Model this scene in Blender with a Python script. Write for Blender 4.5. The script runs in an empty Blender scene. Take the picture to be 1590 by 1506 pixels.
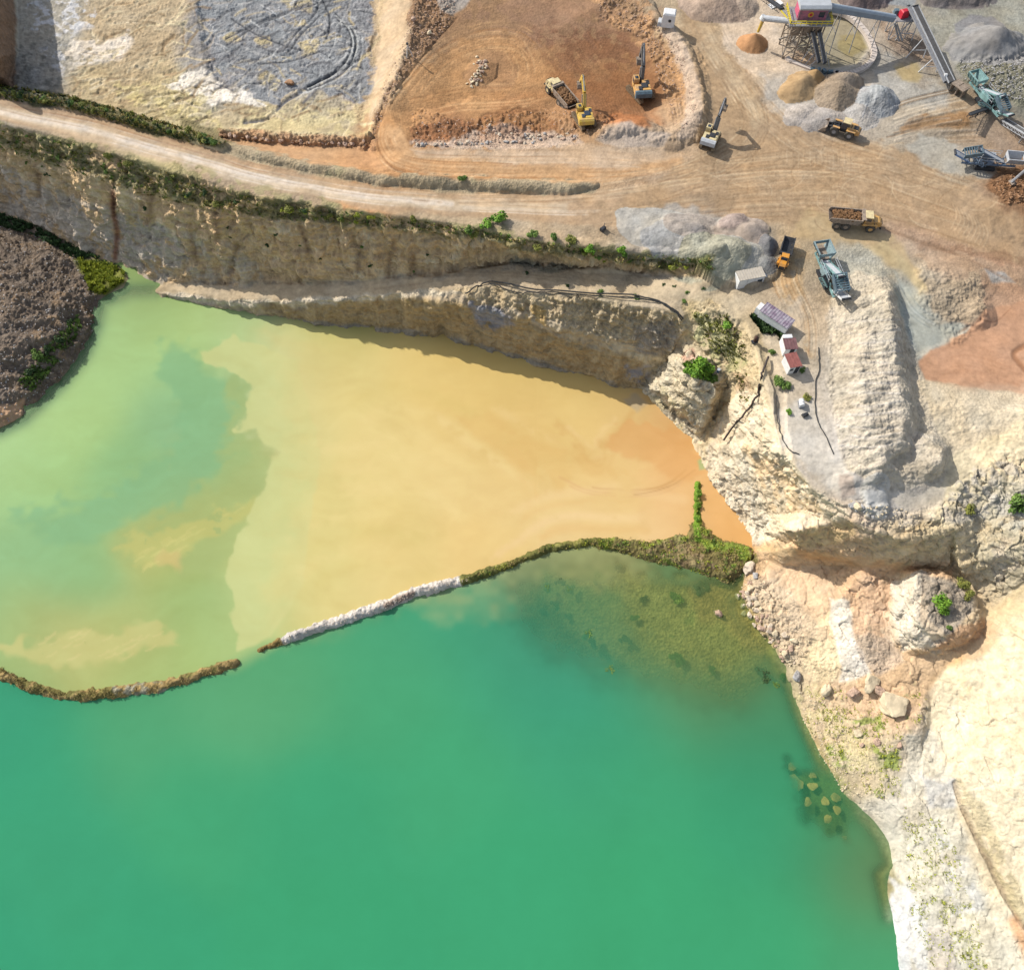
import bpy, math, random
import numpy as np
from mathutils import Vector, Matrix
from mathutils.geometry import delaunay_2d_cdt
random.seed(7); RNG = np.random.default_rng(7)
SC = bpy.context.scene
COL = SC.collection

# ------------------------------------------------------------------ camera
PITCH = math.radians(25.0)        # tilt away from straight down
FPX = 1250.0                      # focal length in pixels of the 1590 x 1506 photograph
CAMZ = 126.0                      # metres above the quarry yard (z = 0)
cam = bpy.data.cameras.new('camera'); cam_o = bpy.data.objects.new('camera', cam); COL.objects.link(cam_o)
cam.sensor_width = 36.0; cam.sensor_fit = 'HORIZONTAL'; cam.lens = 36.0 * FPX / 1590.0
cam.clip_start = 1.0; cam.clip_end = 6000.0
cam_o.location = (0, 0, CAMZ); cam_o.rotation_euler = (PITCH, 0, 0)
SC.camera = cam_o

# ------------------------------------------------------------------ light
SUN_EL = math.radians(36.0); SUN_DX, SUN_DY = 0.82, -0.57      # shadows fall to the right and slightly down
world = bpy.data.worlds.new("World"); SC.world = world; world.use_nodes = True
wn = world.node_tree.nodes; wl = world.node_tree.links
bg = wn['Background']; sky = wn.new('ShaderNodeTexSky'); sky.sky_type = 'NISHITA'; sky.sun_disc = False
sky.sun_elevation = SUN_EL
sky.sun_rotation = math.atan2(-SUN_DX, -SUN_DY)
sky.air_density = 1.0; sky.dust_density = 1.5
hs = wn.new('ShaderNodeHueSaturation'); hs.inputs['Saturation'].default_value = .62      # thin white haze in the sky
wl.new(sky.outputs[0], hs.inputs['Color']); wl.new(hs.outputs[0], bg.inputs[0]); bg.inputs[1].default_value = 0.15
sun = bpy.data.lights.new('sun', 'SUN'); sun_o = bpy.data.objects.new('sun', sun); COL.objects.link(sun_o)
sun.energy = 4.15; sun.angle = math.radians(0.55); sun.color = (1.0, 0.95, 0.87)
_d = Vector((SUN_DX * math.cos(SUN_EL), SUN_DY * math.cos(SUN_EL), -math.sin(SUN_EL)))
sun_o.rotation_euler = _d.to_track_quat('-Z', 'Y').to_euler(); sun_o.location = (0, 0, 300)
SC.view_settings.view_transform = 'Standard'; SC.view_settings.look = 'None'
SC.view_settings.exposure = 0.45; SC.view_settings.gamma = 1.0
KEXP = 1.5                        # what a sunlit level surface of albedo 1 reads in the picture

# ------------------------------------------------------------------ geometry helpers
CP, SP = math.cos(PITCH), math.sin(PITCH)
WATER = -25.0
def unproj(px, py, z):            # survey helper: world point at height z seen at a photo position
    dx = (px - 795.0) / FPX; dy = -(py - 753.0) / FPX
    wy = dy * CP + SP; wz = dy * SP - CP
    t = (z - CAMZ) / wz
    return dx * t, wy * t, z + 0 * t
def W(px, py, z=0.0):
    return Vector(unproj(px, py, z))
def proj(x, y, z):
    zz = z - CAMZ
    cy = y * CP + zz * SP; cz = -y * SP + zz * CP
    return 795.0 + FPX * x / -cz, 753.0 - FPX * cy / -cz
def lin(c):
    c = np.asarray(c, float) / 255.0
    return np.where(c <= 0.04045, c / 12.92, ((c + 0.055) / 1.055) ** 2.4)
def A(c, k=None):                 # albedo of a surface that reads c in the picture when level and sunlit
    return np.clip(lin(c) / (k or KEXP), 0.004, 0.86)

def _hash(ix, iy, iz, s):
    h = (ix * 374761393 + iy * 668265263 + iz * 2147483647 + s * 1274126177) & 0xffffffff
    h = ((h ^ (h >> 13)) * 1274126177) & 0xffffffff
    h = ((h ^ (h >> 16)) * 2246822519) & 0xffffffff
    return ((h ^ (h >> 15)) & 0xffff).astype(np.float32) / 32767.5 - 1.0
def noise(x, y, z, s=0):          # value noise, -1 .. 1
    x0 = np.floor(x); y0 = np.floor(y); z0 = np.floor(z)
    fx = x - x0; fy = y - y0; fz = z - z0
    fx = fx * fx * (3 - 2 * fx); fy = fy * fy * (3 - 2 * fy); fz = fz * fz * (3 - 2 * fz)
    ix = x0.astype(np.int64) + 5000; iy = y0.astype(np.int64) + 5000; iz = z0.astype(np.int64) + 5000
    r = 0
    for a in (0, 1):
        wx = fx if a else 1 - fx
        for b in (0, 1):
            wy = fy if b else 1 - fy
            for c in (0, 1):
                wz = fz if c else 1 - fz
                r = r + wx * wy * wz * _hash(ix + a, iy + b, iz + c, s)
    return r
def fbm(x, y, z, s=0, o=3, g=0.5):
    r = 0; a = 1; t = 0
    for i in range(o):
        r = r + a * noise(x * 2 ** i, y * 2 ** i, z * 2 ** i, s + i); t += a; a *= g
    return r / t
def sstep(a, b, x):
    t = np.clip((x - a) / (b - a), 0, 1); return t * t * (3 - 2 * t)
def seg_dist(px, py, pts):        # distance to a polyline and the arc parameter of the nearest point
    best = np.full(px.shape, 1e18); par = np.zeros(px.shape)
    for i in range(len(pts) - 1):
        ax, ay = pts[i][:2]; bx, by = pts[i + 1][:2]
        vx, vy = bx - ax, by - ay; L = vx * vx + vy * vy + 1e-9
        t = np.clip(((px - ax) * vx + (py - ay) * vy) / L, 0, 1)
        d = (px - ax - t * vx) ** 2 + (py - ay - t * vy) ** 2
        m = d < best
        best = np.where(m, d, best); par = np.where(m, i + t, par)
    return np.sqrt(best), par
def inside(px, py, pts):
    r = np.zeros(px.shape, bool); n = len(pts); j = n - 1
    for i in range(n):
        xi, yi = pts[i][:2]; xj, yj = pts[j][:2]
        c = (yi > py) != (yj > py)
        if yj != yi:
            r ^= c & (px < (xj - xi) * (py - yi) / (yj - yi) + xi)
        j = i
    return r
def sdist(px, py, pts):           # signed distance, positive inside
    d, _ = seg_dist(px, py, list(pts) + [pts[0]])
    return np.where(inside(px, py, pts), d, -d)

# ------------------------------------------------------------------ survey: break lines of the quarry (photo x, photo y, height)
SHORE = [(995,609),(1018,630),(1040,655),(1075,690),(1095,735),(1135,790),(1168,838),(1160,868),(1148,905),(1150,935),(1180,985),(1220,1040),(1238,1100),(1268,1170),(1310,1240),(1350,1275),(1375,1308),(1382,1340),(1366,1358),(1380,1420),(1395,1506),(1425,1800)]
def L_(z, *p): return [(q[0], q[1], z if len(q) < 3 else q[2]) for q in p]
LINES = [
 # upper cliff: brow, foot of the overgrown slope, toe
 L_(0,(-320,118),(-100,165),(0,192),(60,203),(120,220),(200,243),(300,274),(380,297),(450,314),(560,328),(650,338),(740,352),(850,376,-.4),(950,392,-1),(1030,398,-1.6),(1100,402,-2),(1128,415,-2.4)),
 L_(-5,(-320,165),(-100,205),(0,232),(60,246),(120,268),(200,296),(300,325),(380,342,-4.5),(450,350,-4),(560,350,-2.5),(650,358,-2),(740,370,-1.8),(850,392,-2),(950,405,-2.5),(1030,412,-3)),
 L_(-24.4,(-320,250),(-100,297),(0,327),(40,345),(100,377),(180,408,-25),(262,437,-24.4),(330,437,-22),(400,439,-20.5),(500,437,-17),(560,434,-15),(650,424,-12.3),(740,412,-10.3),(800,404,-9),(850,406,-8.2),(920,414,-7),(1000,423,-5.8),(1070,437,-4.6),(1120,436,-3.4)),
 # lower bench edge and its toe in the water
 L_(-24.6,(240,455),(300,464,-23.4),(400,471,-21),(450,470,-19.5),(500,467,-17.6),(600,458,-14.5),(700,449,-11.2),(760,446,-9.6),(820,454,-8),(900,462,-6.8),(980,475,-6),(1040,484,-5),(1062,494,-5)),
 L_(-13,(700,474),(760,482,-12.5),(820,495,-12),(900,512,-12.5),(960,532,-13.5),(1010,550,-14.5),(1032,552,-15)),
 L_(-25.9,(236,462),(300,478),(400,494),(500,512),(600,519),(700,534),(800,562),(900,590),(985,612)),
 # shore of the east bank, a little below the water, and just above it
 [(x - 3, y + 1, -25.6) for x, y in SHORE],
 L_(-24.2,(1004,602),(1052,645),(1086,684),(1112,738),(1150,786),(1182,828),(1178,862),(1162,905),(1168,935),(1195,980),(1234,1036),(1252,1098),(1284,1164),(1328,1232),(1368,1268),(1392,1302),(1402,1350),(1396,1420),(1412,1506),(1440,1800)),
 # brow of the east bank
 L_(-3.2,(1062,455,-4.5),(1092,470),(1120,480,-2.2),(1150,500,-1.4),(1172,540,-1.2),(1190,600,-1.2),(1200,640,-1.2),(1215,700,-1.6),(1260,755,-2.2),(1310,795,-2.8),(1345,820,-3.4),(1400,838,-4),(1440,832,-4),(1480,818,-2.6)),
 L_(-9,(1235,826,-8),(1290,812,-7),(1318,818,-6)),
 L_(-13.5,(1240,848,-13),(1300,868),(1345,880,-13.5),(1400,884,-13),(1475,876,-11)),
 # rock promontory beside the notch
 L_(-25,(985,606),(1008,590,-23),(1026,572,-20),(1040,556,-16.5)),
 L_(-12,(1050,566),(1074,552,-9.8),(1100,548,-8.5),(1118,580,-10),(1105,612,-11)),
 L_(-13,(1040,545,-14.2),(1052,526,-11),(1060,505,-7),(1066,488,-5.2)),
 L_(-13,(1046,552,-14.5),(1060,530,-11.5),(1072,508,-7),(1078,490,-5)),
 L_(-17,(1030,610,-18),(1065,640,-17),(1098,640,-15)),
 L_(-20,(1085,668,-21.5),(1112,640,-19),(1128,600,-13)),
 # spoil heap on the left
 L_(-25.6,(-320,770),(-60,690),(0,668),(38,650),(96,595),(134,545),(150,505),(158,470),(200,452),(212,436),(240,446)),
 L_(-23.6,(-320,750),(-60,672),(0,645),(30,628),(80,580),(118,535),(134,500),(140,462),(180,440,-24.2),(190,426,-24.4)),
 L_(-18,(-320,430),(-60,420),(0,440),(50,455,-18.8),(85,478,-20),(60,525,-20),(0,560,-20)),
 L_(-24.9,(-320,296),(-60,334),(0,346),(60,364),(110,394),(150,414)),
 L_(-21.5,(-320,330),(-60,356),(0,376,-21.5),(60,404,-21.8),(110,438,-22.6)),
 # north bench (low ground above the haul road) and its banks
 L_(-4.2,(-320,60),(-100,112),(0,138),(100,152),(200,182),(300,206),(345,215,-3.6),(420,226,-3.4),(500,234,-3),(575,238,-2.4)),
 L_(0.1,(-320,78),(-100,125),(0,148),(100,165),(200,192),(300,220),(370,238),(480,262),(580,275)),
 L_(-5,(310,0),(320,60),(330,110),(380,150),(450,170),(560,175)),
 L_(-4.2,(300,-40),(303,0),(310,60),(322,112),(372,158),(450,184),(565,195)),
 L_(-5,(585,-260),(582,0),(592,60),(580,120),(563,185)),
 L_(0.2,(650,-260),(645,-10),(636,50),(622,110),(600,170),(583,225,-1.2)),
 L_(-3.8,(22,-200),(26,0),(28,80),(14,132)),
 L_(11,(-60,-200),(-48,0),(-40,70),(-22,100,9)),
 # pit
 L_(-3.5,(700,75,-2.4),(780,110),(850,120),(900,140),(960,165),(1000,175),(1010,150),(1000,110,-3),(940,70,-2.6),(860,50,-2),(760,50,-2)),
 L_(0.2,(640,232),(700,229),(800,232),(900,226),(940,205,.6),(1000,196,.8),(1040,215),(1085,232)),
 L_(-1.6,(640,175),(700,185,-2.4),(780,190,-2.6),(860,192,-3)),
 L_(0.6,(960,-10),(1000,15),(1040,45),(1068,80),(1085,120),(1096,170),(1092,200,.4)),
 L_(0.0,(1056,40),(1085,82),(1100,120),(1110,170),(1104,215)),
 # gravel ridge: west toe, crest, east toe
 L_(-1,(1290,400,-.4),(1292,470),(1292,560),(1300,660),(1318,720),(1345,762)),
 L_(2.4,(1320,440,.8),(1358,434,1.8),(1376,462),(1382,510),(1388,570),(1398,620),(1402,655,2.2),(1392,690,1.8)),
 L_(-1,(1320,405,-.4),(1370,416,-.2),(1394,446),(1404,510),(1413,570),(1424,630),(1426,672,-1.2),(1410,706,-1.4)),
 L_(1.2,(1395,702),(1440,686),(1462,700),(1458,722,.2)),
 L_(-2,(1360,765),(1420,752),(1460,745),(1478,718),(1476,692),(1452,668,-1.6)),
 # red mud basin
 L_(-1.3,(1425,560),(1440,590),(1500,602),(1590,616),(1800,640)),
 L_(-1.2,(1440,540),(1510,515),(1590,500),(1800,470)),
 # east slopes
 L_(1.5,(1480,640,-.6),(1540,640,.2),(1590,640),(1800,640)),
 L_(-1,(1470,790,-2.6),(1500,760,-2),(1590,720,0),(1800,690,1)),
 L_(-9,(1490,880,-8),(1590,850,-3),(1800,830,0)),
 L_(-12,(1530,940,-12.5),(1590,905,-8),(1800,890,-3)),
 # rock tower
 L_(-16,(1386,905,-15),(1378,950),(1388,1000,-17),(1420,1020,-16.5),(1480,1010,-15),(1525,985,-13.5),(1532,950,-12.5),(1500,900,-11.5),(1440,880,-13)),
 L_(-9.5,(1424,892),(1416,930,-10),(1424,965,-10.5),(1448,985,-11),(1490,985,-11),(1512,962,-10.5),(1505,925,-10),(1470,895,-9.5)),
 # lower terrace and the cream slope
 L_(-21,(1215,880,-22),(1210,930,-22.5),(1250,1000,-22),(1290,1060,-21.5),(1320,1100,-21.5),(1350,1180,-21.5),(1395,1250,-21.5)),
 L_(-17.5,(1285,880,-18.5),(1300,940),(1330,990,-17.5),(1372,1040,-18.5),(1400,1080,-18.5),(1430,1120,-18)),
 L_(-19,(1440,1060,-17.5),(1446,1120),(1450,1200,-19.5),(1480,1240,-18.5),(1530,1340,-18),(1590,1440,-17),(1720,1640,-16)),
 L_(-16.5,(1462,1050,-16.5),(1500,1110,-16.5),(1500,1210,-16.6),(1545,1310,-16.4),(1600,1400,-15.5),(1740,1600,-14.5)),
 L_(-22,(1420,1300,-21.8),(1445,1400),(1462,1506),(1490,1800)),
 L_(-8,(1590,1000,-9),(1590,1200,-11.5),(1680,1350,-12),(1800,1500,-12)),
]
POINTS = [(1590,30,0),(1890,-250,0),(1200,-250,0),(900,-250,0),(640,100,.2),(400,-250,-5),(-320,-250,12),(-200,0,12),(-320,0,12),(1200,300,0),(1400,300,0),(1590,300,0),
 (1890,300,0),(1500,450,-.4),(1350,350,0),(1180,380,0),(1240,600,-1),(1250,700,-1.3),(1250,500,-.8),(1240,430,-.3),(1700,1000,-2),(1890,1000,3),(1890,1400,0),(1890,1800,-2),(1890,700,4),(1150,300,0),(1080,300,0),
 (950,330,0),(1200,100,0),(1350,200,0),(1500,100,0),(1500,200,0),(700,300,0),(800,260,0),(1135,570,-8),(1140,640,-12),(1150,700,-14),(1200,760,-14),(1250,795,-9),(1200,800,-19),(1080,600,-9.5),(1075,575,-9),
 (600,600,-27),(100,800,-27.5),(400,800,-27),(200,1200,-32),(800,1300,-34),(-320,1200,-32),(-320,1800,-34),(800,1800,-34),(1300,1800,-33),(1200,1300,-31),(900,700,-26.4),(1100,770,-25.9),(400,600,-27),(250,500,-26.5),
 (900,900,-26.2),(950,960,-26.5),(1000,930,-25.9),(1080,960,-25.75),(1130,1000,-25.7),(1150,1060,-26),(1000,1050,-27.2),(900,1050,-30),(780,950,-29),(1120,900,-25.5),(1060,900,-25.6),(1200,1120,-27.5),(1100,1150,-30),(1230,1210,-26.6),(1270,1260,-27),(1300,1320,-29),
 (850,885,-26),(700,1000,-31),(500,1100,-31),(1300,1420,-31),(1350,1500,-30),(1240,1060,-23.5),(1430,1180,-20.3),(1530,1150,-14),(1530,1060,-13),(1560,950,-10),(1520,830,-5),(60,300,-14),(160,350,-15),(20,170,.1),(300,250,.1),(500,300,.1),(700,325,.1),(1330,560,1.6),(1340,640,1.8),(1350,500,1.4),(1370,720,.4)]

def tin_height(U, V):
    vs = []; zs = []; ed = []
    for ln in LINES:
        for i, p in enumerate(ln):
            vs.append(Vector((p[0], p[1]))); zs.append(p[2])
            if i: ed.append((len(vs) - 2, len(vs) - 1))
    for p in POINTS: vs.append(Vector(p[:2])); zs.append(p[2])
    ov, oe, of, iv, ie, if_ = delaunay_2d_cdt(vs, ed, [], 0, 1e-4)
    P = np.array([(v.x, v.y) for v in ov]); Z = np.full(len(ov), np.nan)
    for k, src in enumerate(iv):
        if src: Z[k] = np.mean([zs[s] for s in src])
    for k in np.where(np.isnan(Z))[0]:          # where break lines cross: inverse distance of the nearest ones
        d = np.hypot(P[:, 0] - P[k, 0], P[:, 1] - P[k, 1]); d[np.isnan(Z)] = 1e9
        o = np.argsort(d)[:2]; w = 1 / (d[o] + .1); Z[k] = (Z[o] * w).sum() / w.sum()
    out = np.full(U.shape, np.nan)
    us = U[0]; vs_ = V[:, 0]
    for f in of:
        if len(f) != 3: continue
        a, b, c = f; (x0, y0), (x1, y1), (x2, y2) = P[a], P[b], P[c]
        i0 = np.searchsorted(us, min(x0, x1, x2) - 1e-6); i1 = np.searchsorted(us, max(x0, x1, x2) + 1e-6)
        j0 = np.searchsorted(vs_, min(y0, y1, y2) - 1e-6); j1 = np.searchsorted(vs_, max(y0, y1, y2) + 1e-6)
        if i1 <= i0 or j1 <= j0: continue
        X = U[j0:j1, i0:i1]; Y = V[j0:j1, i0:i1]
        den = (y1 - y2) * (x0 - x2) + (x2 - x1) * (y0 - y2)
        if abs(den) < 1e-9: continue
        l0 = ((y1 - y2) * (X - x2) + (x2 - x1) * (Y - y2)) / den
        l1 = ((y2 - y0) * (X - x2) + (x0 - x2) * (Y - y2)) / den
        l2 = 1 - l0 - l1; m = (l0 >= -1e-4) & (l1 >= -1e-4) & (l2 >= -1e-4)
        zz = l0 * Z[a] + l1 * Z[b] + l2 * Z[c]
        sub = out[j0:j1, i0:i1]; sub[m] = zz[m]
    for _ in range(60):
        nn = np.isnan(out)
        if not nn.any(): break
        for sh in ((0, 1), (0, -1), (1, 0), (-1, 0)):
            r = np.roll(out, sh, (0, 1)); out = np.where(np.isnan(out), r, out)
    return out
def blur(z, n):
    for _ in range(n):
        z[1:-1] = (z[:-2] + 2 * z[1:-1] + z[2:]) / 4
        z[:, 1:-1] = (z[:, :-2] + 2 * z[:, 1:-1] + z[:, 2:]) / 4
    return z

STEP = 1.2
us = np.concatenate([np.arange(-300, -8, 7.0), np.arange(-6, 1597, STEP), np.arange(1603, 1880, 7.0)])
vs = np.concatenate([np.arange(-240, -8, 7.0), np.arange(-6, 1513, STEP), np.arange(1518, 1780, 7.0)])
U, V = np.meshgrid(us, vs)
Z = blur(tin_height(U, V), 4)
Zs = blur(Z.copy(), 220); _k = sstep(-25.7, -26.4, Z) * (V > 560); Z = Z * (1 - _k) + np.minimum(Zs, np.where(U > 780, -25.72, -26.8)) * _k
wv = fbm(U / 60, V / 60, U * 0, 50, 3)           # let the surveyed lines wander a little
X, Y, Z = unproj(U, V, Z)
NX = len(us); NY = len(vs)

# ------------------------------------------------------------------ heaps, berms and dams, shaped in world space
def world_pts(pts, z): return [tuple(unproj(p[0], p[1], z if len(p) < 3 else p[2])[:2]) for p in pts]
CONES = []
def local(x0, x1, y0, y1):
    return np.where((X > x0) & (X < x1) & (Y > y0) & (Y < y1))
def cone(px, py, zb, r, h, sx=1.0, ang=0.0, rnd=.12, s=1, c=None, g=.4, add=False, lim=.8):
    """a tipped heap; add=True lays it over uneven ground"""
    cx, cy, _ = unproj(px, py, zb); R_ = r * 1.75 * max(1, sx); m_ = local(cx - R_, cx + R_, cy - R_, cy + R_); x = X[m_]; y = Y[m_]; z = Z[m_]; dx = x - cx; dy = y - cy
    ca, sa = math.cos(ang), math.sin(ang); ex = (dx * ca + dy * sa) / sx; ey = -dx * sa + dy * ca; z0 = x * 0
    th = np.arctan2(ey, ex); d = np.sqrt(ex * ex + ey * ey + (.5 * rnd * r) ** 2) - .5 * rnd * r
    d = d * (1 + .16 * fbm(x * .22, y * .22, z0, s + 60, 2)) * (1 + .12 * noise(np.cos(th) * 2 + s * 7, np.sin(th) * 2, th * 0, s))
    top = zb + h * (1 - d / r); top = top + .10 * h * fbm(x * .7, y * .7, z0, s + 3, 2) * np.clip(d / r, 0, 1)
    if add: new = z + np.clip(top - zb, 0, None) * (d < r); m = d < r * .9
    else: m = (d < r * 1.35) & (top > z) & (top - z < h + lim); new = np.where(m, top, z)
    Z[m_] = new
    if c is not None:
        full = np.zeros(Z.shape, bool); full[m_] = m & (d < r * 1.05); CONES.append((full, c, g, s))
def ridge(pts, w, h, zb=0.0, s=3, lump=.25, add=True, base=None, lsc=.5, wv_=.18):
    """a bank along a line; pts may carry their own half width and height"""
    P = world_pts([(p[0], p[1]) for p in pts], zb); e = 2.5 * max([w] + [p[2] for p in pts if len(p) > 2])
    m_ = local(min(p[0] for p in P) - e, max(p[0] for p in P) + e, min(p[1] for p in P) - e, max(p[1] for p in P) + e); x = X[m_]; y = Y[m_]; z = Z[m_]
    d, t = seg_dist(x, y, P)
    ws = np.interp(t, range(len(pts)), [p[2] if len(p) > 2 else w for p in pts])
    hs = np.interp(t, range(len(pts)), [p[3] if len(p) > 3 else h for p in pts])
    hs = hs * (1 + lump * fbm(x * lsc, y * lsc, x * 0, s, 2)); ws = ws * (1 + wv_ * noise(x * .4, y * .4, x * 0, s + 5) + wv_ * .6 * noise(x * 1.3, y * 1.3, x * 0, s + 6))
    k = np.clip(1 - (d / np.maximum(ws, .01)) ** 2, 0, 1)
    if add: z = z + hs * np.power(k, .8)
    else:
        top = base + hs * np.power(k, .7); z = np.where((k > 0) & (top > z), top, z)
    Z[m_] = z
def mound(poly, zb, h, slope, s=9, nz=.2, mode='max'):
    global Z
    P = world_pts(poly, zb); x0 = min(p[0] for p in P); x1 = max(p[0] for p in P); y0 = min(p[1] for p in P); y1 = max(p[1] for p in P)
    m = (X > x0) & (X < x1) & (Y > y0) & (Y < y1)
    xs, ys = X[m], Y[m]; sd = sdist(xs, ys, P)
    hh = abs(h) * (1 + nz * fbm(xs * .35, ys * .35, xs * 0, s, 3))
    top = zb + math.copysign(1, h) * np.minimum(hh, np.maximum(sd, 0) * abs(slope))
    z = Z[m]; ok = (sd > 0)
    if mode == 'max': z = np.where(ok & (top > z), top, z)
    else: z = np.where(ok, z + (top - zb), z)
    Z[m] = z

# sand and aggregate heaps around the plant
cone(1335,175,0,3.6,1.3,1.4,1.2,.4,s=5,c=(190,184,176),g=.7); cone(1280,186,0,3.2,1.2,1.6,.2,.4,s=15,c=(184,174,164),g=.6); cone(1245,178,0,2.6,.9,1.4,.5,.4,s=35,c=(190,180,170),g=.6)
cone(1168,69,0, 3.3,2.7,s=1,c=(200,144,92),g=.25); cone(1245,136,0, 3.6,2.2,1.5,.75,.25,s=2,c=(190,156,110),g=.3); cone(1262,126,0, 2.4,2.4,1.1,.75,.25,s=36,c=(184,150,104),g=.3)
cone(1297,150,0, 4.6,3.3,1.05,1.3,.5,s=3,c=(168,148,124),g=.7); cone(1308,134,0, 3.6,3.2,1.2,.2,.4,s=33,c=(168,150,130),g=.7)
cone(1361,158,0, 4.0,2.9,1.05,1.4,.4,s=4,c=(176,177,182),g=.8); cone(1340,160,0, 3.2,1.9,1.2,1.4,.4,s=34,c=(192,192,194),g=.7)
cone(1535,76,0, 7.4,5.4,1.25,.1,.12,s=6,c=(150,147,144),g=.25); cone(1112,8,0, 6,2.8,1.3,0,.5,s=7,c=(188,164,144),g=.5); cone(1148,10,0,4,2.2,1,.6,.5,s=8,c=(200,178,156),g=.5); cone(1480,-22,0,7,4,1.5,0,.4,s=9,c=(128,120,116),g=.5); cone(1338,-6,0,5,4,1.2,0,.3,s=10,c=(130,114,110),g=.5)
cone(1480,190,0, 3.2,1.0,2.2,.35,.5,s=11,add=True); cone(1425,182,0,2.5,.6,3.0,.3,.5,s=12,add=True); cone(1575,125,0,9,2.0,1.5,-.4,.7,s=13); cone(1565,318,0,6.5,1.6,1.2,0,.6,s=14)
cone(1215,125,0,5,.8,1.8,.2,.6,s=16,add=True); cone(1400,150,0,6,.7,1.8,-.5,.6,s=17,add=True); cone(1400,60,0,5,1.0,1.4,.8,.6,s=18,add=True)
# grey heaps south of the junction
cone(1020,352,0,5,1.0,1.6,-.2,.4,s=24,c=(190,184,172),g=.4,add=True); cone(1060,378,0,4.6,2.0,1.7,-.35,.3,s=20,c=(178,176,172),g=.5,add=True); cone(1085,356,0,4.0,2.0,1.6,-.3,.3,s=19,c=(174,162,150),g=.5,add=True)
cone(1153,362,0, 4.2,2.6,1.25,-.45,.3,s=18,c=(190,172,156),g=.3,add=True); cone(1136,346,0, 2.2,1.3,1.3,.6,.5,s=23,c=(178,158,146),g=.6,add=True)
cone(1143,398,0, 4.2,2.6,1.25,-.1,.5,s=17,c=(180,177,166),g=.5,lim=3.6); cone(1190,382,0, 2.7,2.1,.8,0,.3,s=21,c=(130,130,134),g=.6); cone(1187,410,0,2.3,1.3,1,0,.5,s=22,c=(142,142,140),g=.7)
cone(1098,412,-2.4,5,2.4,1.1,0,.6,s=25,c=(176,172,150),g=.7,add=True); cone(1045,455,-5,5,1.2,1.6,-.1,.5,s=26,add=True)
cone(1517,488,-1,3.0,1.9,1.1,.3,.4,s=27,add=True); cone(1480,440,-.4,5,1.2,1.6,.3,.6,s=29,add=True); cone(1318,752,-1.6,2.2,.8,1.2,1.4,.6,s=30,add=True); cone(1360,775,-2,2.4,1.3,1.3,1.3,.6,s=31,c=(206,201,190),g=.7,add=True)
# pit
cone(690,205,-2,6.5,1.6,1.7,0,.6,s=32); cone(765,195,-2.2,6,1.5,1.7,0,.6,s=33); cone(742,112,-2.8,2.6,.8,1.6,1.2,.6,s=34); cone(902,196,-2.6,6,2.4,1.5,.2,.5,s=35);
ridge([(935,212,2.2,.6),(965,195,3,1.6),(1000,198,3.4,1.6),(1040,215,3.2,1.3),(1070,205,3.2,1.6),(1082,170,2.8,1.5),(1072,120,2.6,1.4),(1055,70,2.4,1.2),(1035,40,2,1)], 3, 1.4, .5)
ridge([(1015,30),(1000,10),(975,-20)], 2.6, 1.4, .5)
# berms of the haul road
ridge([(345,222,1.2,.5),(400,240,1.7,1.1),(500,262),(600,280),(700,285),(800,290),(880,292,1.9,1.3),(922,288,1.2,.8)], 1.9, 1.35, 0, s=41, lump=.35, lsc=.28)
ridge([(-200,100),(0,143),(100,160),(200,187),(300,214),(345,226)], 1.9, 1.5, 0, s=42, lump=.4)
ridge([(345,207),(420,216),(500,220),(575,222)], 1.1, 1.3, -3.2, s=43, lump=.5, lsc=1.5)
ridge([(560,215),(575,190),(590,150),(615,110),(640,60)], 1.2, .7, 0, s=44, lump=.5)
ridge([(905,378),(980,388),(1060,400),(1110,405)], 1.6, .8, -.5, s=45, lump=.4)
# ring of the plant yard sunk a little, and the mud basins
mound([(1232,50),(1262,25),(1300,18),(1340,40),(1352,75),(1330,102),(1290,108),(1240,96),(1222,70)], 0, -.5, -.6, mode='add', nz=.05)

# dams in the lake
DAM_W = [(-220,955),(-60,1020),(0,1043),(40,1064),(85,1079),(130,1080),(200,1072),(250,1066),(300,1050),(365,1029)]
DAM_E = [(403,1009,.55,1.5),(430,998,.9,1.7),(460,986,1.25,1.9),(520,967,1.3,2),(600,939,1.25,2),(640,920,1.2,2),(728,899,1.1,2),(790,877,.9,1.7),(850,852,1.0,1.7),(915,842,1.2,1.7),(960,845,1.5,1.7)]
ridge(DAM_W, 1.2, 1.75, WATER, s=51, lump=.3, wv_=.32, add=False, base=-26.0)
ridge([(p[0], p[1], p[2] * 1.02, p[3]) for p in DAM_E], 1, 1.7, WATER, s=52, lump=.25, wv_=.26, add=False, base=-26.0)
mound([(905,843),(950,836),(1010,838),(1060,828),(1078,800),(1076,765),(1086,752),(1092,770),(1092,815),(1120,836),(1165,846),(1176,868),(1150,900),(1130,912),(1080,893),(1020,880),(960,862)], -25.6, 1.3, .9, s=53, nz=.5)
ridge([(1083,752),(1081,800),(1085,832)], .7, 1.3, WATER, s=54, add=False, base=-25.9)
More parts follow.
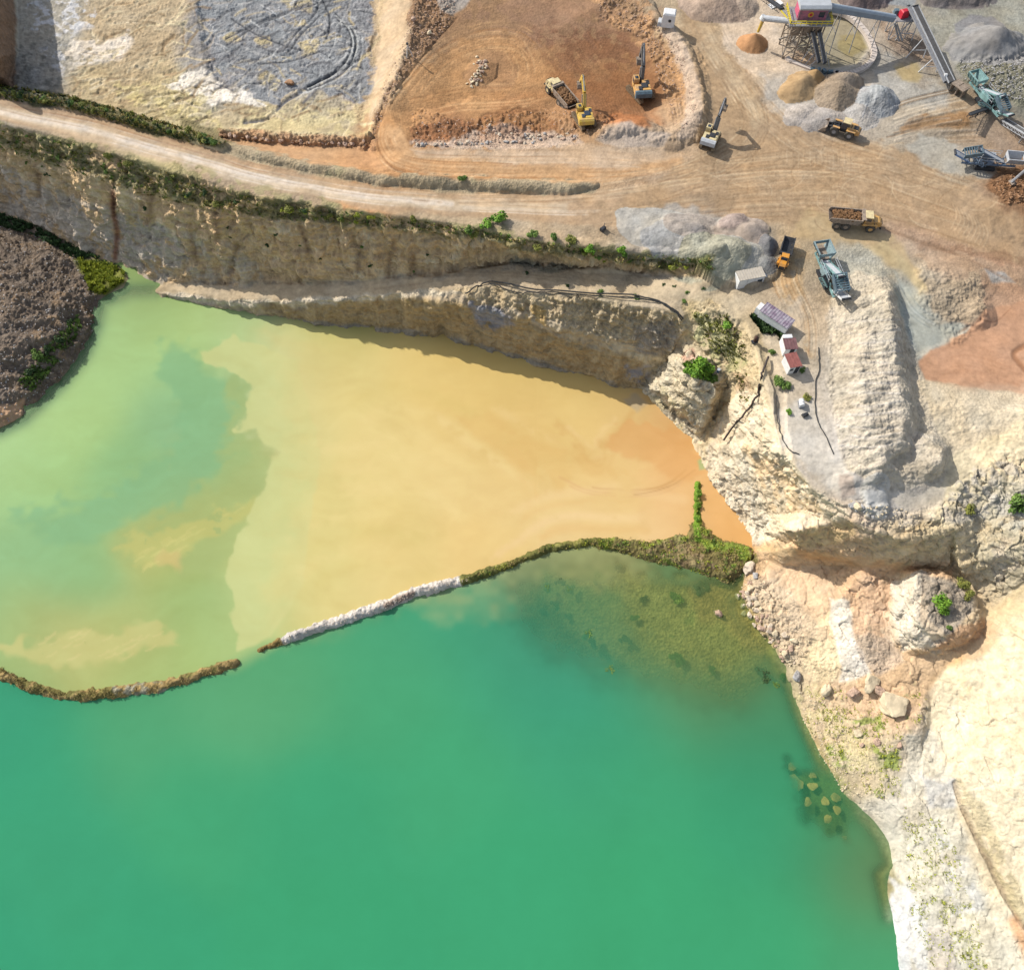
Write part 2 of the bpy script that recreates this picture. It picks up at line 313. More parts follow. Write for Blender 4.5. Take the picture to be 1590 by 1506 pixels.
# rippled lobes dumped side by side on the gravel ridge
for i in range(17):
    y_ = 470 + i * 16.5; ridge([(1302 + 3 * math.sin(i * 2.1), y_ + 4, 1.4, .1), (1335, y_ + 2 * math.sin(i), 1.6, .75 + .3 * math.sin(i * 1.7)), (1372, y_ - 3, 1.5, .7), (1392, y_ - 6, 1.0, .2)], 1.4, .7, 1.5, s=200 + i, lump=.5)
for i, (px, py) in enumerate([(1386,462),(1390,492),(1392,520),(1396,548),(1398,578),(1404,606),(1408,634),(1410,662),(1402,690),(1436,704),(1452,716),(1424,726),(1380,440),(1360,700),(1345,672),(1372,722)]):
    cone(px, py, 1.5, 2.6 + .5 * math.sin(i * 2.3), .95, 1.25, -.2, .5, s=240 + i, add=True)
# gullies
ridge([(1185,520),(1200,560),(1215,600),(1216,660),(1225,700)], 1.2, -.7, 0, s=61)
ridge([(1150,500),(1172,560),(1180,610)], 1.0, -.8, -1, s=62)

# ------------------------------------------------------------------ roughness zones and relief noise
def project_grid():
    return proj(X, Y, Z)
PU, PV = project_grid()
N8 = fbm(X / 8, Y / 8, Z / 8, 11, 3); N2 = fbm(X / 2.2, Y / 2.2, Z / 2.2, 21, 3); N1 = fbm(X / .8, Y / .8, Z / .8, 31, 2)
def wrp(a): return PU + a * (N8 * .6 + N2 * .4), PV + a * (noise(X / 7 + 40, Y / 7, Z / 7, 77) * .6 + noise(X / 1.7, Y / 1.7 + 9, Z / 1.7, 78) * .4)
EDGE = 1.0
def zone_alpha(pts, f=6, w=6):
    e = f + 2.2 * w + 12; x0 = min(p[0] for p in pts) - e; x1 = max(p[0] for p in pts) + e; y0 = min(p[1] for p in pts) - e; y1 = max(p[1] for p in pts) + e
    m = (PU > x0) & (PU < x1) & (PV > y0) & (PV < y1)
    if not m.any(): return m, None
    uu = PU[m] + w * (N8[m] * 1.3 + N2[m] * .8); vv = PV[m] + w * (NW1[m] * 1.0 + NW2[m] * .7)
    return m, sstep(-f, f, sdist(uu, vv, pts) + EDGE * min(w, 8) * (.9 * N2[m] + .5 * NW2[m]))
NW1 = noise(X / 7 + 40, Y / 7, Z / 7, 77); NW2 = noise(X / 1.7, Y / 1.7 + 9, Z / 1.7, 78)

CLIFF_UP = [(-320,130),(0,195),(200,247),(380,301),(560,332),(740,356),(950,400),(1095,412),(1100,432),(920,416),(800,406),(650,427),(500,439),(262,440),(100,380),(0,330),(-320,255)]
CLIFF_LO = [(240,454),(400,470),(500,466),(600,457),(760,445),(900,462),(1045,485),(1064,500),(1045,550),(1010,600),(985,614),(900,592),(700,536),(500,514),(236,466)]
SPOIL = [(-320,320),(0,340),(60,360),(130,400),(150,440),(150,500),(130,545),(90,595),(30,650),(0,668),(-320,780)]
EBANK = [(1062,500),(1090,470),(1130,480),(1165,520),(1185,600),(1200,680),(1260,760),(1320,790),(1345,820),(1480,820),(1480,890),(1240,850),(1165,840),(1095,735),(1040,655),(990,608),(1030,560)]
NEAST = [(1440,800),(1500,740),(1590,690),(1890,690),(1890,1000),(1590,900),(1540,940),(1480,890),(1440,860)]
LOWER = [(1165,850),(1350,880),(1480,880),(1540,960),(1450,1050),(1440,1130),(1480,1240),(1400,1300),(1310,1240),(1240,1100),(1150,930)]
CREAM = [(1450,1060),(1540,960),(1890,850),(1890,1800),(1720,1700),(1600,1440),(1500,1260),(1445,1200)]
TOWER = [(1384,900),(1430,884),(1490,895),(1530,945),(1525,990),(1450,1022),(1390,1005),(1376,950)]
RIDGE = [(1288,440),(1330,418),(1378,428),(1425,560),(1450,650),(1475,700),(1470,745),(1380,765),(1310,730),(1285,600)]
RUBBLES = [[(640,-20),(712,0),(700,40),(640,100),(600,170),(580,215),(570,215),(590,150),(628,60)],[(930,-20),(1000,10),(1060,80),(1085,180),(1050,215),(1030,150),(1000,60),(930,30)],
 [(1485,92),(1600,80),(1890,60),(1890,190),(1600,160),(1545,150),(1500,120)],[(1535,285),(1600,265),(1890,250),(1890,330),(1600,328),(1560,315)],
 [(640,170),(720,185),(860,170),(960,180),(940,215),(640,228)],[(1150,890),(1200,910),(1260,1000),(1240,1050),(1150,950)],[(340,200),(580,212),(580,230),(345,222)],[(1320,775),(1400,790),(1460,810),(1440,830),(1340,815)]]
amp_cliff = np.zeros(Z.shape); amp_rock = np.zeros(Z.shape); amp_rub = np.zeros(Z.shape); amp_soft = np.full(Z.shape, .05)
def setz(arr, pts, v, f=5, w=3):
    m, a = zone_alpha(pts, f, w)
    if a is not None: arr[m] = arr[m] * (1 - a) + v * a
setz(amp_cliff, CLIFF_UP, 1.0); setz(amp_cliff, CLIFF_LO, .62)
setz(amp_rock, EBANK, .72); setz(amp_rock, NEAST, .85); setz(amp_rock, LOWER, .35); setz(amp_rock, CREAM, .26); setz(amp_rock, TOWER, .7); setz(amp_rock, [(995,600),(1050,545),(1120,540),(1125,600),(1075,680)], 1.25)
setz(amp_rock, [(1390,1120),(1470,1240),(1600,1450),(1600,1560),(1400,1560),(1370,1300)], .25)
setz(amp_rub, SPOIL, .75)
for r in RUBBLES: setz(amp_rub, r, .8, 3, 3)
setz(amp_rub, [(-10,-10),(90,-10),(90,140),(-10,140)], .3); setz(amp_rub, [(90,0),(580,0),(570,190),(330,200),(90,140)], .35)
setz(amp_rub, [(1040,30),(1098,90),(1106,180),(1085,228),(1030,222),(930,210),(1000,190),(1062,180)], .4, 3, 2)
setz(amp_rub, RIDGE, .34); setz(amp_rub, [(740,455),(900,465),(1060,495),(1040,548),(960,530),(760,480)], .9, 3, 3)
setz(amp_rub, [(1420,400),(1530,440),(1530,500),(1480,540),(1430,480)], .5); setz(amp_rub, [(1440,610),(1590,640),(1590,700),(1470,740),(1430,660)], .22)
dam = (Z > -25.3) & (Z < -22.9) & (PV > 745) & (PU < 1180); amp_rub[dam] = np.where(PU[dam] < 1180, .45, amp_rub[dam])
amp_rock[(Z < -26.2)] *= .3

gx = np.stack([np.gradient(X, axis=1), np.gradient(Y, axis=1), np.gradient(Z, axis=1)], -1)
gy = np.stack([np.gradient(X, axis=0), np.gradient(Y, axis=0), np.gradient(Z, axis=0)], -1)
nr = np.cross(gy, gx); nr /= np.linalg.norm(nr, axis=-1, keepdims=True) + 1e-12
nr[nr[..., 2] < 0] *= -1
rid = 1 - np.abs(fbm(X / 4.5, Y / 4.5, Z / 4.5, 91, 3)) * 2
blk = np.abs(noise(X / 1.6 + .4 * N2, Y / 1.6, Z / 1.2, 92)); blk2 = np.abs(noise(X / .75, Y / .75, Z / .6 + .3 * N2, 93))
drill = noise(X / .55, Y / .8, Z / 9, 94); strata = noise(X / 9, Y / 9, Z / .8, 95); gul = fbm(X / 3.2, Y / 6, Z / 11, 96, 3)
def facets(x, y, z, sc, s=0, tilt=.9):
    '''angular blocks: every cell has its own height and its own tilt'''
    x = x / sc; y = y / sc; z = z / sc; ix = np.floor(x).astype(np.int64); iy = np.floor(y).astype(np.int64); iz = np.floor(z).astype(np.int64)
    best = np.full(x.shape, 9.0, np.float32); second = best.copy(); val = np.zeros(x.shape, np.float32)
    for a in (-1, 0, 1):
        for b in (-1, 0, 1):
            for c in (-1, 0, 1):
                jx, jy, jz = ix + a, iy + b, iz + c; h = [_hash(jx + 5000, jy + 5000, jz + 5000, s + k) for k in range(4)]
                dx = x - jx - .5 - .45 * h[0]; dy = y - jy - .5 - .45 * h[1]; dz = z - jz - .5 - .45 * h[2]; d = dx * dx + dy * dy + dz * dz
                v = .5 * h[3] + tilt * (h[1] * dx + h[2] * dy + h[0] * dz); m = d < best
                second = np.where(m, best, np.minimum(second, d)); val = np.where(m, v, val); best = np.where(m, d, best)
    return val - .22 * (1 - sstep(0, .22, np.sqrt(second) - np.sqrt(best)))
FA = np.zeros(Z.shape); FB = np.zeros(Z.shape); _m = (amp_rock > .05) | (amp_cliff > .05)
_x, _y, _z = X[_m] + .6 * N2[_m], Y[_m] + .6 * N1[_m], Z[_m]
FA[_m] = facets(_x, _y * .8 + .35 * _z, _z * 1.3, 3.1, 301); FB[_m] = facets(_x, _y, _z * 1.5 + .3 * _x, 1.25, 311)
D = amp_cliff * ((1.5 + .9 * sstep(300, 420, PU)) * gul + .16 * drill + .42 * strata + .22 * noise(X / 5, Y / 5, Z / .38, 98) + .5 * N2 + .18 * N1 - .5 * blk)
D += amp_rock * (.42 * rid + .25 * N2 + (.74 * FA + .40 * FB) * (1 + .6 * N8) + amp_rock * .16 * noise(X / 4 + Z, Y / 4, Z / .5 + X * .3, 99) + .10 * N1 + .1)
D += amp_cliff * (.5 * FA + .2 * FB)
D += amp_rub * (.45 * N2 + .55 * blk2 + .30 * N1 + .25 * noise(X / .45, Y / .45, Z / .45, 97) + .3 * N8)
_sp = inside(PU, PV, SPOIL); D += _sp * (1.3 * fbm(X / 5, Y / 2.4, Z / 4, 401, 3) + .5 * N8)
D += amp_soft * (N2 + .6 * N1)
Z0 = Z.copy(); und = Z < WATER - .3
D = np.where(und, D * .4, D)
X = X + nr[..., 0] * D; Y = Y + nr[..., 1] * D; Z = Z + nr[..., 2] * D
Z = np.where((Z0 < WATER - .42) & (U < 780) & (V > 430), np.minimum(Z, WATER - .4), Z)
PU, PV = project_grid()
# ------------------------------------------------------------------ surface colours (true colour of the soils and rocks, never light or shade)
def rbf(px, py, pts, sig):
    px = np.clip(px, -40, 1630).astype(np.float32); py = np.clip(py, -40, 1546).astype(np.float32)
    num = np.zeros(px.shape + (3,), np.float32) + lin((196, 178, 150)).astype(np.float32) * 1e-9; den = np.full(px.shape, 1e-9, np.float32); R = 9 * sig
    for x, y, c in pts:
        x = min(1630, max(-40, x)); y = min(1546, max(-40, y))
        m = (np.abs(px - x) < R) & (np.abs(py - y) < R); w = np.exp(-((px[m] - x) ** 2 + (py[m] - y) ** 2) / (2 * sig * sig))
        num[m] += w[:, None] * lin(c).astype(np.float32); den[m] += w
    return (num / den[..., None]).astype(float)
GROUND = [(200,60,(205,182,145)),(150,150,(206,184,140)),(260,180,(214,196,148)),(60,60,(190,182,165)),(60,120,(170,165,155)),(420,60,(160,158,160)),(500,110,(156,156,162)),(350,100,(165,160,155)),(480,180,(205,188,150)),(400,200,(200,180,140)),
 (615,60,(212,186,150)),(600,120,(212,182,142)),(670,60,(172,134,98)),(760,60,(176,138,100)),(850,30,(168,132,102)),(930,30,(172,136,100)),(720,130,(198,152,100)),(830,100,(186,138,90)),(900,110,(176,128,84)),(970,120,(172,124,80)),(1030,120,(190,146,102)),
 (640,200,(196,146,96)),(700,200,(170,120,80)),(800,190,(176,128,84)),(900,200,(180,138,98)),(620,240,(206,156,106)),(750,250,(214,172,126)),(850,255,(212,172,128)),(980,230,(200,172,142)),(1040,240,(196,168,136)),(930,270,(204,170,130)),
 (1000,310,(190,158,122)),(1100,280,(188,158,124)),(1200,260,(184,156,122)),(1300,260,(184,156,124)),(1400,290,(184,156,124)),(1500,340,(186,156,126)),(1250,310,(190,166,132)),(1130,180,(190,164,130)),(1090,40,(200,176,142)),(1120,100,(190,162,126)),(1180,230,(182,152,118)),
 (1060,-60,(200,180,150)),(1200,100,(216,194,166)),(1170,60,(212,190,162)),(1230,160,(202,188,170)),(1290,120,(192,182,166)),(1400,120,(186,172,152)),(1420,70,(176,158,138)),(1450,40,(160,155,140)),(1520,30,(166,162,146)),(1480,90,(162,160,152)),(1560,120,(150,146,130)),
 (1430,170,(186,170,146)),(1390,200,(182,170,152)),(1480,190,(178,150,114)),(1450,230,(178,168,150)),(1520,210,(172,150,128)),(1480,270,(186,166,138)),(1580,300,(150,112,78)),(1560,260,(168,140,112)),
 (1400,360,(190,152,122)),(1480,400,(186,152,124)),(1560,420,(190,152,122)),(1420,420,(182,170,148)),(1360,400,(198,182,150)),(1300,400,(178,172,156)),(1430,480,(168,172,160)),(1400,520,(172,176,168)),(1480,460,(188,168,140)),(1530,490,(200,160,128)),
 (1500,560,(206,160,126)),(1580,560,(202,154,120)),(1450,640,(212,196,164)),(1540,640,(220,200,168)),(1500,680,(222,204,166)),(1330,560,(204,194,180)),(1380,650,(202,190,178)),(1330,700,(206,196,184)),(1420,720,(200,188,172)),(1250,400,(196,170,132)),(1220,450,(186,164,136)),(1260,480,(204,180,148)),
 (1240,560,(206,188,160)),(1260,640,(210,198,180)),(1250,700,(212,202,188)),(1290,740,(208,198,186)),(1350,770,(196,192,186)),(1150,460,(196,178,150)),(1080,340,(178,166,152)),(1150,390,(176,170,160)),(1040,330,(190,178,164)),(1180,430,(186,168,140)),(1020,390,(190,176,156)),
 (300,440,(190,170,138)),(600,440,(206,184,150)),(800,430,(204,184,154)),(950,440,(204,184,150)),(1040,470,(206,186,156)),(1120,560,(212,190,150)),(1160,540,(214,192,150)),(1100,500,(206,186,146)),(1040,600,(218,200,164)),(1120,680,(228,204,160)),(1180,700,(230,206,160)),(1200,780,(232,206,162)),(1260,800,(236,206,158)),
 (1300,850,(226,180,128)),(1400,860,(214,184,134)),(1250,920,(226,188,146)),(1350,900,(230,186,140)),(1330,960,(236,198,152)),(1420,950,(232,208,176)),(1500,940,(226,196,150)),(1540,860,(218,202,164)),(1580,800,(206,200,180)),(1500,780,(222,206,168)),(1560,700,(236,214,170)),
 (1300,1030,(240,212,168)),(1380,1080,(230,184,138)),(1300,1110,(222,190,146)),(1500,1100,(244,228,190)),(1570,1000,(244,218,170)),(1570,1200,(244,224,184)),(1450,1200,(226,216,196)),(1350,1180,(218,198,158)),(1400,1300,(230,222,202)),(1480,1350,(240,228,200)),(1420,1450,(226,228,230)),(1550,1450,(236,226,200)),(1560,1350,(226,204,164)),(1500,1250,(228,208,172)),
 (200,160,(196,172,132)),(100,200,(196,172,140)),(400,280,(196,170,138)),(700,330,(200,176,142)),(900,350,(196,172,140)),(60,500,(150,132,112)),(60,400,(140,126,108)),(110,600,(150,134,112)),
 (700,700,(200,178,112)),(1000,700,(216,176,112)),(1150,800,(226,176,112)),(1000,950,(150,138,84)),(1120,1000,(160,142,88)),(1200,1100,(150,140,90)),(1250,1200,(170,150,90)),(1350,1350,(160,150,100)),(300,1000,(150,150,100))]
m_in = np.ones(Z.shape, bool)
C = rbf(PU + 14 * N8 + 5 * N2, PV + 14 * NW1 + 5 * NW2, GROUND, 30.0)
ROUGHA = np.full(Z.shape, .5)      # how coarse the surface grain is
P8 = fbm(X / 6, Y / 6, Z / 6, 111, 3); P2 = fbm(X / 1.5, Y / 1.5, Z / 1.5, 121, 3); P05 = fbm(X / .5, Y / .5, Z / .5, 131, 2)
def paint(pts, c, f=4, w=6, o=1.0, patch=None, g=None):
    """soil colour inside an outline; patch 0..1 breaks it into natural patches"""
    m, a = zone_alpha(pts, f, w)
    if a is None: return
    a = a * o
    if patch is not None:
        a = a * sstep(1 - 2 * patch - .12, 1 - 2 * patch + .12, (P8[m] * .5 + P2[m] * .7) * 1.3)
    C[m] = C[m] * (1 - a[:, None]) + lin(c) * a[:, None]
    if g is not None: ROUGHA[m] = ROUGHA[m] * (1 - a) + g * a
def stroke(pts, c, wd=3, o=.7, f=1.5, dz=0.0, w=1.5, br=0.0, g=None):
    """a rut, track or seam along a line"""
    global Z
    e_ = wd * 2 + 14 + 5 * w + f; x0 = min(p[0] for p in pts) - e_; x1 = max(p[0] for p in pts) + e_; y0 = min(p[1] for p in pts) - e_; y1 = max(p[1] for p in pts) + e_
    m = (PU > x0) & (PU < x1) & (PV > y0) & (PV < y1)
    if not m.any(): return
    d, _ = seg_dist(PU[m] + w * P8[m] * 1.5 + w * .5 * P2[m], PV[m] + w * NW1[m], pts)
    a = (1 - sstep(wd / 2 - f, wd / 2 + f, d)) * o
    if br: a = a * sstep(br - 1.1, br - .4, P8[m] + .5 * P2[m] )
    C[m] = C[m] * (1 - a[:, None]) + lin(c) * a[:, None]
    if g is not None: ROUGHA[m] = ROUGHA[m] * (1 - a) + g * a
    if dz:
        z = Z[m]; z += dz * a; Z[m] = z
def spline(pts, n=8):
    P = [np.array(p[:2], float) for p in pts]; P = [2 * P[0] - P[1]] + P + [2 * P[-1] - P[-2]]; out = []
    for i in range(1, len(P) - 2):
        for k in range(n):
            t = k / n
            out.append(tuple(.5 * (2 * P[i] + (P[i + 1] - P[i - 1]) * t + (2 * P[i - 1] - 5 * P[i] + 4 * P[i + 1] - P[i + 2]) * t * t + (3 * P[i] - P[i - 1] - 3 * P[i + 1] + P[i + 2]) * t ** 3)))
    out.append(tuple(P[-2])); return out
TO = 1.15
def tracks(pts, n, spread, c1, c2, o=.35, wd=2.0, dz=.06, seed=0, soft=0):
    r = random.Random(seed); sp = spline(pts, 6)
    for k in range(n):
        off = (k / max(1, n - 1) - .5) * spread + r.uniform(-2, 2); i0 = r.randint(0, max(0, len(sp) // 3)); i1 = len(sp) - r.randint(0, max(0, len(sp) // 3))
        q = []
        for i in range(i0, i1):
            a = sp[max(0, i - 1)]; b = sp[min(len(sp) - 1, i + 1)]; dx, dy = b[0] - a[0], b[1] - a[1]; L = math.hypot(dx, dy) + 1e-6
            q.append((sp[i][0] - dy / L * off, sp[i][1] + dx / L * off))
        if len(q) > 1: stroke(q, c1 if r.random() < .55 else c2, r.uniform(.7, 1.3) * wd, min(1, TO * o * r.uniform(.5, 1.2)), max(1.2, soft), dz * 1.5 * r.choice((-1, -1, 1)), 1.2 + soft * .8, br=.5)

# --- north-west floor
paint([(310,-30),(575,-30),(583,50),(582,120),(560,150),(520,160),(470,140),(430,160),(390,150),(330,118),(312,60)], (152,154,164), 5, 17, .95, g=.7)
paint([(310,-30),(575,-30),(583,50),(560,150),(330,118)], (190,178,146), 3, 8, .8, patch=.25)
paint([(310,-30),(575,-30),(583,50),(560,150),(330,118)], (112,114,126), 3, 8, .7, patch=.22)
for q in [[(380,50),(420,60),(425,75),(395,72)],[(440,0),(490,0),(485,15),(450,12)],[(470,70),(500,60),(495,85),(475,90)],[(345,50),(370,45),(372,65),(350,68)],[(450,20),(480,40),(460,45)],[(395,115),(435,125),(430,140),(400,132)]]: paint(q, (214,194,140), 3, 7, .75)
paint([(108,72),(150,60),(200,50),(205,65),(180,92),(150,96),(112,100)], (246,232,212), 4, 10, .95, patch=.75)
paint([(255,132),(285,118),(312,108),(360,140),(405,150),(410,168),(360,160),(300,155),(262,142)], (250,240,224), 3, 8, .95, patch=.82)
paint([(45,5),(140,-10),(150,40),(110,60),(70,60),(45,50)], (226,224,224), 4, 12, .9, patch=.5)
paint([(70,85),(105,75),(100,110),(80,105)], (222,220,220), 4, 12, .85, patch=.55)
paint([(-80,-40),(20,-40),(26,60),(24,138),(-80,138)], (150,118,92), 3, 5, .9, g=.8)
paint([(24,60),(95,60),(95,140),(20,140)], (106,106,98), 8, 8, .6, patch=.5)
paint([(180,120),(330,150),(340,205),(250,185),(190,160)], (222,204,140), 6, 10, .6, patch=.5)
paint([(400,165),(580,165),(580,208),(440,205),(350,205)], (218,200,150), 5, 8, .8, patch=.6)
paint([(240,130),(300,145),(340,205),(320,215),(280,190),(250,160)], (120,104,82), 4, 8, .6, patch=.35, g=.9)
tracks([(105,140),(180,120),(290,85)], 12, 60, (170,140,100), (226,206,160), .5, 1.8, .08, 5)
tracks([(180,165),(260,150),(320,110)], 8, 50, (176,150,104), (232,216,168), .5, 1.8, .1, 6)
tracks([(120,30),(200,20),(290,40)], 6, 50, (190,164,130), (226,204,170), .4, 2, .04, 7)
stroke(spline([(585,55),(570,85),(530,108),(495,125),(465,145),(440,160),(415,185),(380,190)]), (96,98,108), 5, .85, 1.5, -.35, 2)
stroke(spline([(582,62),(560,92),(520,118),(490,135),(460,155)]), (206,202,196), 3, .5, 1.2, .1, 2)
tracks([(540,40),(552,70),(545,95),(520,110)], 7, 26, (104,108,120), (190,190,196), .6, 1.8, .12, 8)
tracks([(360,30),(430,20),(490,10),(560,-20)], 8, 36, (110,114,126), (188,188,194), .55, 1.8, .1, 9)
tracks([(430,90),(470,50),(520,10)], 6, 60, (108,112,124), (196,194,192), .5, 1.6, .1, 10)
tracks([(470,0),(500,60),(560,120)], 8, 90, (112,114,124), (200,196,188), .5, 1.6, .1, 11)
tracks([(340,80),(400,110),(470,90)], 6, 50, (112,114,124), (190,188,186), .4, 1.6, .08, 12)
paint([(568,-20),(600,-20),(588,60),(580,130),(560,190),(548,190),(572,110),(575,50)], (206,180,140), 4, 8, .8, patch=.6, g=.8)
NW = [(100,140),(150,0),(575,0),(583,120),(560,195),(345,205),(250,185)]
_r = random.Random(88)
for i in range(420):      # dozer and wheel ruts over the whole bench
    x, y = _r.uniform(100, 580), _r.uniform(-10, 200)
    if not inside(np.array([x]), np.array([y]), NW)[0]: continue
    blue = x > 315 and y < 150; a_ = _r.gauss(-.45, .35) if _r.random() < .7 else _r.uniform(0, 3.1); L = _r.uniform(8, 42); cx_, cy_ = math.cos(a_), math.sin(a_); k_ = _r.uniform(-.15, .15)
    q = [(x + cx_ * L * t - cy_ * L * k_ * math.sin(3 * t), y + cy_ * L * t * .8 + cx_ * L * k_ * math.sin(3 * t)) for t in (0, .25, .5, .75, 1)]
    c_ = _r.choice([(112,112,120),(128,128,134),(192,190,186),(176,170,156),(200,184,144)]) if blue else _r.choice([(158,134,100),(178,152,116),(232,214,172),(224,206,170),(190,170,136)])
    stroke(q, c_, _r.uniform(1.8, 4.5), _r.uniform(.5, .95), 1.3, _r.choice((-.16, -.1, .12)), 2.5)
for q in [[(180,150),(250,130),(310,150),(300,180),(230,180)]]:
    for i in range(30):
        x, y = _r.uniform(170, 320), _r.uniform(130, 190); stroke([(x, y), (x + 8, y - 3), (x + 15, y + _r.uniform(-6, 2))], (126,108,66), 2.4, .6, 1.2, -.2, 2)
TO = 1.0
for k_, off in enumerate((0, 5, 11, 17)):
    stroke(spline([(520 + off * .4, 20 + off), (540 + off * .5, 45), (546 + off * .6, 72), (534 + off * .6, 98 + off * .5), (508 + off * .5, 118 + off * .6), (478, 134 + off * .6)]), (84,86,98) if k_ % 2 == 0 else (196,196,194), 2.6, .9, 1, -.22 if k_ % 2 == 0 else .1, 1)
for q in [[(350,72),(400,40),(470,12),(520,0)],[(352,60),(420,28),(480,5)],[(440,80),(462,52),(488,22),(496,0)],[(446,84),(470,54),(496,24)],[(500,0),(512,30),(508,60)],[(360,30),(410,60),(470,80)],[(400,100),(450,96),(500,80)]]:
    stroke(spline(q), (92,94,106), 2.6, .85, 1, -.2, 1.5)
for i in range(60):
    x, y = _r.uniform(320, 560), _r.uniform(0, 140); a_ = _r.uniform(-1.2, .6); L = _r.uniform(10, 34); stroke([(x, y), (x + math.cos(a_) * L * .5 + 2, y + math.sin(a_) * L * .5), (x + math.cos(a_) * L, y + math.sin(a_) * L)], (94,96,108) if i % 3 else (206,206,206), 2.0, .75, 1, -.14, 1)
TO = 1.15
# slope strip and rubbly shoulder
paint([(600,-30),(640,-30),(638,60),(618,130),(590,170),(572,190),(582,130),(592,60)], (214,186,150), 3, 4, .8, g=.35)
paint([(642,-30),(712,-30),(706,20),(690,45),(650,100),(612,140),(588,175),(582,215),(570,205),(600,150),(625,115)], (160,124,92), 3, 5, .8, g=.9)
paint([(680,-20),(735,-20),(728,8),(705,24),(684,14)], (186,176,164), 3, 5, .9)
paint([(655,20),(705,22),(690,45),(655,35)], (196,160,124), 3, 5, .7, patch=.55, g=.9)
stroke([(709,28),(690,48),(660,85),(625,128),(600,160),(590,190)], (128,92,64), 2.5, .7, 1.2, -.2)
# pit floor
paint([(715,25),(860,-20),(1000,-10),(1050,60),(1000,110),(850,100),(750,40)], (160,124,96), 8, 16, .7, patch=.55)
paint([(820,45),(900,40),(990,50),(1010,90),(940,100),(850,80)], (146,104,76), 8, 14, .75, patch=.6)
paint([(860,130),(1020,110),(1030,190),(960,190),(920,200),(880,160)], (164,112,70), 8, 12, .7)
paint([(590,190),(640,110),(720,60),(800,50),(850,90),(860,130),(800,150),(650,175),(620,215)], (204,154,102), 8, 8, .75)
paint([(735,85),(765,72),(800,85),(806,110),(796,140),(750,142),(722,125)], (176,134,94), 5, 8, .8)
tracks([(600,200),(625,160),(680,95),(745,62),(800,62),(830,90),(835,130)], 12, 44, (176,128,80), (222,176,124), .5, 2, .05, 13)
tracks([(640,170),(720,155),(800,152),(850,140)], 9, 40, (170,122,78), (220,174,122), .5, 2, .05, 14)
tracks([(800,70),(815,105),(808,140)], 6, 34, (168,122,80), (214,170,120), .5, 1.8, .05, 15)
tracks([(860,20),(920,70),(1000,90)], 8, 90, (140,100,72), (188,146,108), .4, 2, .05, 16)
tracks([(870,60),(900,100),(940,150)], 8, 80, (150,102,66), (196,146,98), .4, 2, .06, 17)
for i in range(16): stroke([(915 + i * 5, 150 + i), (921 + i * 5, 163 + i), (918 + i * 5, 176 + i * .6)], (140,92,58), 1.6, .45, 1, -.08)
paint([(650,195),(690,180),(730,185),(760,200),(740,215),(690,222),(645,222),(630,212)], (160,112,76), 4, 5, .85, g=.7)
paint([(745,180),(800,172),(850,180),(870,200),(830,210),(760,205)], (178,128,82), 4, 6, .8)
stroke(spline([(742,200),(752,178),(790,176),(800,170),(835,172)]), (128,86,54), 3, .6, 1.5, -.25)
paint([(955,170),(1000,178),(1012,196),(985,200),(940,196)], (196,124,70), 4, 6, .75)
paint([(735,200),(775,190),(830,205),(900,212),(905,228),(800,232),(700,234),(640,228),(634,212),(690,224)], (206,184,164), 3, 5, .8, patch=.65, g=.85)
paint([(925,222),(945,200),(965,192),(1000,196),(1040,212),(1030,228),(960,232)], (200,182,164), 3, 5, .9, g=.5)
paint([(1020,30),(1045,38),(1065,70),(1085,110),(1092,170),(1075,215),(1045,222),(1062,180),(1064,120),(1040,70)], (206,184,162), 3, 4, .8, g=.6)
paint([(900,-20),(1010,-20),(1020,40),(1060,100),(1062,170),(1035,160),(1010,90),(960,40)], (206,160,112), 4, 10, .6, patch=.45, g=.9)
paint([(840,70),(960,60),(1020,100),(1030,170),(960,185),(900,160),(850,120)], (146,100,62), 10, 16, .6, patch=.6)
paint([(640,185),(760,180),(900,190),(900,212),(760,215),(640,222)], (150,100,64), 6, 10, .5, patch=.5)
# road round the pit
paint([(588,200),(620,190),(635,228),(700,238),(900,236),(1060,240),(1060,262),(925,285),(700,278),(620,262),(590,240)], (214,170,122), 5, 4, .8, g=.3)
paint([(640,234),(800,232),(1000,232),(1080,245),(960,262),(760,250),(660,246)], (212,188,160), 5, 5, .65)
tracks([(598,190),(598,222),(622,250),(700,262),(900,262),(1050,258)], 12, 36, (178,126,76), (230,190,144), .5, 2, .05, 18)
tracks([(650,240),(780,240),(950,245),(1080,262)], 6, 18, (186,152,116), (230,204,172), .4, 2, .04, 19)
stroke(spline([(588,185),(586,222),(606,258),(640,275)]), (140,98,62), 3, .6, 1.4, -.1)
paint([(348,216),(440,218),(575,228),(598,262),(540,262),(450,250),(380,238)], (208,158,110), 3, 3, .85, g=.3)
# haul road
paint([(-320,88),(0,152),(150,182),(300,225),(360,244),(480,268),(600,292),(760,300),(930,298),(1000,285),(1100,320),(1050,350),(930,352),(740,340),(560,322),(300,262),(120,212),(0,186),(-320,112)], (198,166,130), 4, 3, .9, g=.25)
paint([(-320,98),(0,164),(120,188),(240,220),(340,250),(480,282),(600,300),(740,312),(880,316),(880,330),(700,328),(520,310),(360,280),(240,248),(120,210),(0,182),(-320,108)], (216,192,160), 4, 2, .95, g=.15)
stroke(spline([(-200,132),(0,174),(120,198),(240,230),(360,264),(480,290),(600,308),(700,316)]), (236,220,200), 8, .95, 3, 0, 1)
tracks([(-200,122),(0,170),(120,196),(240,228),(360,262),(480,290),(640,310),(860,322),(1000,318)], 8, 22, (184,150,114), (238,224,204), .5, 1.8, .04, 20)
tracks([(0,158),(150,188),(300,232),(420,266),(560,292)], 5, 10, (164,120,82), (196,160,124), .6, 1.8, .06, 21)
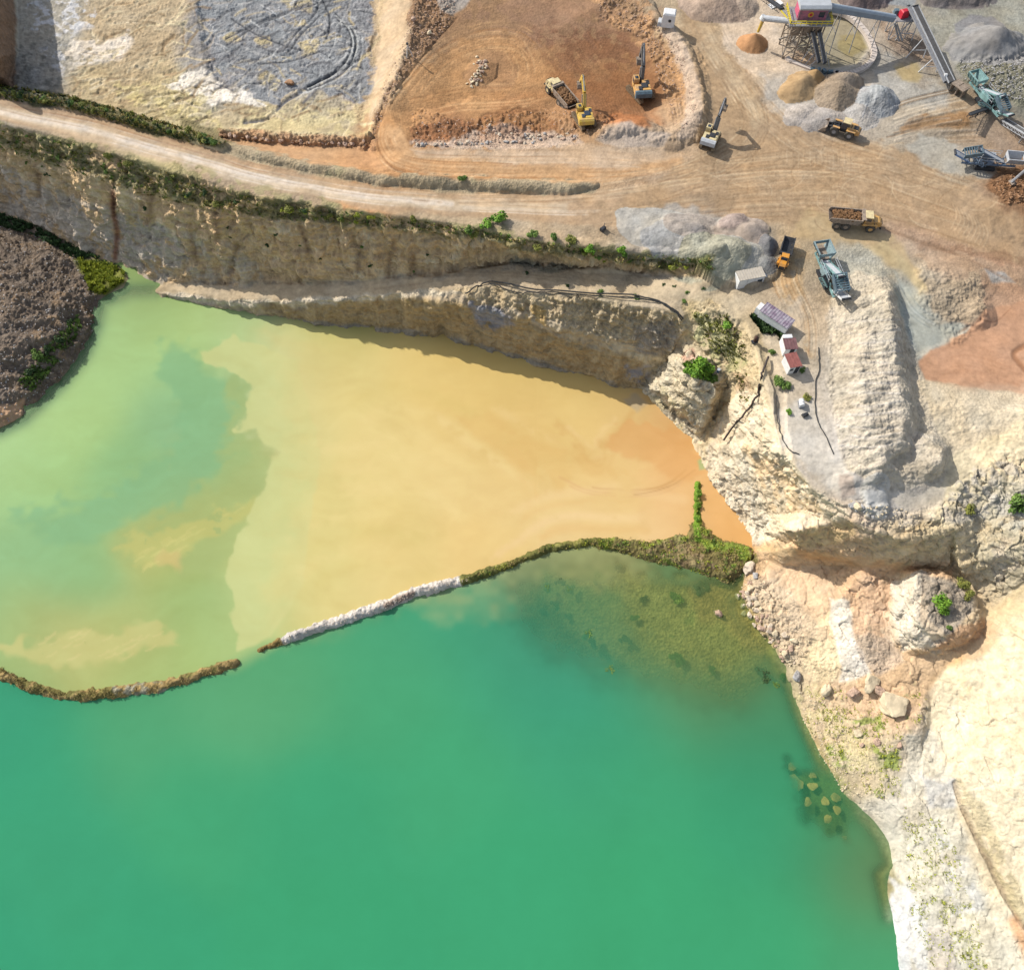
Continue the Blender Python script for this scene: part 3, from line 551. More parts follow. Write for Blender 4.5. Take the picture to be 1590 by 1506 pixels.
tracks([(560,300),(760,308),(920,300),(1040,285)], 8, 20, (172,136,98), (224,196,160), .5, 1.8, .05, 22)
for i in range(-1, 3): stroke(spline([(-200,108 + i),(0,150 + i * 2),(150,180 + i * 2),(300,224 + i * 2)]), (150,108,74), 1.6, .35, 1, 0, 1)
# berms: grey loose earth, dark scrub soil
paint([(345,214),(380,228),(480,252),(600,272),(720,276),(880,280),(930,284),(920,298),(800,300),(640,294),(480,272),(370,244)], (186,168,136), 3, 4, .95, g=.8)
paint([(345,214),(600,272),(880,280),(930,290),(800,302),(480,275)], (150,146,110), 3, 5, .5, patch=.25)
paint([(-320,75),(0,133),(100,148),(200,175),(300,204),(350,222),(345,232),(200,198),(100,170),(0,152),(-320,95)], (92,92,56), 3, 5, .85, g=.95)
paint([(280,180),(345,200),(360,228),(330,222),(290,205)], (136,124,86), 3, 6, .8, g=.9)
paint([(340,200),(440,208),(580,214),(582,232),(440,228),(350,218)], (196,150,110), 3, 4, .8, g=.9)
# --- junction
paint([(1040,-40),(1085,-40),(1110,40),(1160,110),(1200,170),(1290,210),(1400,230),(1500,290),(1590,340),(1590,410),(1480,370),(1400,350),(1300,350),(1180,340),(1100,320),(960,340),(900,330),(1000,290),(1070,250),(1100,200),(1090,110),(1055,30)], (186,156,120), 8, 8, .85, g=.3)
paint([(1062,-40),(1082,-40),(1105,40),(1150,120),(1190,170),(1180,200),(1140,150),(1100,80)], (206,180,144), 8, 8, .75)
paint([(1240,330),(1300,335),(1370,360),(1400,380),(1440,450),(1420,440),(1350,380),(1270,372),(1232,360)], (198,172,130), 6, 5, .9, g=.1)
tracks([(1070,-40),(1100,50),(1150,130),(1170,200),(1120,250),(1020,290),(900,310)], 12, 50, (164,132,96), (216,190,154), .45, 2, .05, 23)
tracks([(1080,-40),(1110,50),(1170,140),(1260,220),(1400,270),(1590,340)], 14, 70, (162,132,98), (212,188,154), .45, 2, .06, 24)
tracks([(900,325),(1050,305),(1200,290),(1350,300),(1590,370)], 16, 90, (162,130,96), (214,188,152), .45, 2, .06, 25)
tracks([(1000,300),(1150,270),(1300,250),(1400,250)], 10, 60, (166,134,100), (206,180,146), .4, 2, .05, 26)
for r_ in range(44):      # arcs where machines turned
    cx, cy = random.uniform(1080, 1540), random.uniform(215, 350); rr = random.uniform(18, 50); a0 = random.uniform(0, 6.28)
    stroke([(cx + rr * math.cos(a0 + k * .18), cy + .72 * rr * math.sin(a0 + k * .18)) for k in range(9)], random.choice([(160,130,96),(212,186,150)]), 1.8, .5, 1, -.05)
for i in range(9): stroke([(1490 + i * 5.5, 300 + i * 5 + k * 6 - 18) if 0 else (1480 + i * 6 + 6 * math.sin(k * .7), 320 + i * 3.5 + k * 7) for k in range(6)], (212,184,148), 1.6, .5, 1, .06)
for i in range(12): stroke([(1222 + i * 9, 232 + (i % 3) * 4 + k * 5) for k in range(5)], (166,136,102) if i % 2 else (208,182,148), 1.6, .45, 1, .05)
for i in range(12): stroke([(1270 + i * 9, 305 + k * 4) for k in range(5)], (166,136,102) if i % 2 else (208,182,148), 1.6, .4, 1, .05)
# --- plant yard
paint([(1120,30),(1160,20),(1200,30),(1225,75),(1230,100),(1290,125),(1260,145),(1200,130),(1150,110),(1128,70)], (224,202,176), 5, 6, .85, g=.4)
paint([(1180,120),(1240,115),(1330,120),(1360,130),(1385,160),(1360,195),(1290,200),(1230,180),(1190,150)], (196,186,172), 6, 6, .9, g=.4)
paint([(1340,60),(1380,90),(1420,130),(1480,140),(1470,165),(1400,165),(1360,140),(1350,100)], (184,178,166), 6, 8, .8)
paint([(1390,105),(1420,100),(1432,115),(1425,128),(1400,124)], (190,168,118), 4, 4, .85, g=.1)
paint([(1370,40),(1420,45),(1450,80),(1450,110),(1420,100),(1380,80)], (168,144,122), 5, 6, .85, g=.8)
paint([(1430,20),(1590,15),(1590,60),(1520,95),(1460,90)], (166,163,148), 6, 8, .8)
paint([(1425,-40),(1532,-40),(1530,12),(1490,15),(1440,10)], (124,116,114), 2, 2, .95, g=.5)
paint([(1300,-30),(1355,-30),(1355,14),(1325,14)], (128,112,110), 3, 3, .9)
paint([(1360,-30),(1425,-30),(1420,12),(1365,8)], (166,168,174), 3, 4, .9)
paint([(1478,36),(1505,24),(1540,25),(1565,45),(1590,60),(1580,86),(1540,92),(1500,78)], (150,147,146), 2, 2, .95, g=.35)
paint([(1500,88),(1590,92),(1700,90),(1700,200),(1590,165),(1550,150),(1505,130),(1485,110)], (142,138,116), 4, 6, .9, g=1)
paint([(1500,88),(1700,90),(1700,200),(1505,130)], (190,184,164), 4, 6, .7, patch=.25)
paint([(1085,-30),(1150,-30),(1170,15),(1150,32),(1120,22),(1090,10)], (184,160,140), 3, 4, .9)
paint([(1240,60),(1262,35),(1300,22),(1335,42),(1348,75),(1330,100),(1290,106),(1240,95)], (168,156,128), 3, 2, .95, g=.2)
paint([(1300,55),(1335,50),(1345,75),(1320,88),(1300,75)], (164,146,92), 3, 4, .7)
paint([(1228,95),(1240,80),(1262,82),(1270,98),(1250,105)], (204,172,140), 3, 2, .85)
paint([(1400,185),(1480,170),(1508,180),(1500,195),(1440,200),(1400,205)], (168,126,80), 4, 6, .8)
tracks([(1370,195),(1430,175),(1500,160)], 9, 50, (150,120,84), (204,190,168), .6, 3, .15, 27)
tracks([(1380,220),(1450,205),(1530,200)], 7, 36, (150,122,92), (196,180,160), .5, 3, .12, 28)
paint([(1412,225),(1440,212),(1480,225),(1530,262),(1560,275),(1520,275),(1450,262),(1425,245)], (186,180,166), 4, 6, .85, g=.3)
paint([(1550,262),(1700,250),(1700,330),(1590,326),(1550,312),(1528,290)], (136,98,66), 4, 5, .9, g=1)
paint([(1550,262),(1700,250),(1700,330),(1590,326),(1550,312)], (206,178,150), 4, 6, .7, patch=.18)
# grey heaps south of the junction
paint([(985,330),(1040,318),(1100,330),(1180,350),(1200,400),(1170,420),(1130,400),(1060,400),(1000,370)], (188,180,168), 5, 6, .8, g=.4)
paint([(1000,355),(1060,345),(1115,372),(1105,392),(1060,392),(1010,375)], (174,174,176), 4, 4, .9, g=.4)
paint([(1215,375),(1260,378),(1250,420),(1245,500),(1265,560),(1230,540),(1205,440)], (200,164,116), 6, 8, .7, patch=.6)
tracks([(1225,400),(1222,440),(1250,500),(1250,560)], 9, 40, (176,138,96), (224,200,164), .5, 2.4, .06, 29)
paint([(1290,385),(1360,385),(1390,430),(1330,445),(1290,420)], (186,182,166), 5, 6, .85, g=.7)
paint([(1345,385),(1375,375),(1400,400),(1440,450),(1430,455),(1390,420)], (200,178,134), 5, 4, .8, g=.15)
paint(RIDGE, (214,200,176), 4, 4, .9, g=.85); paint(RIDGE, (188,176,162), 4, 8, .5, patch=.3)
for i in range(26): stroke(spline([(1305 + random.uniform(-8, 20), 500 + i * 8), (1350, 500 + i * 8 + random.uniform(-6, 4)), (1398, 495 + i * 8.2 + random.uniform(-5, 5))]), (176,164,150) if i % 2 else (220,212,202), 3, .4, 1.5, random.choice((-.22, .2)), 3)
paint([(1388,425),(1415,455),(1440,500),(1490,500),(1500,505),(1470,530),(1430,545),(1405,480)], (182,182,168), 4, 4, .95, g=.2)
tracks([(1395,440),(1420,480),(1460,505),(1500,508)], 6, 18, (150,156,150), (204,206,200), .5, 2, .06, 30)
paint([(1420,550),(1460,530),(1505,505),(1500,518),(1440,555)], (206,200,182), 3, 3, .9)
paint([(1425,395),(1470,385),(1520,400),(1590,420),(1590,450),(1520,430),(1440,420)], (190,160,130), 5, 8, .7)
paint([(1530,420),(1560,425),(1575,440),(1540,440)], (188,186,180), 3, 3, .8)
paint([(1440,440),(1520,430),(1530,480),(1500,500),(1450,480)], (186,166,138), 4, 8, .8, g=.8)
paint([(1420,375),(1520,378),(1590,400),(1590,412),(1500,395),(1430,385)], (150,116,88), 4, 5, .6, patch=.5)
stroke(spline([(1360,352),(1420,372),(1480,392),(1560,432),(1600,440)]), (150,118,90), 5, .5, 2, -.15, 3, br=.3)
paint([(1425,560),(1445,545),(1500,515),(1530,480),(1600,470),(1700,480),(1700,620),(1590,614),(1500,602),(1440,590)], (208,160,124), 3, 3, .97, g=.1)
stroke(spline([(1600,532),(1575,548),(1585,565),(1600,580)]), (170,120,84), 8, .8, 3, -.2)
stroke(spline([(1522,495),(1545,500),(1570,480)]), (168,122,90), 2, .6, 1)
tracks([(1440,575),(1500,560),(1560,575),(1600,590)], 7, 40, (196,146,110), (222,178,142), .3, 3, 0, 31)
paint([(1425,590),(1460,600),(1590,620),(1590,650),(1480,720),(1475,690),(1445,650)], (218,200,168), 4, 6, .85, g=.6)
paint([(1470,745),(1480,715),(1590,640),(1890,640),(1890,700),(1590,690),(1500,740),(1450,800),(1440,780)], (240,220,176), 5, 8, .85, g=.4)
for m_, c_, g_, s_ in CONES:
    a_ = m_ * (.92 + .0 * P8); C = C * (1 - a_[..., None]) + lin(c_) * a_[..., None] * (1 + .08 * P2[..., None]); ROUGHA = np.where(m_, g_, ROUGHA)
for i in range(8): stroke(spline([(1356 + i * 3, 130 + i), (1346 + i * 5.5, 158), (1340 + i * 4.5, 184)]), (136,140,150) if i % 2 else (208,208,210), 2.2, .5, 1, .06)
# cliffs: strata and stains
paint(CLIFF_UP, (230,196,148), 4, 3, .95, g=.8)
paint(CLIFF_UP, (170,138,100), 6, 10, .6, patch=.34); paint(CLIFF_UP, (236,214,174), 6, 10, .7, patch=.34)
paint([(-320,200),(0,262),(120,310),(180,330),(270,350),(300,400),(262,440),(100,380),(0,330),(-320,255)], (196,186,172), 6, 12, .7, patch=.6)
paint([(180,335),(320,365),(420,400),(440,440),(262,440),(190,400)], (190,178,158), 6, 12, .6, patch=.45)
stroke(spline([(176,300),(178,330),(182,360),(180,400)]), (150,92,62), 9, .8, 4, 0, 3); stroke([(176,285),(178,330)], (96,66,48), 5, .7, 2, -.3, 2)
for x, y in [(60,260),(235,300),(330,330),(300,360),(470,345),(365,380),(560,370),(610,375),(640,400)]: stroke([(x, y), (x + random.uniform(-6, 6), y + 45)], (122,88,60), 9, .5, 5, -.3, 5)
paint([(-320,130),(0,192),(60,203),(200,243),(380,297),(560,328),(740,352),(900,384),(1000,395),(1110,400),(1105,425),(1030,418),(900,400),(740,372),(560,352),(380,334),(300,318),(200,290),(60,244),(0,228),(-320,170)], (128,124,82), 4, 8, .8, patch=.62, g=.9)
paint([(-320,128),(0,190),(200,240),(560,325),(740,350),(900,380),(900,392),(740,362),(560,338),(200,256),(0,206),(-320,146)], (176,164,118), 3, 5, .7, patch=.6)
paint([(1040,395),(1100,398),(1112,420),(1060,428),(1020,415)], (96,104,56), 4, 6, .7, patch=.6)
# bench and lower cliff
paint([(245,440),(400,441),(560,435),(740,414),(900,414),(1060,437),(1110,440),(1060,470),(900,456),(760,440),(600,454),(400,466),(300,458)], (206,184,150), 3, 4, .9, g=.4)
paint([(262,442),(560,438),(740,416),(850,408),(840,420),(640,432),(400,446)], (150,144,130), 3, 6, .6, patch=.5, g=.8)
paint([(800,396),(850,404),(900,416),(860,420),(790,412)], (140,138,120), 3, 6, .8, g=1)
tracks([(560,446),(700,432),(850,438),(1000,455)], 5, 14, (180,156,122), (226,206,174), .5, 2, .05, 32)
paint([(250,452),(300,462),(400,470),(520,462),(640,452),(740,444),(740,452),(600,466),(500,476),(400,480),(300,472)], (230,214,186), 3, 4, .9, patch=.85, g=.9)
paint([(400,478),(520,472),(640,462),(740,470),(860,520),(1000,560),(1000,612),(900,592),(700,536),(500,514),(420,500)], (192,166,120), 4, 5, .9, g=.7)
paint([(400,478),(640,462),(740,470),(1000,560),(1000,612),(900,592),(700,536),(500,514)], (160,132,90), 5, 8, .6, patch=.35)
paint([(730,475),(770,480),(800,505),(770,510),(735,500)], (158,158,168), 4, 7, .9, patch=.8)
paint([(980,570),(1012,575),(1000,600),(975,590)], (160,160,166), 4, 7, .7, patch=.6)
paint([(400,492),(500,510),(600,517),(700,532),(800,560),(900,588),(985,611),(985,604),(900,580),(800,550),(700,522),(600,508),(500,500)], (150,146,138), 2, 3, .7, patch=.7)
paint([(700,446),(760,444),(900,462),(1045,488),(1062,500),(1040,552),(1000,545),(900,508),(820,488),(760,474)], (206,184,146), 3, 5, .9, g=1)
paint([(790,470),(850,480),(850,505),(800,492)], (214,174,100), 4, 7, .7, patch=.6)
paint([(980,500),(1040,500),(1055,520),(1030,550),(990,545)], (170,160,148), 5, 6, .7, g=1)
# east bank
paint([(1060,470),(1110,470),(1160,520),(1180,600),(1150,690),(1100,730),(1080,690),(1110,640),(1120,560),(1060,520)], (216,190,140), 4, 8, .8, g=.8)
paint([(1070,480),(1150,500),(1165,560),(1130,580),(1080,530)], (166,168,96), 5, 8, .7, patch=.5)
paint([(1140,580),(1165,590),(1170,640),(1150,650)], (196,150,110), 5, 8, .6, patch=.6)
paint([(995,606),(1030,560),(1060,545),(1100,560),(1112,600),(1080,690),(1030,650)], (232,216,182), 3, 5, .85, g=1)
paint([(1000,612),(1030,600),(1080,650),(1080,690),(1040,655)], (196,180,120), 4, 8, .6, patch=.45)
paint([(1060,555),(1075,545),(1080,560),(1066,566)], (212,146,122), 3, 5, .7)
paint([(1085,735),(1120,640),(1160,600),(1210,650),(1260,760),(1320,800),(1240,830),(1170,840)], (244,224,190), 4, 6, .85, g=.6)
paint([(1100,735),(1140,700),(1200,800),(1180,838),(1168,836)], (240,228,202), 4, 8, .7, patch=.55)
paint([(1150,690),(1240,740),(1290,800),(1200,790)], (238,196,136), 4, 10, .6, patch=.5)
paint([(1170,838),(1240,826),(1300,860),(1340,878),(1250,880),(1180,870)], (232,186,132), 5, 8, .6, patch=.6)
paint([(1235,828),(1262,815),(1320,815),(1328,830),(1290,845),(1240,846)], (222,184,120), 3, 4, .8)
paint([(1180,480),(1240,470),(1255,560),(1275,680),(1320,760),(1280,770),(1225,700),(1200,620)], (206,190,166), 6, 8, .7, g=.4)
paint([(1205,640),(1260,620),(1300,690),(1330,760),(1290,760),(1230,700)], (216,207,192), 6, 8, .85, g=.35)
paint([(1340,765),(1375,760),(1380,790),(1350,795)], (214,212,206), 3, 3, .9, g=.3)
paint([(1302,738),(1325,738),(1330,770),(1308,775)], (196,178,162), 3, 3, .9)
paint([(1375,760),(1470,755),(1465,785),(1400,795)], (216,204,184), 4, 4, .8, g=.4)
paint([(1400,795),(1460,775),(1450,810),(1400,820)], (214,200,180), 4, 6, .6, g=.9)
paint([(1480,750),(1560,720),(1590,735),(1590,800),(1500,810),(1450,800)], (182,176,166), 5, 12, .75, patch=.5, g=1)
paint([(1530,850),(1590,840),(1590,900),(1545,900)], (196,194,196), 5, 10, .7, patch=.6, g=1)
paint([(1420,820),(1590,800),(1700,860),(1540,940),(1460,890)], (214,190,144), 5, 10, .6, patch=.6, g=1)
paint([(1235,845),(1340,875),(1480,875),(1480,900),(1350,890),(1240,860)], (230,176,120), 4, 7, .8)
paint([(1370,990),(1450,1005),(1540,960),(1560,1000),(1460,1040),(1430,1100),(1370,1100),(1330,1060)], (228,184,130), 5, 7, .85)
paint([(1310,890),(1390,900),(1380,1000),(1320,980)], (240,188,142), 5, 9, .6, patch=.7)
paint([(1288,928),(1322,930),(1328,990),(1352,1045),(1303,1062),(1298,1000)], (252,240,220), 3, 5, .97, g=.6)
paint([(1255,990),(1298,1000),(1300,1060),(1262,1065),(1245,1040)], (240,218,172), 3, 6, .85, g=.9)
paint([(1330,980),(1385,985),(1400,1030),(1360,1050),(1335,1020)], (212,186,160), 4, 7, .7, g=.9)
paint([(1155,890),(1215,900),(1270,980),(1240,1040),(1190,980)], (222,196,160), 4, 6, .7, g=1)
paint([(1240,1060),(1300,1075),(1340,1130),(1400,1180),(1400,1240),(1320,1235),(1250,1130)], (206,192,128), 6, 10, .6, patch=.55, g=.8)
paint([(1280,1060),(1390,1070),(1400,1110),(1340,1120),(1290,1100)], (228,186,140), 5, 8, .7, patch=.7)
for q in [[(1330,1115),(1370,1100),(1370,1130),(1335,1140)],[(1360,1150),(1400,1160),(1395,1205),(1365,1195)],[(1400,1090),(1430,1060),(1440,1100),(1415,1150)],[(1340,1225),(1370,1215),(1370,1240),(1345,1245)],[(1380,1265),(1410,1270),(1405,1300),(1385,1300)],[(1280,1155),(1310,1165),(1320,1195),(1290,1185)],[(1480,1440),(1510,1445),(1535,1506),(1500,1506)],[(1440,1330),(1490,1400),(1480,1440),(1450,1400)]]:
    paint(q, (150,168,84), 4, 9, .8, patch=.5, g=.8)
paint([(1385,905),(1432,888),(1428,960),(1450,1000),(1400,1010),(1388,960)], (246,232,208), 3, 5, .85, g=.8)
paint([(1432,890),(1480,900),(1510,940),(1480,990),(1440,970),(1425,920)], (150,140,130), 4, 7, .8, patch=.7, g=1)
paint([(1480,980),(1530,950),(1530,985),(1490,1005),(1440,1010)], (212,150,92), 3, 5, .7)
paint([(1450,1110),(1470,1060),(1540,990),(1890,900),(1890,1800),(1700,1600),(1590,1420),(1510,1250),(1460,1180)], (244,226,188), 6, 8, .8, g=.5)
paint([(1470,1060),(1560,980),(1700,960),(1700,1200),(1550,1200)], (248,214,160), 6, 16, .6, patch=.4)
paint([(1460,1100),(1700,1000),(1700,1500),(1520,1250)], (228,222,200), 6, 12, .5, patch=.35)
paint([(1410,1140),(1450,1140),(1480,1240),(1520,1350),(1560,1480),(1590,1560),(1420,1560),(1410,1420),(1385,1340),(1395,1260)], (222,214,192), 6, 10, .85, g=.7)
paint([(1400,1290),(1470,1290),(1560,1480),(1590,1560),(1430,1560),(1410,1420)], (176,172,140), 6, 12, .6, patch=.26, g=.8)
paint([(1400,1290),(1470,1290),(1560,1480),(1430,1560)], (150,168,96), 4, 10, .5, patch=.14)
paint([(1430,1200),(1480,1210),(1485,1250),(1440,1250)], (206,206,204), 4, 6, .8)
paint([(1375,1360),(1410,1370),(1440,1430),(1440,1506),(1400,1560),(1382,1420)], (222,220,214), 4, 7, .8, patch=.7, g=.6)
paint([(1455,1300),(1500,1310),(1530,1400),(1480,1420)], (216,212,202), 5, 10, .7, patch=.6)
paint([(1440,1440),(1475,1440),(1490,1560),(1440,1560)], (206,196,182), 4, 6, .8)
stroke(spline([(1482,1215),(1500,1262),(1530,1330),(1575,1410),(1600,1450)]), (160,140,110), 8, .8, 3, -.5, 3, g=.9)
paint([(1488,1210),(1525,1245),(1560,1330),(1600,1420),(1600,1450),(1570,1400),(1515,1290)], (196,178,130), 4, 6, .7, patch=.7, g=.9)
stroke(spline([(1575,1430),(1600,1490)]), (228,160,96), 20, .7, 8, 0, 4)
# the east banks are pale cream rock
_e = np.zeros(Z.shape)
for q in (EBANK, NEAST, LOWER, CREAM, TOWER, [(1450,600),(1890,600),(1890,1000),(1450,820)]):
    m, a = zone_alpha(q, 8, 6)
    if a is not None: _e[m] = np.maximum(_e[m], a)
_g = (C[..., 1] > C[..., 0] * .98)
_e = _e * .2 * (1 - _g); C = C * (1 - _e[..., None]) + lin((240, 226, 202)) * _e[..., None]
# spoil heap
paint(SPOIL, (136,120,104), 5, 6, .95, g=1)
paint(SPOIL, (190,168,138), 5, 8, .7, patch=.3); paint(SPOIL, (108,94,80), 5, 6, .6, patch=.3); paint(SPOIL, (150,120,88), 8, 10, .5, patch=.35)
paint([(-60,620),(0,632),(36,620),(34,650),(0,668),(-60,690)], (214,172,132), 3, 4, .9, g=.3)
paint([(120,400),(150,398),(192,420),(196,436),(160,462),(140,455)], (134,140,52), 4, 5, .85, g=.9)
# lake bed by the east shore
paint([(820,880),(900,862),(1060,890),(1130,905),(1190,1000),(1230,1100),(1150,1100),(1000,1060),(900,1000)], (214,196,122), 10, 12, .9, g=.5)
paint([(860,885),(1060,900),(1180,1000),(1150,1080),(950,1020)], (150,160,90), 10, 12, .6, patch=.25)
paint([(1215,1190),(1300,1210),(1330,1290),(1290,1310),(1240,1270)], (120,150,92), 14, 6, .9)
paint([(1060,900),(1130,905),(1190,1000),(1180,1020),(1090,960)], (220,176,110), 10, 10, .6)
# dams
dm = (Z > WATER - 1.2) & (Z < -22) & (PU < 1185)
def dampaint(pts, wd, c, o=1, patch=None, g=.9):
    d, _ = seg_dist(PU[dmx], PV[dmx], pts); a = (1 - sstep(wd - 3, wd + 1, d + 1.5 * P2[dmx])) * o
    if patch is not None: a = a * sstep(1 - 2 * patch - .12, 1 - 2 * patch + .12, (P8[dmx] * .4 + P2[dmx] * .9) * 1.3)
    C[dmx] = C[dmx] * (1 - a[:, None]) + lin(c) * a[:, None]; ROUGHA[dmx] = g
dmx = (PV > 740) & (PV < 1110) & (PU < 1190) & (PU > -320)
dampaint(DAM_W, 26, (176,150,96)); dampaint(DAM_W, 26, (112,110,56), .8, .45); dampaint([(185,1070),(235,1070),(258,1066)], 12, (178,172,152), .8, .45)
dampaint([(403,1008),(452,990)], 20, (160,132,76)); dampaint([(455,988),(520,967),(600,939),(640,920),(728,899)], 20, (228,218,206)); dampaint([(600,940),(640,922)], 6, (150,126,112), .9, .7)
dampaint([(734,897),(790,877),(850,852),(915,842),(960,845)], 22, (122,120,62)); dampaint([(734,897),(850,852),(960,845)], 22, (164,156,84), .8, .4)
blob = [(905,840),(950,835),(1010,836),(1060,826),(1078,800),(1074,755),(1086,745),(1094,770),(1094,815),(1120,834),(1165,845),(1178,868),(1150,905),(1130,915),(1080,896),(1020,882),(960,864)]
paint(blob, (134,124,76), 3, 3, .95, g=1); paint(blob, (128,148,56), 3, 3, .8, patch=.4); paint([(1000,850),(1060,835),(1110,870),(1130,890),(1060,880)], (158,132,104), 4, 6, .7, patch=.5)
paint([(1085,838),(1120,836),(1162,848),(1165,860),(1100,850)], (150,176,70), 3, 4, .8); stroke([(1083,750),(1081,790),(1084,835)], (120,158,52), 12, .9, 3)

# --- natural variation everywhere (mineral speckle, not light)
vein = 1 - np.abs(fbm(X / 2.6 + .5 * P2, Y / 1.8, Z / 1.2, 151, 3)) * 2.4
v = 1 + .16 * P8 + .20 * P2 * (.45 + ROUGHA * .7) + .20 * P05 * (.3 + ROUGHA) - .16 * np.clip(vein, 0, 1) ** 3 * (.5 + ROUGHA)
hue = .035 * noise(X / 3.1, Y / 3.1, Z / 3.1, 141)
C = C * v[..., None]; C[..., 0] *= 1 + hue; C[..., 2] *= 1 - hue * 1.6
C[..., 2] -= .55 * np.maximum(0, C[..., 2] - .94 * C[..., 0])
lum = C @ np.array([.3, .55, .15]); sat = (C.max(-1) - C.min(-1)) / (C.max(-1) + 1e-6); ds = .06 * np.clip(sat, 0, 1) * (C[..., 0] > C[..., 1]); C = C * (1 - ds[..., None]) + lum[..., None] * ds[..., None]
C = np.clip(C / KEXP / 1.04, .006, .80)

# ------------------------------------------------------------------ materials
MATS = {}
def mat(name, c, rough=.75, metal=0.0, nz=.0, sc=3.0, bump=0.0, spec=.3, c2=None):
    if name in MATS: return MATS[name]
    m = bpy.data.materials.new(name); m.use_nodes = True; n = m.node_tree.nodes; l = m.node_tree.links; b = n['Principled BSDF']
    b.inputs['Roughness'].default_value = rough; b.inputs['Metallic'].default_value = metal; b.inputs['Specular IOR Level'].default_value = spec
    c = tuple(float(v) for v in c[:3]); c2 = tuple(float(v) for v in c2) if c2 is not None else tuple(v * (1 - nz) for v in c)
    tc = n.new('ShaderNodeTexCoord'); no = n.new('ShaderNodeTexNoise'); no.inputs['Scale'].default_value = sc; no.inputs['Detail'].default_value = 5; no.inputs['Roughness'].default_value = .65
    l.new(tc.outputs['Object'], no.inputs['Vector'])
    rp = n.new('ShaderNodeValToRGB'); rp.color_ramp.elements[0].position = .38; rp.color_ramp.elements[1].position = .62
    rp.color_ramp.elements[0].color = (*c2, 1); rp.color_ramp.elements[1].color = (*c, 1)
    l.new(no.outputs[0], rp.inputs[0]); l.new(rp.outputs[0], b.inputs['Base Color'])
    if bump:
        bp = n.new('ShaderNodeBump'); bp.inputs['Strength'].default_value = bump; bp.inputs['Distance'].default_value = .1
        l.new(no.outputs[0], bp.inputs['Height']); l.new(bp.outputs[0], b.inputs['Normal'])
    MATS[name] = m; return m
def soil_material():
    m = bpy.data.materials.new('soil_and_rock'); m.use_nodes = True; n = m.node_tree.nodes; l = m.node_tree.links; b = n['Principled BSDF']
    b.inputs['Roughness'].default_value = .92; b.inputs['Specular IOR Level'].default_value = .15
    at = n.new('ShaderNodeAttribute'); at.attribute_name = 'soil'; ag = n.new('ShaderNodeAttribute'); ag.attribute_name = 'grain'
    ge = n.new('ShaderNodeNewGeometry')
    n1 = n.new('ShaderNodeTexNoise'); n1.inputs['Scale'].default_value = .7; n1.inputs['Detail'].default_value = 10; n1.inputs['Roughness'].default_value = .72
    n2 = n.new('ShaderNodeTexVoronoi'); n2.inputs['Scale'].default_value = 1.9; n2.inputs['Randomness'].default_value = 1
    for t in (n1, n2): l.new(ge.outputs['Position'], t.inputs['Vector'])
    mr = n.new('ShaderNodeMapRange'); mr.inputs['From Min'].default_value = .3; mr.inputs['From Max'].default_value = .7; mr.inputs['To Min'].default_value = .84; mr.inputs['To Max'].default_value = 1.16
    l.new(n1.outputs[0], mr.inputs['Value'])
    vm = n.new('ShaderNodeVectorMath'); vm.operation = 'SCALE'; l.new(at.outputs['Color'], vm.inputs[0]); l.new(mr.outputs[0], vm.inputs['Scale'])
    l.new(vm.outputs[0], b.inputs['Base Color'])
    ad = n.new('ShaderNodeMath'); ad.operation = 'MULTIPLY_ADD'; l.new(n2.outputs['Distance'], ad.inputs[0]); ad.inputs[1].default_value = .5; l.new(n1.outputs[0], ad.inputs[2])
    pw = n.new('ShaderNodeMath'); pw.operation = 'POWER'; l.new(ag.outputs['Fac'], pw.inputs[0]); pw.inputs[1].default_value = 1.7
    st = n.new('ShaderNodeMath'); st.operation = 'MULTIPLY_ADD'; l.new(pw.outputs[0], st.inputs[0]); st.inputs[1].default_value = .95; st.inputs[2].default_value = .03
    bp = n.new('ShaderNodeBump'); bp.inputs['Distance'].default_value = .5; l.new(st.outputs[0], bp.inputs['Strength']); l.new(ad.outputs[0], bp.inputs['Height']); l.new(bp.outputs[0], b.inputs['Normal'])
    return m
SOIL = soil_material()

# ------------------------------------------------------------------ ground mesh: one survey, split by what it is
def tag(o, label=None, cat=None, group=None, kind=None):
    if label: o['label'] = label
    if cat: o['category'] = cat
    if group: o['group'] = group
    if kind: o['kind'] = kind
    return o
def mesh_np(name, co, quads, attrs=None, m=None, smooth=True):
    me = bpy.data.meshes.new(name); nf = len(quads)
    me.vertices.add(len(co)); me.vertices.foreach_set('co', np.ascontiguousarray(co, np.float32).ravel())
    me.loops.add(nf * 4); me.loops.foreach_set('vertex_index', np.ascontiguousarray(quads, np.int32).ravel())
    me.polygons.add(nf); me.polygons.foreach_set('loop_start', np.arange(0, nf * 4, 4, dtype=np.int32)); me.polygons.foreach_set('loop_total', np.full(nf, 4, np.int32))
    me.update(calc_edges=True)
    if smooth: me.polygons.foreach_set('use_smooth', np.ones(nf, bool))
    for k, v in (attrs or {}).items():
        if v.ndim == 2:
            a = me.attributes.new(k, 'FLOAT_COLOR', 'POINT'); vv = np.concatenate([v, np.ones((len(v), 1))], 1); a.data.foreach_set('color', np.ascontiguousarray(vv, np.float32).ravel())
        else:
            a = me.attributes.new(k, 'FLOAT', 'POINT'); a.data.foreach_set('value', np.ascontiguousarray(v, np.float32))
    if m: me.materials.append(m)
    o = bpy.data.objects.new(name, me); COL.objects.link(o); return o
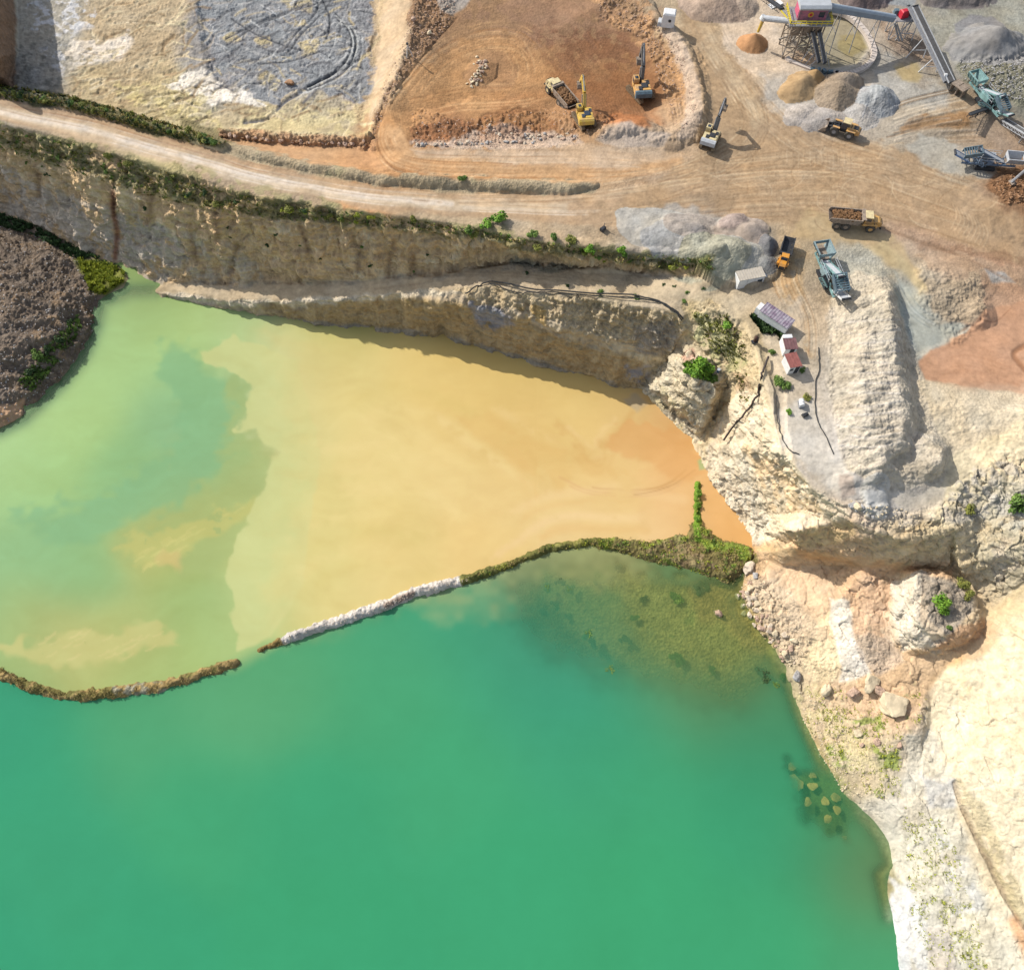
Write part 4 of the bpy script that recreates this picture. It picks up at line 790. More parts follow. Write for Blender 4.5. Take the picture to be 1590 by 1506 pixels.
# carry the outermost rows far out so the ground runs to the horizon
co = np.stack([X, Y, Z], -1)
cen = np.array([0, 60, 0.0])
for sl, tgt in ((np.s_[0], 1), (np.s_[-1], 1), (np.s_[:, 0], 1), (np.s_[:, -1], 1)):
    q = co[sl]; z = q[..., 2].copy(); q = cen + (q - cen) * 9; q[..., 2] = z; co[sl] = q
idx = np.arange(NY * NX).reshape(NY, NX)
Q = np.stack([idx[:-1, :-1], idx[1:, :-1], idx[1:, 1:], idx[:-1, 1:]], -1)
fu = (PU[:-1, :-1] + PU[1:, 1:]) / 2; fv = (PV[:-1, :-1] + PV[1:, 1:]) / 2; fz = (Z[:-1, :-1] + Z[1:, 1:]) / 2
fl = np.zeros(fu.shape, int); NAMES = [('quarry_floor', 'structure', None, None)]
def split(name, pts, kind='structure', label=None, cat=None, group=None, cond=None):
    m = (fu > min(p[0] for p in pts)) & (fu < max(p[0] for p in pts)) & (fv > min(p[1] for p in pts)) & (fv < max(p[1] for p in pts))
    s = np.zeros(fu.shape, bool); s[m] = inside(fu[m], fv[m], pts)
    if cond is not None: s &= cond
    NAMES.append((name, kind, label, cat, group) if cat else (name, kind, None, None)); fl[s] = len(NAMES) - 1
split('haul_road', [(-320,88),(0,152),(150,182),(300,225),(360,244),(480,268),(600,292),(760,300),(930,298),(1000,285),(1070,250),(1100,200),(1090,110),(1055,30),(1040,-240),(1085,-240),(1110,40),(1160,110),(1200,170),(1290,210),(1400,230),(1500,290),(1590,340),(1590,410),(1480,370),(1400,350),(1300,350),(1180,340),(1100,320),(1050,350),(930,352),(740,340),(560,322),(300,262),(120,212),(0,186),(-320,112)])
split('quarry_cliff', CLIFF_UP); split('lower_cliff', CLIFF_LO); split('rocky_bank', EBANK); split('stone_slope', CREAM)
split('lake_bed', [(-320,100),(1900,100),(1900,1800),(-320,1800)], cond=fz < WATER - .15)
split('rock_stack', TOWER, 'thing', 'pale rock stack topped with dark stones and a bright green bush', 'rock')
split('gravel_ridge', RIDGE, 'thing', 'long pale gravel ridge running down beside the three huts', 'gravel pile')
split('spoil_heap', SPOIL, 'thing', 'big dark brown spoil heap at the left edge of the pond', 'spoil heap', cond=fz > WATER - .15)
def split_cone(seeds, name, label, cat):
    m = np.zeros(fu.shape, bool)
    for m_, c_, g_, s_ in CONES:
        if s_ in seeds: m |= m_[:-1, :-1]
    NAMES.append((name, 'thing', label, cat, None)); fl[m] = len(NAMES) - 1
split_cone((7, 8), 'earth_mound', 'low brownish mounds at the top, left of the yellow chute cone', 'earth mound')
split_cone((9,), 'gravel_pile', 'wide dark brown pile cut by the top edge at the right', 'gravel pile')
split_cone((15, 35, 5), 'gravel_pile', 'low mauve grey gravel spill beside the wheel loader bucket', 'gravel pile')
split_cone((1,), 'sand_pile', 'small orange cone of sand under the yellow chute', 'sand pile')
split_cone((2, 36), 'sand_pile', 'ochre sand pile leaning against the brown gravel pile', 'sand pile')
split_cone((3, 33), 'gravel_pile', 'brown gravel pile between the ochre sand and the blue grey gravel', 'gravel pile')
split_cone((4, 34), 'gravel_pile', 'streaked blue grey gravel pile behind the wheel loader', 'gravel pile')
split_cone((6,), 'gravel_pile', 'smooth dark grey conical pile in the top right corner', 'gravel pile')
split_cone((20, 19, 24), 'gravel_pile', 'flat spread of grey and mauve gravel above the green end of the cliff brow', 'gravel pile')
split_cone((18, 23), 'sand_pile', 'pinkish beige pile between the light grey and the dark blue grey piles', 'sand pile')
split_cone((17,), 'gravel_pile', 'light grey gravel pile just behind the white container', 'gravel pile')
split_cone((21,), 'gravel_pile', 'small dark blue grey pile left of the orange dump truck', 'gravel pile')
split_cone((22,), 'gravel_pile', 'low round grey pile right of the light grey one, above the white container', 'gravel pile')
split_cone((31,), 'gravel_pile', 'small whitish pile below the long gravel ridge', 'gravel pile')
split('dam', [(-320,940),(-60,1000),(0,1025),(60,1050),(200,1052),(370,1010),(378,1040),(250,1090),(80,1100),(0,1065),(-60,1045),(-320,1000)], 'thing', 'curved brown earth dam with the patch of grey rubble, left of the gap', 'dam', cond=fz > WATER - .4)
split('dam', [(395,1000),(460,970),(640,900),(740,875),(850,835),(905,828),(950,830),(1060,822),(1070,740),(1095,740),(1100,830),(1165,842),(1182,868),(1150,908),(1130,920),(1080,900),(1020,886),(960,868),(850,870),(740,912),(640,938),(460,1004),(398,1020)], 'thing', 'long narrow dam, white gravel then green scrub, between the green lake and the yellow pond', 'dam', cond=fz > WATER - .4)
keep = (fz > -28.5) | (fu > 760) & (fv > 820) & (fv < 1430)
edge = np.zeros(keep.shape, bool); edge[0] = edge[-1] = True; edge[:, 0] = edge[:, -1] = True
keep |= edge
cf = co.reshape(-1, 3); Cf = C.reshape(-1, 3); Gf = ROUGHA.ravel()
for k, nm in enumerate(NAMES):
    s = (fl == k) & keep
    if not s.any(): continue
    q = Q[s]; u, inv = np.unique(q, return_inverse=True)
    o = mesh_np(nm[0], cf[u], inv.reshape(-1, 4), {'soil': Cf[u], 'grain': Gf[u]}, SOIL)
    tag(o, nm[2], nm[3], nm[4] if len(nm) > 4 else None, nm[1] if nm[1] != 'thing' else None)

# lookup from photo position to the ground point seen there
RW = 1; GW = 1760; GH = 1640; OF = 80
zb_ = np.full((GH, GW), 1e9); gi = np.full((GH, GW), -1, np.int64)
fuu = PU.ravel(); fvv = PV.ravel(); ii = np.floor(fuu + OF).astype(int) ; jj = np.floor(fvv + OF).astype(int)
ok = (ii >= 0) & (ii < GW) & (jj >= 0) & (jj < GH); dist = np.linalg.norm(cf - np.array([0, 0, CAMZ]), axis=1)
o_ = np.argsort(-dist[ok]); src = np.where(ok)[0][o_]; gi[jj[src], ii[src]] = src
for _ in range(6):
    for sh in ((0, 1), (0, -1), (1, 0), (-1, 0)):
        r = np.roll(gi, sh, (0, 1)); gi = np.where(gi < 0, r, gi)
def G(px, py):
    i = gi[int(min(max(py + OF, 0), GH - 1)), int(min(max(px + OF, 0), GW - 1))]
    v = Vector(cf[i]) if i >= 0 else W(px, py, 0)
    return v

# ------------------------------------------------------------------ water
wus = np.concatenate([np.arange(-300, -6, 8.0), np.arange(-6, 1450, 2.0), np.arange(1454, 1500, 8.0)]); wvs = np.concatenate([np.arange(300, 440, 4.0), np.arange(440, 1513, 2.0), np.arange(1518, 1780, 8.0)])
EDGE = .8; PU, PV = np.meshgrid(wus, wvs); wx, wy, wz = unproj(PU, PV, np.full(PU.shape, WATER))
X, Y, Z = wx, wy, wz
N8 = fbm(X / 8, Y / 8, Z * 0, 11, 3); N2 = fbm(X / 2.2, Y / 2.2, Z * 0, 21, 3); NW1 = noise(X / 7 + 40, Y / 7, Z * 0, 77); NW2 = noise(X / 1.7, Y / 1.7 + 9, Z * 0, 78)
P8 = fbm(X / 6, Y / 6, Z * 0, 111, 3); P2 = fbm(X / 1.5, Y / 1.5, Z * 0, 121, 3); ROUGHA = np.zeros(Z.shape)
LAKE = [(0,1100,(66,164,126)),(60,1180,(68,168,126)),(-200,1100,(66,162,126)),(200,1130,(92,172,124)),(350,1080,(104,176,126)),(450,1050,(98,174,124)),(600,1000,(88,172,128)),(700,950,(76,166,128)),(780,920,(74,158,124)),(840,1000,(72,158,130)),(600,1080,(82,172,124)),(800,1080,(80,172,128)),
 (300,1250,(76,172,124)),(100,1350,(70,168,126)),(500,1250,(72,170,124)),(700,1200,(78,174,126)),(900,1150,(74,168,126)),(1000,1200,(74,170,124)),(800,1350,(72,172,124)),(500,1450,(70,170,122)),(200,1480,(68,168,124)),(1000,1400,(72,172,122)),(1200,1300,(70,166,122)),(1200,1450,(74,172,122)),(1350,1480,(84,168,120)),(1180,1160,(66,158,118)),(860,1050,(64,156,132)),(950,1100,(70,162,128)),(500,1700,(70,170,124)),(1100,1700,(72,170,122)),(-200,1500,(66,166,126)),
 (1000,960,(124,146,98)),(1120,1000,(128,136,88)),(900,900,(112,150,104)),(1060,1060,(100,150,106)),(1200,1090,(90,140,100)),(860,960,(90,152,116)),(1300,1300,(76,146,104)),(1370,1340,(120,140,96))]
POND = [(100,640,(166,204,140)),(200,560,(166,204,142)),(250,500,(168,204,140)),(300,530,(178,210,144)),(60,740,(160,200,138)),(-200,760,(158,198,138)),(160,480,(160,198,140)),(230,450,(138,160,104)),(350,500,(176,200,140)),(330,580,(150,194,140)),
 (280,620,(138,186,142)),(340,680,(140,186,142)),(200,760,(140,188,136)),(50,850,(142,190,142)),(120,900,(142,186,134)),(20,960,(160,186,128)),(-200,900,(144,190,140)),(200,1000,(170,186,124)),(300,900,(156,186,124)),(330,960,(160,188,128)),(250,830,(184,188,122)),(380,700,(166,178,116)),(300,820,(180,186,116)),(90,1000,(184,184,122)),(150,1020,(186,190,126)),(60,1030,(150,186,128)),(340,1020,(168,194,128)),(200,1050,(164,192,128)),
 (400,560,(196,206,148)),(420,640,(208,208,148)),(460,560,(212,208,144)),(450,700,(212,206,140)),(400,850,(200,204,138)),(420,950,(196,204,136)),(390,1000,(176,200,132)),(500,800,(216,204,132)),(500,900,(212,204,132)),(550,600,(222,206,136)),(520,520,(204,196,120)),(600,700,(228,206,138)),(600,820,(226,202,132)),(620,900,(228,204,136)),(560,940,(220,204,136)),
 (650,560,(232,204,128)),(700,620,(230,196,120)),(700,720,(234,206,142)),(760,560,(228,196,120)),(760,660,(222,186,112)),(760,850,(236,202,134)),(800,760,(236,204,142)),(830,680,(230,190,118)),(850,720,(220,180,108)),(900,640,(234,200,130)),(870,800,(238,206,150)),(950,620,(230,188,112)),(960,760,(232,192,128)),(980,700,(236,198,136)),(1000,820,(236,202,146)),(1040,690,(228,176,110)),(1020,650,(224,174,108)),(1100,800,(230,184,122)),(1140,830,(228,174,106)),(1060,760,(234,192,134)),(900,600,(220,190,116)),(1000,640,(206,178,130))]
DIV = [(-320,955),(-60,1022),(0,1045),(40,1065),(85,1079),(130,1080),(200,1072),(250,1066),(300,1050),(365,1030),(403,1008),(460,987),(520,967),(600,939),(640,920),(728,899),(790,877),(850,852),(915,842),(960,845),(1060,860),(1190,880),(1500,880)]
dv = np.interp(PU, [p[0] for p in DIV], [p[1] for p in DIV])
cl = rbf(PU, PV, LAKE, 62.0) * np.array([.78, .87, .80]); cpnd = rbf(PU, PV, POND, 42.0)
_pg = np.clip((PU - 420) / -120, 0, 1)[..., None]; cpnd = cpnd * (1 - _pg * np.array([-.02, .05, .18]))
gap = np.exp(-((PU - 385) / 60) ** 2)
a = sstep(-1 - 22 * gap, 1 + 26 * gap, PV - dv + 0 * N8)[..., None]
cl = cl * (1 - .06 * np.exp(-((PV - dv) / 26) ** 2) * (PU < 1400))[..., None]
C = cpnd * (1 - a) + cl * a
ALPHA = np.full(Z.shape, 1.0)
def shadeless(*k): pass
# plume fronts in the pond
paint([(258,600),(250,560),(255,536),(310,535),(318,560),(350,570),(378,580),(385,610),(375,650),(365,668),(380,700),(330,760),(230,800),(130,840),(60,830),(20,800),(60,785),(140,775),(215,740),(262,700),(280,660),(275,635)], (134,180,128), 13, 15, .8)
paint([(352,570),(380,575),(390,620),(370,668),(395,665),(412,695),(425,700),(415,740),(385,800),(360,870),(330,900),(250,880),(200,870),(190,840),(260,780),(320,740),(350,690),(362,640)], (166,182,116), 14, 15, .75)
paint([(200,850),(240,820),(300,800),(380,770),(400,785),(340,820),(300,860),(280,885),(230,880)], (196,192,116), 8, 16, .7, patch=.75)
paint([(240,860),(290,850),(285,885),(255,880)], (210,186,122), 7, 9, .6)
paint([(-100,980),(60,1000),(150,985),(260,975),(270,1000),(190,1030),(110,1035),(40,1020),(-100,1000)], (200,194,126), 8, 14, .75, patch=.78)
for i in range(26):
    x, y = random.uniform(60, 250), random.uniform(985, 1025); stroke([(x, y), (x + 9, y - 3), (x + 16, y - 9)], (214,200,136), 2, .5, 1.5, 0)
    x, y = random.uniform(210, 370), 0; y = 880 - (x - 210) * .55 + random.uniform(-16, 16); stroke([(x, y), (x + 7, y - 6), (x + 14, y - 9)], (214,204,130), 2, .45, 1.5, 0)
front = [(315,545),(320,562),(350,570),(375,583),(392,600),(372,668),(366,672),(396,664),(408,690),(436,700),(420,715),(410,745),(385,800),(362,850),(352,905),(360,930),(356,950),(372,985),(368,1010)]
paint(front + [(420,990),(470,900),(500,700),(460,560),(360,520)], (206,208,142), 3, 5, .8)
paint([(430,520),(1000,560),(1000,900),(600,940),(430,990),(420,900),(470,760)], (230,204,134), 40, 20, .35)
TO = 1.0
# wet sand streaks towards the outfall
tracks([(1085,720),(1040,755),(1000,765),(930,765),(870,740)], 3, 8, (206,160,100), (222,180,124), .6, 3, 0, 41, soft=1.5)
tracks([(1080,728),(1040,752),(990,766),(950,766)], 2, 4, (168,122,72), (186,140,88), .55, 2, 0, 42, soft=1.5)
tracks([(980,640),(940,690),(930,720),(900,700),(860,660),(820,640)], 4, 26, (214,172,104), (240,208,150), .5, 9, 0, 43, soft=5.0)
tracks([(700,620),(780,680),(850,720),(960,760)], 5, 70, (222,182,112), (240,210,150), .45, 16, 0, 44, soft=8.8)
tracks([(800,700),(820,730),(840,790)], 3, 30, (214,174,104), (228,190,122), .4, 10, 0, 45, soft=5.5)
tracks([(740,870),(850,800),(960,790),(1060,800)], 4, 60, (226,184,118), (242,210,158), .4, 12, 0, 46, soft=6.6)
tracks([(500,700),(650,680),(780,760)], 5, 140, (218,194,118), (238,214,148), .3, 20, 0, 47, soft=11.0)
tracks([(450,880),(560,840),(700,850)], 4, 90, (210,190,116), (236,214,146), .3, 18, 0, 48, soft=9.9)
paint([(940,685),(975,655),(1020,662),(1075,690),(1098,735),(1060,745),(1000,720),(950,700)], (224,170,106), 6, 8, .6); paint([(962,620),(990,612),(1004,632),(985,640)], (196,176,140), 4, 6, .85, g=.5)
paint([(1086,770),(1100,740),(1165,838),(1110,832),(1092,800)], (230,178,112), 10, 4, .6)
paint([(1083,716),(1090,711),(1097,718),(1096,728),(1086,730)], (176,190,132), 2, 1, .9)
# shallows: the water lets the bed show through
def clear(pts, v, f=14, w=12):
    m, a = zone_alpha(pts, f, w); ALPHA[m] = ALPHA[m] * (1 - a) + v * a
clear([(780,900),(860,865),(950,868),(1040,895),(1130,915),(1180,985),(1215,1050),(1160,1100),(1060,1075),(950,1050),(860,1020),(800,960)], .62, 40)
clear([(960,880),(1130,910),(1165,960),(1180,1010),(1120,1040),(1040,1020),(980,960)], .40, 24)
sh = [(1150,905)] + SHORE[9:20]
d, _ = seg_dist(PU, PV, sh); s_ = np.exp(-(d / 14) ** 2) * (PV > 895); ALPHA = ALPHA * (1 - .6 * s_)
clear([(1215,1190),(1300,1215),(1330,1270),(1290,1290),(1240,1260)], .6, 24)
clear([(1212,1185),(1262,1190),(1312,1240),(1322,1305),(1290,1290),(1240,1240)], .42, 16)
d, _ = seg_dist(PU, PV, [(0,668),(38,650),(96,595),(134,545),(150,505),(158,470),(200,452),(240,450)]); s_ = np.exp(-(d / 12) ** 2); ALPHA = ALPHA * (1 - .5 * s_); C = C * (1 - s_[..., None] * .45) + lin((108,160,130)) * s_[..., None] * .45
sw = fbm(X / 9 + 1.3 * N8, Y / 4.5 + 1.3 * NW1, Z * 0, 161, 4) + .5 * fbm(X / 3 + 1.0 * N8, Y / 1.4 + .8 * NW1, Z * 0, 171, 3)
sw = sw * np.where(PV < dv, .055, .018); C = C * (1 + sw[..., None] * np.array([.7, 1.0, 1.6]))
C = np.clip(C / KEXP / 1.05 * (1 + .03 * P8 + .012 * P2)[..., None], .004, .8)
WET = np.where(PV < dv, sstep(760, 980, PU) * .55, 0)       # exposed silt is duller than open water
wm = bpy.data.materials.new('silty_water'); wm.use_nodes = True; n = wm.node_tree.nodes; l = wm.node_tree.links; b = n['Principled BSDF']
at = n.new('ShaderNodeAttribute'); at.attribute_name = 'silt'; l.new(at.outputs['Color'], b.inputs['Base Color'])
aa = n.new('ShaderNodeAttribute'); aa.attribute_name = 'turbidity'; aw = n.new('ShaderNodeAttribute'); aw.attribute_name = 'dull'
mp = n.new('ShaderNodeMath'); mp.operation = 'MULTIPLY_ADD'; l.new(aw.outputs['Fac'], mp.inputs[0]); mp.inputs[1].default_value = .8; mp.inputs[2].default_value = .16; l.new(mp.outputs[0], b.inputs['Roughness'])
b.inputs['IOR'].default_value = 1.33; b.inputs['Specular IOR Level'].default_value = .22
ge = n.new('ShaderNodeNewGeometry'); no = n.new('ShaderNodeTexNoise'); no.inputs['Scale'].default_value = 1.1; no.inputs['Detail'].default_value = 4; l.new(ge.outputs['Position'], no.inputs['Vector'])
bp = n.new('ShaderNodeBump'); bp.inputs['Strength'].default_value = .06; bp.inputs['Distance'].default_value = .25; l.new(no.outputs[0], bp.inputs['Height']); l.new(bp.outputs[0], b.inputs['Normal'])
tr = n.new('ShaderNodeBsdfTransparent'); tr.inputs[0].default_value = (.84, .92, .74, 1); mx = n.new('ShaderNodeMixShader')
l.new(aa.outputs['Fac'], mx.inputs[0]); l.new(tr.outputs[0], mx.inputs[1]); l.new(b.outputs[0], mx.inputs[2]); l.new(mx.outputs[0], n['Material Output'].inputs['Surface'])
co2 = np.stack([X, Y, Z], -1)
for sl in (np.s_[-1], np.s_[:, 0]):
    q = co2[sl]; z = q[..., 2].copy(); q = cen + (q - cen) * 9; q[..., 2] = z; co2[sl] = q
ny, nx = X.shape; ix = np.arange(ny * nx).reshape(ny, nx); q = np.stack([ix[:-1, :-1], ix[1:, :-1], ix[1:, 1:], ix[:-1, 1:]], -1)
above = (PV[:-1, :-1] + 1 < dv[:-1, :-1])
for nm, s in (('pond_water', above), ('lake_water', ~above)):
    qq = q[s]; u, inv = np.unique(qq, return_inverse=True)
    o = mesh_np(nm, co2.reshape(-1, 3)[u], inv.reshape(-1, 4), {'silt': C.reshape(-1, 3)[u], 'turbidity': ALPHA.ravel()[u], 'dull': WET.ravel()[u]}, wm); o['kind'] = 'structure'
bpy.ops.mesh.primitive_plane_add(size=5200, location=(0, 0, -37)); g = bpy.context.object; g.name = 'ground'; g['kind'] = 'structure'; g.data.materials.append(mat('far_ground', A((180, 165, 130)), .95, nz=.3, sc=.02))
# ------------------------------------------------------------------ object builders
class MB:
    def __init__(s): s.v = []; s.f = []
    def add(s, vs, fs):
        b = len(s.v); s.v += [tuple(v) for v in vs]; s.f += [tuple(b + i for i in f) for f in fs]; return s
    def box(s, c, d, rz=0, ry=0, taper=1.0):
        cx, cy, cz = c; hx, hy, hz = d[0] / 2, d[1] / 2, d[2] / 2; M = Matrix.Rotation(rz, 3, 'Z') @ Matrix.Rotation(ry, 3, 'Y'); e = .06 * min(d)
        vs = []
        for z, k in ((-hz, 1.0), (hz - e * 2, (1 + taper) / 2 if taper != 1 else 1.0), (hz, taper)):
            q = e if z == hz else 0
            for x, y in ((-1, -1), (1, -1), (1, 1), (-1, 1)): vs.append(Vector((cx, cy, cz)) + M @ Vector((x * (hx * k - q), y * (hy * k - q), z)))
        fs = [(3, 2, 1, 0), (8, 9, 10, 11)]
        for a in (0, 4):
            for i in range(4): j = (i + 1) % 4; fs.append((a + i, a + j, a + 4 + j, a + 4 + i))
        return s.add(vs, fs)
    def prism(s, prof, y0, y1):          # outline in x-z drawn out along y
        n = len(prof); vs = [(x, y0, z) for x, z in prof] + [(x, y1, z) for x, z in prof]
        fs = [tuple(range(n)), tuple(range(2 * n - 1, n - 1, -1))] + [(i, i + n, (i + 1) % n + n, (i + 1) % n) for i in range(n)]
        return s.add(vs, fs)
    def beam(s, p, q, w=.15, h=None):
        p = Vector(p); q = Vector(q); d = q - p
        if d.length < 1e-4: return s
        h = h or w; d.normalize(); u = d.cross(Vector((0, 0, 1)));
        if u.length < .05: u = d.cross(Vector((1, 0, 0)))
        u.normalize(); t = u.cross(d); a = u * w / 2; b = t * h / 2
        return s.add([p - a - b, p + a - b, p + a + b, p - a + b, q - a - b, q + a - b, q + a + b, q - a + b], [(0, 3, 2, 1), (4, 5, 6, 7), (0, 1, 5, 4), (1, 2, 6, 5), (2, 3, 7, 6), (3, 0, 4, 7)])
    def cyl(s, p, q, r, n=14, r2=None):
        p = Vector(p); q = Vector(q); d = (q - p).normalized(); u = d.cross(Vector((0, 0, 1)))
        if u.length < .05: u = d.cross(Vector((1, 0, 0)))
        u.normalize(); t = u.cross(d); r2 = r if r2 is None else r2
        vs = [p + (u * math.cos(a) + t * math.sin(a)) * r for a in [2 * math.pi * i / n for i in range(n)]] + [q + (u * math.cos(a) + t * math.sin(a)) * r2 for a in [2 * math.pi * i / n for i in range(n)]]
        return s.add(vs, [tuple(range(n - 1, -1, -1)), tuple(range(n, 2 * n))] + [(i, (i + 1) % n, (i + 1) % n + n, i + n) for i in range(n)])
    def tube(s, pts, r, n=6):
        pts = [Vector(p) for p in pts]; rings = []
        for i, p in enumerate(pts):
            d = (pts[min(i + 1, len(pts) - 1)] - pts[max(i - 1, 0)]).normalized(); u = d.cross(Vector((0, 0, 1)))
            if u.length < .05: u = Vector((1, 0, 0))
            u.normalize(); t = u.cross(d); rings.append([p + (u * math.cos(a) + t * math.sin(a)) * r for a in [2 * math.pi * k / n for k in range(n)]])
        vs = [v for q in rings for v in q]; fs = []
        for i in range(len(pts) - 1):
            for k in range(n): fs.append((i * n + k, i * n + (k + 1) % n, (i + 1) * n + (k + 1) % n, (i + 1) * n + k))
        return s.add(vs, fs)
    def build(s, name, m, parent=None, smooth=False):
        me = bpy.data.meshes.new(name); me.from_pydata(s.v, [], s.f); me.update()
        if smooth: me.polygons.foreach_set('use_smooth', [True] * len(me.polygons))
        me.materials.append(m); o = bpy.data.objects.new(name, me); COL.objects.link(o)
        if parent is not None: o.parent = parent
        return o
def thing(name, label, cat, loc, rz=0, group=None, sc=1.0):
    o = bpy.data.objects.new(name, None); COL.objects.link(o); o.location = loc; o.rotation_euler = (0, 0, rz); o.scale = (sc,) * 3; o.empty_display_size = .5
    return tag(o, label, cat, group)
def head(a, b):                # heading from one photo ground point to another
    p, q = G(*a), G(*b); return math.atan2(q.y - p.y, q.x - p.x)
def xf(o_loc, rz, p):          # world -> local
    return Matrix.Rotation(-rz, 3, 'Z') @ (Vector(p) - Vector(o_loc))

YEL = mat('yellow_paint', A((234,196,78)), .5, sc=1.1, spec=.4, c2=A((204,168,104))); OCH = mat('ochre_paint', A((236,182,98)), .55, sc=1.0, spec=.4, c2=A((198,160,118))); PALE = mat('pale_yellow_paint', A((240,222,168)), .55, sc=1.1, c2=A((204,184,146)))
ORG = mat('orange_paint', A((238,162,44)), .45, sc=1.1, spec=.4, c2=A((206,150,84))); DARK = mat('dark_steel', (.035,.037,.042), .6, nz=.4, sc=3); TYRE = mat('tyre_rubber', (.09,.082,.07), .9, nz=.4, sc=4)
GLS = mat('cab_glass', (.02,.03,.045), .08, spec=.8); BGR = mat('blue_grey_steel', A((150,160,175)), .5, nz=.3, sc=2); GRY = mat('grey_steel', A((170,170,172)), .55, nz=.3, sc=2.5); LGR = mat('light_steel', A((205,208,212)), .5, nz=.2, sc=2)
MUD = mat('muddy_steel', A((176,158,140)), .8, nz=.4, sc=2.2); TRK = mat('track_steel', A((150,130,104)), .85, nz=.4, sc=3, bump=.4); WHT = mat('white_paint', A((244,244,242)), .55, nz=.12, sc=1.5); TEAL = mat('teal_paint', A((150,190,188)), .5, nz=.4, sc=1.8); DTEAL = mat('dark_teal_steel', A((108,130,142)), .6, nz=.4, sc=2)
DBL = mat('dark_blue_steel', A((86,108,140)), .55, nz=.35, sc=2); RED = mat('red_paint', A((220,50,70)), .5, nz=.25, sc=2); PINK = mat('faded_red_sheet', A((196,120,140)), .6, sc=.9, c2=A((120,100,112))); ROCKM = mat('loaded_rock', A((150,112,76)), .95, nz=.5, sc=2, bump=.6)
BELT = mat('conveyor_belt', A((110,108,106)), .85, nz=.3, sc=2)

def wheel(parent, x, y, r, w, rimm):
    t = MB().cyl((x, y - w / 2, r), (x, y + w / 2, r), r, 18)
    for k in range(18):
        a = k / 18 * 2 * math.pi; t.box((x + math.cos(a) * r * .99, y, r + math.sin(a) * r * .99), (.12, w, .16), ry=-a)
    o = t.build('wheel', TYRE, parent)
    MB().cyl((x, y - w / 2 - .03, r), (x, y + w / 2 + .03, r), r * .48, 12).build('rim', rimm, o)
def rocks_pile(mb, x0, x1, y0, y1, z, h, n, seed=1, sz=.45):
    r = random.Random(seed)
    for _ in range(n):
        x, y = r.uniform(x0, x1), r.uniform(y0, y1); k = 1 - (abs(2 * (x - x0) / (x1 - x0) - 1) ** 2 + abs(2 * (y - y0) / (y1 - y0) - 1) ** 2) / 2
        s_ = sz * r.uniform(.5, 1.4); mb.box((x, y, z + h * k), (s_, s_ * r.uniform(.6, 1), s_ * .7), rz=r.uniform(0, 3), ry=r.uniform(-.6, .6), taper=r.uniform(.4, .9))
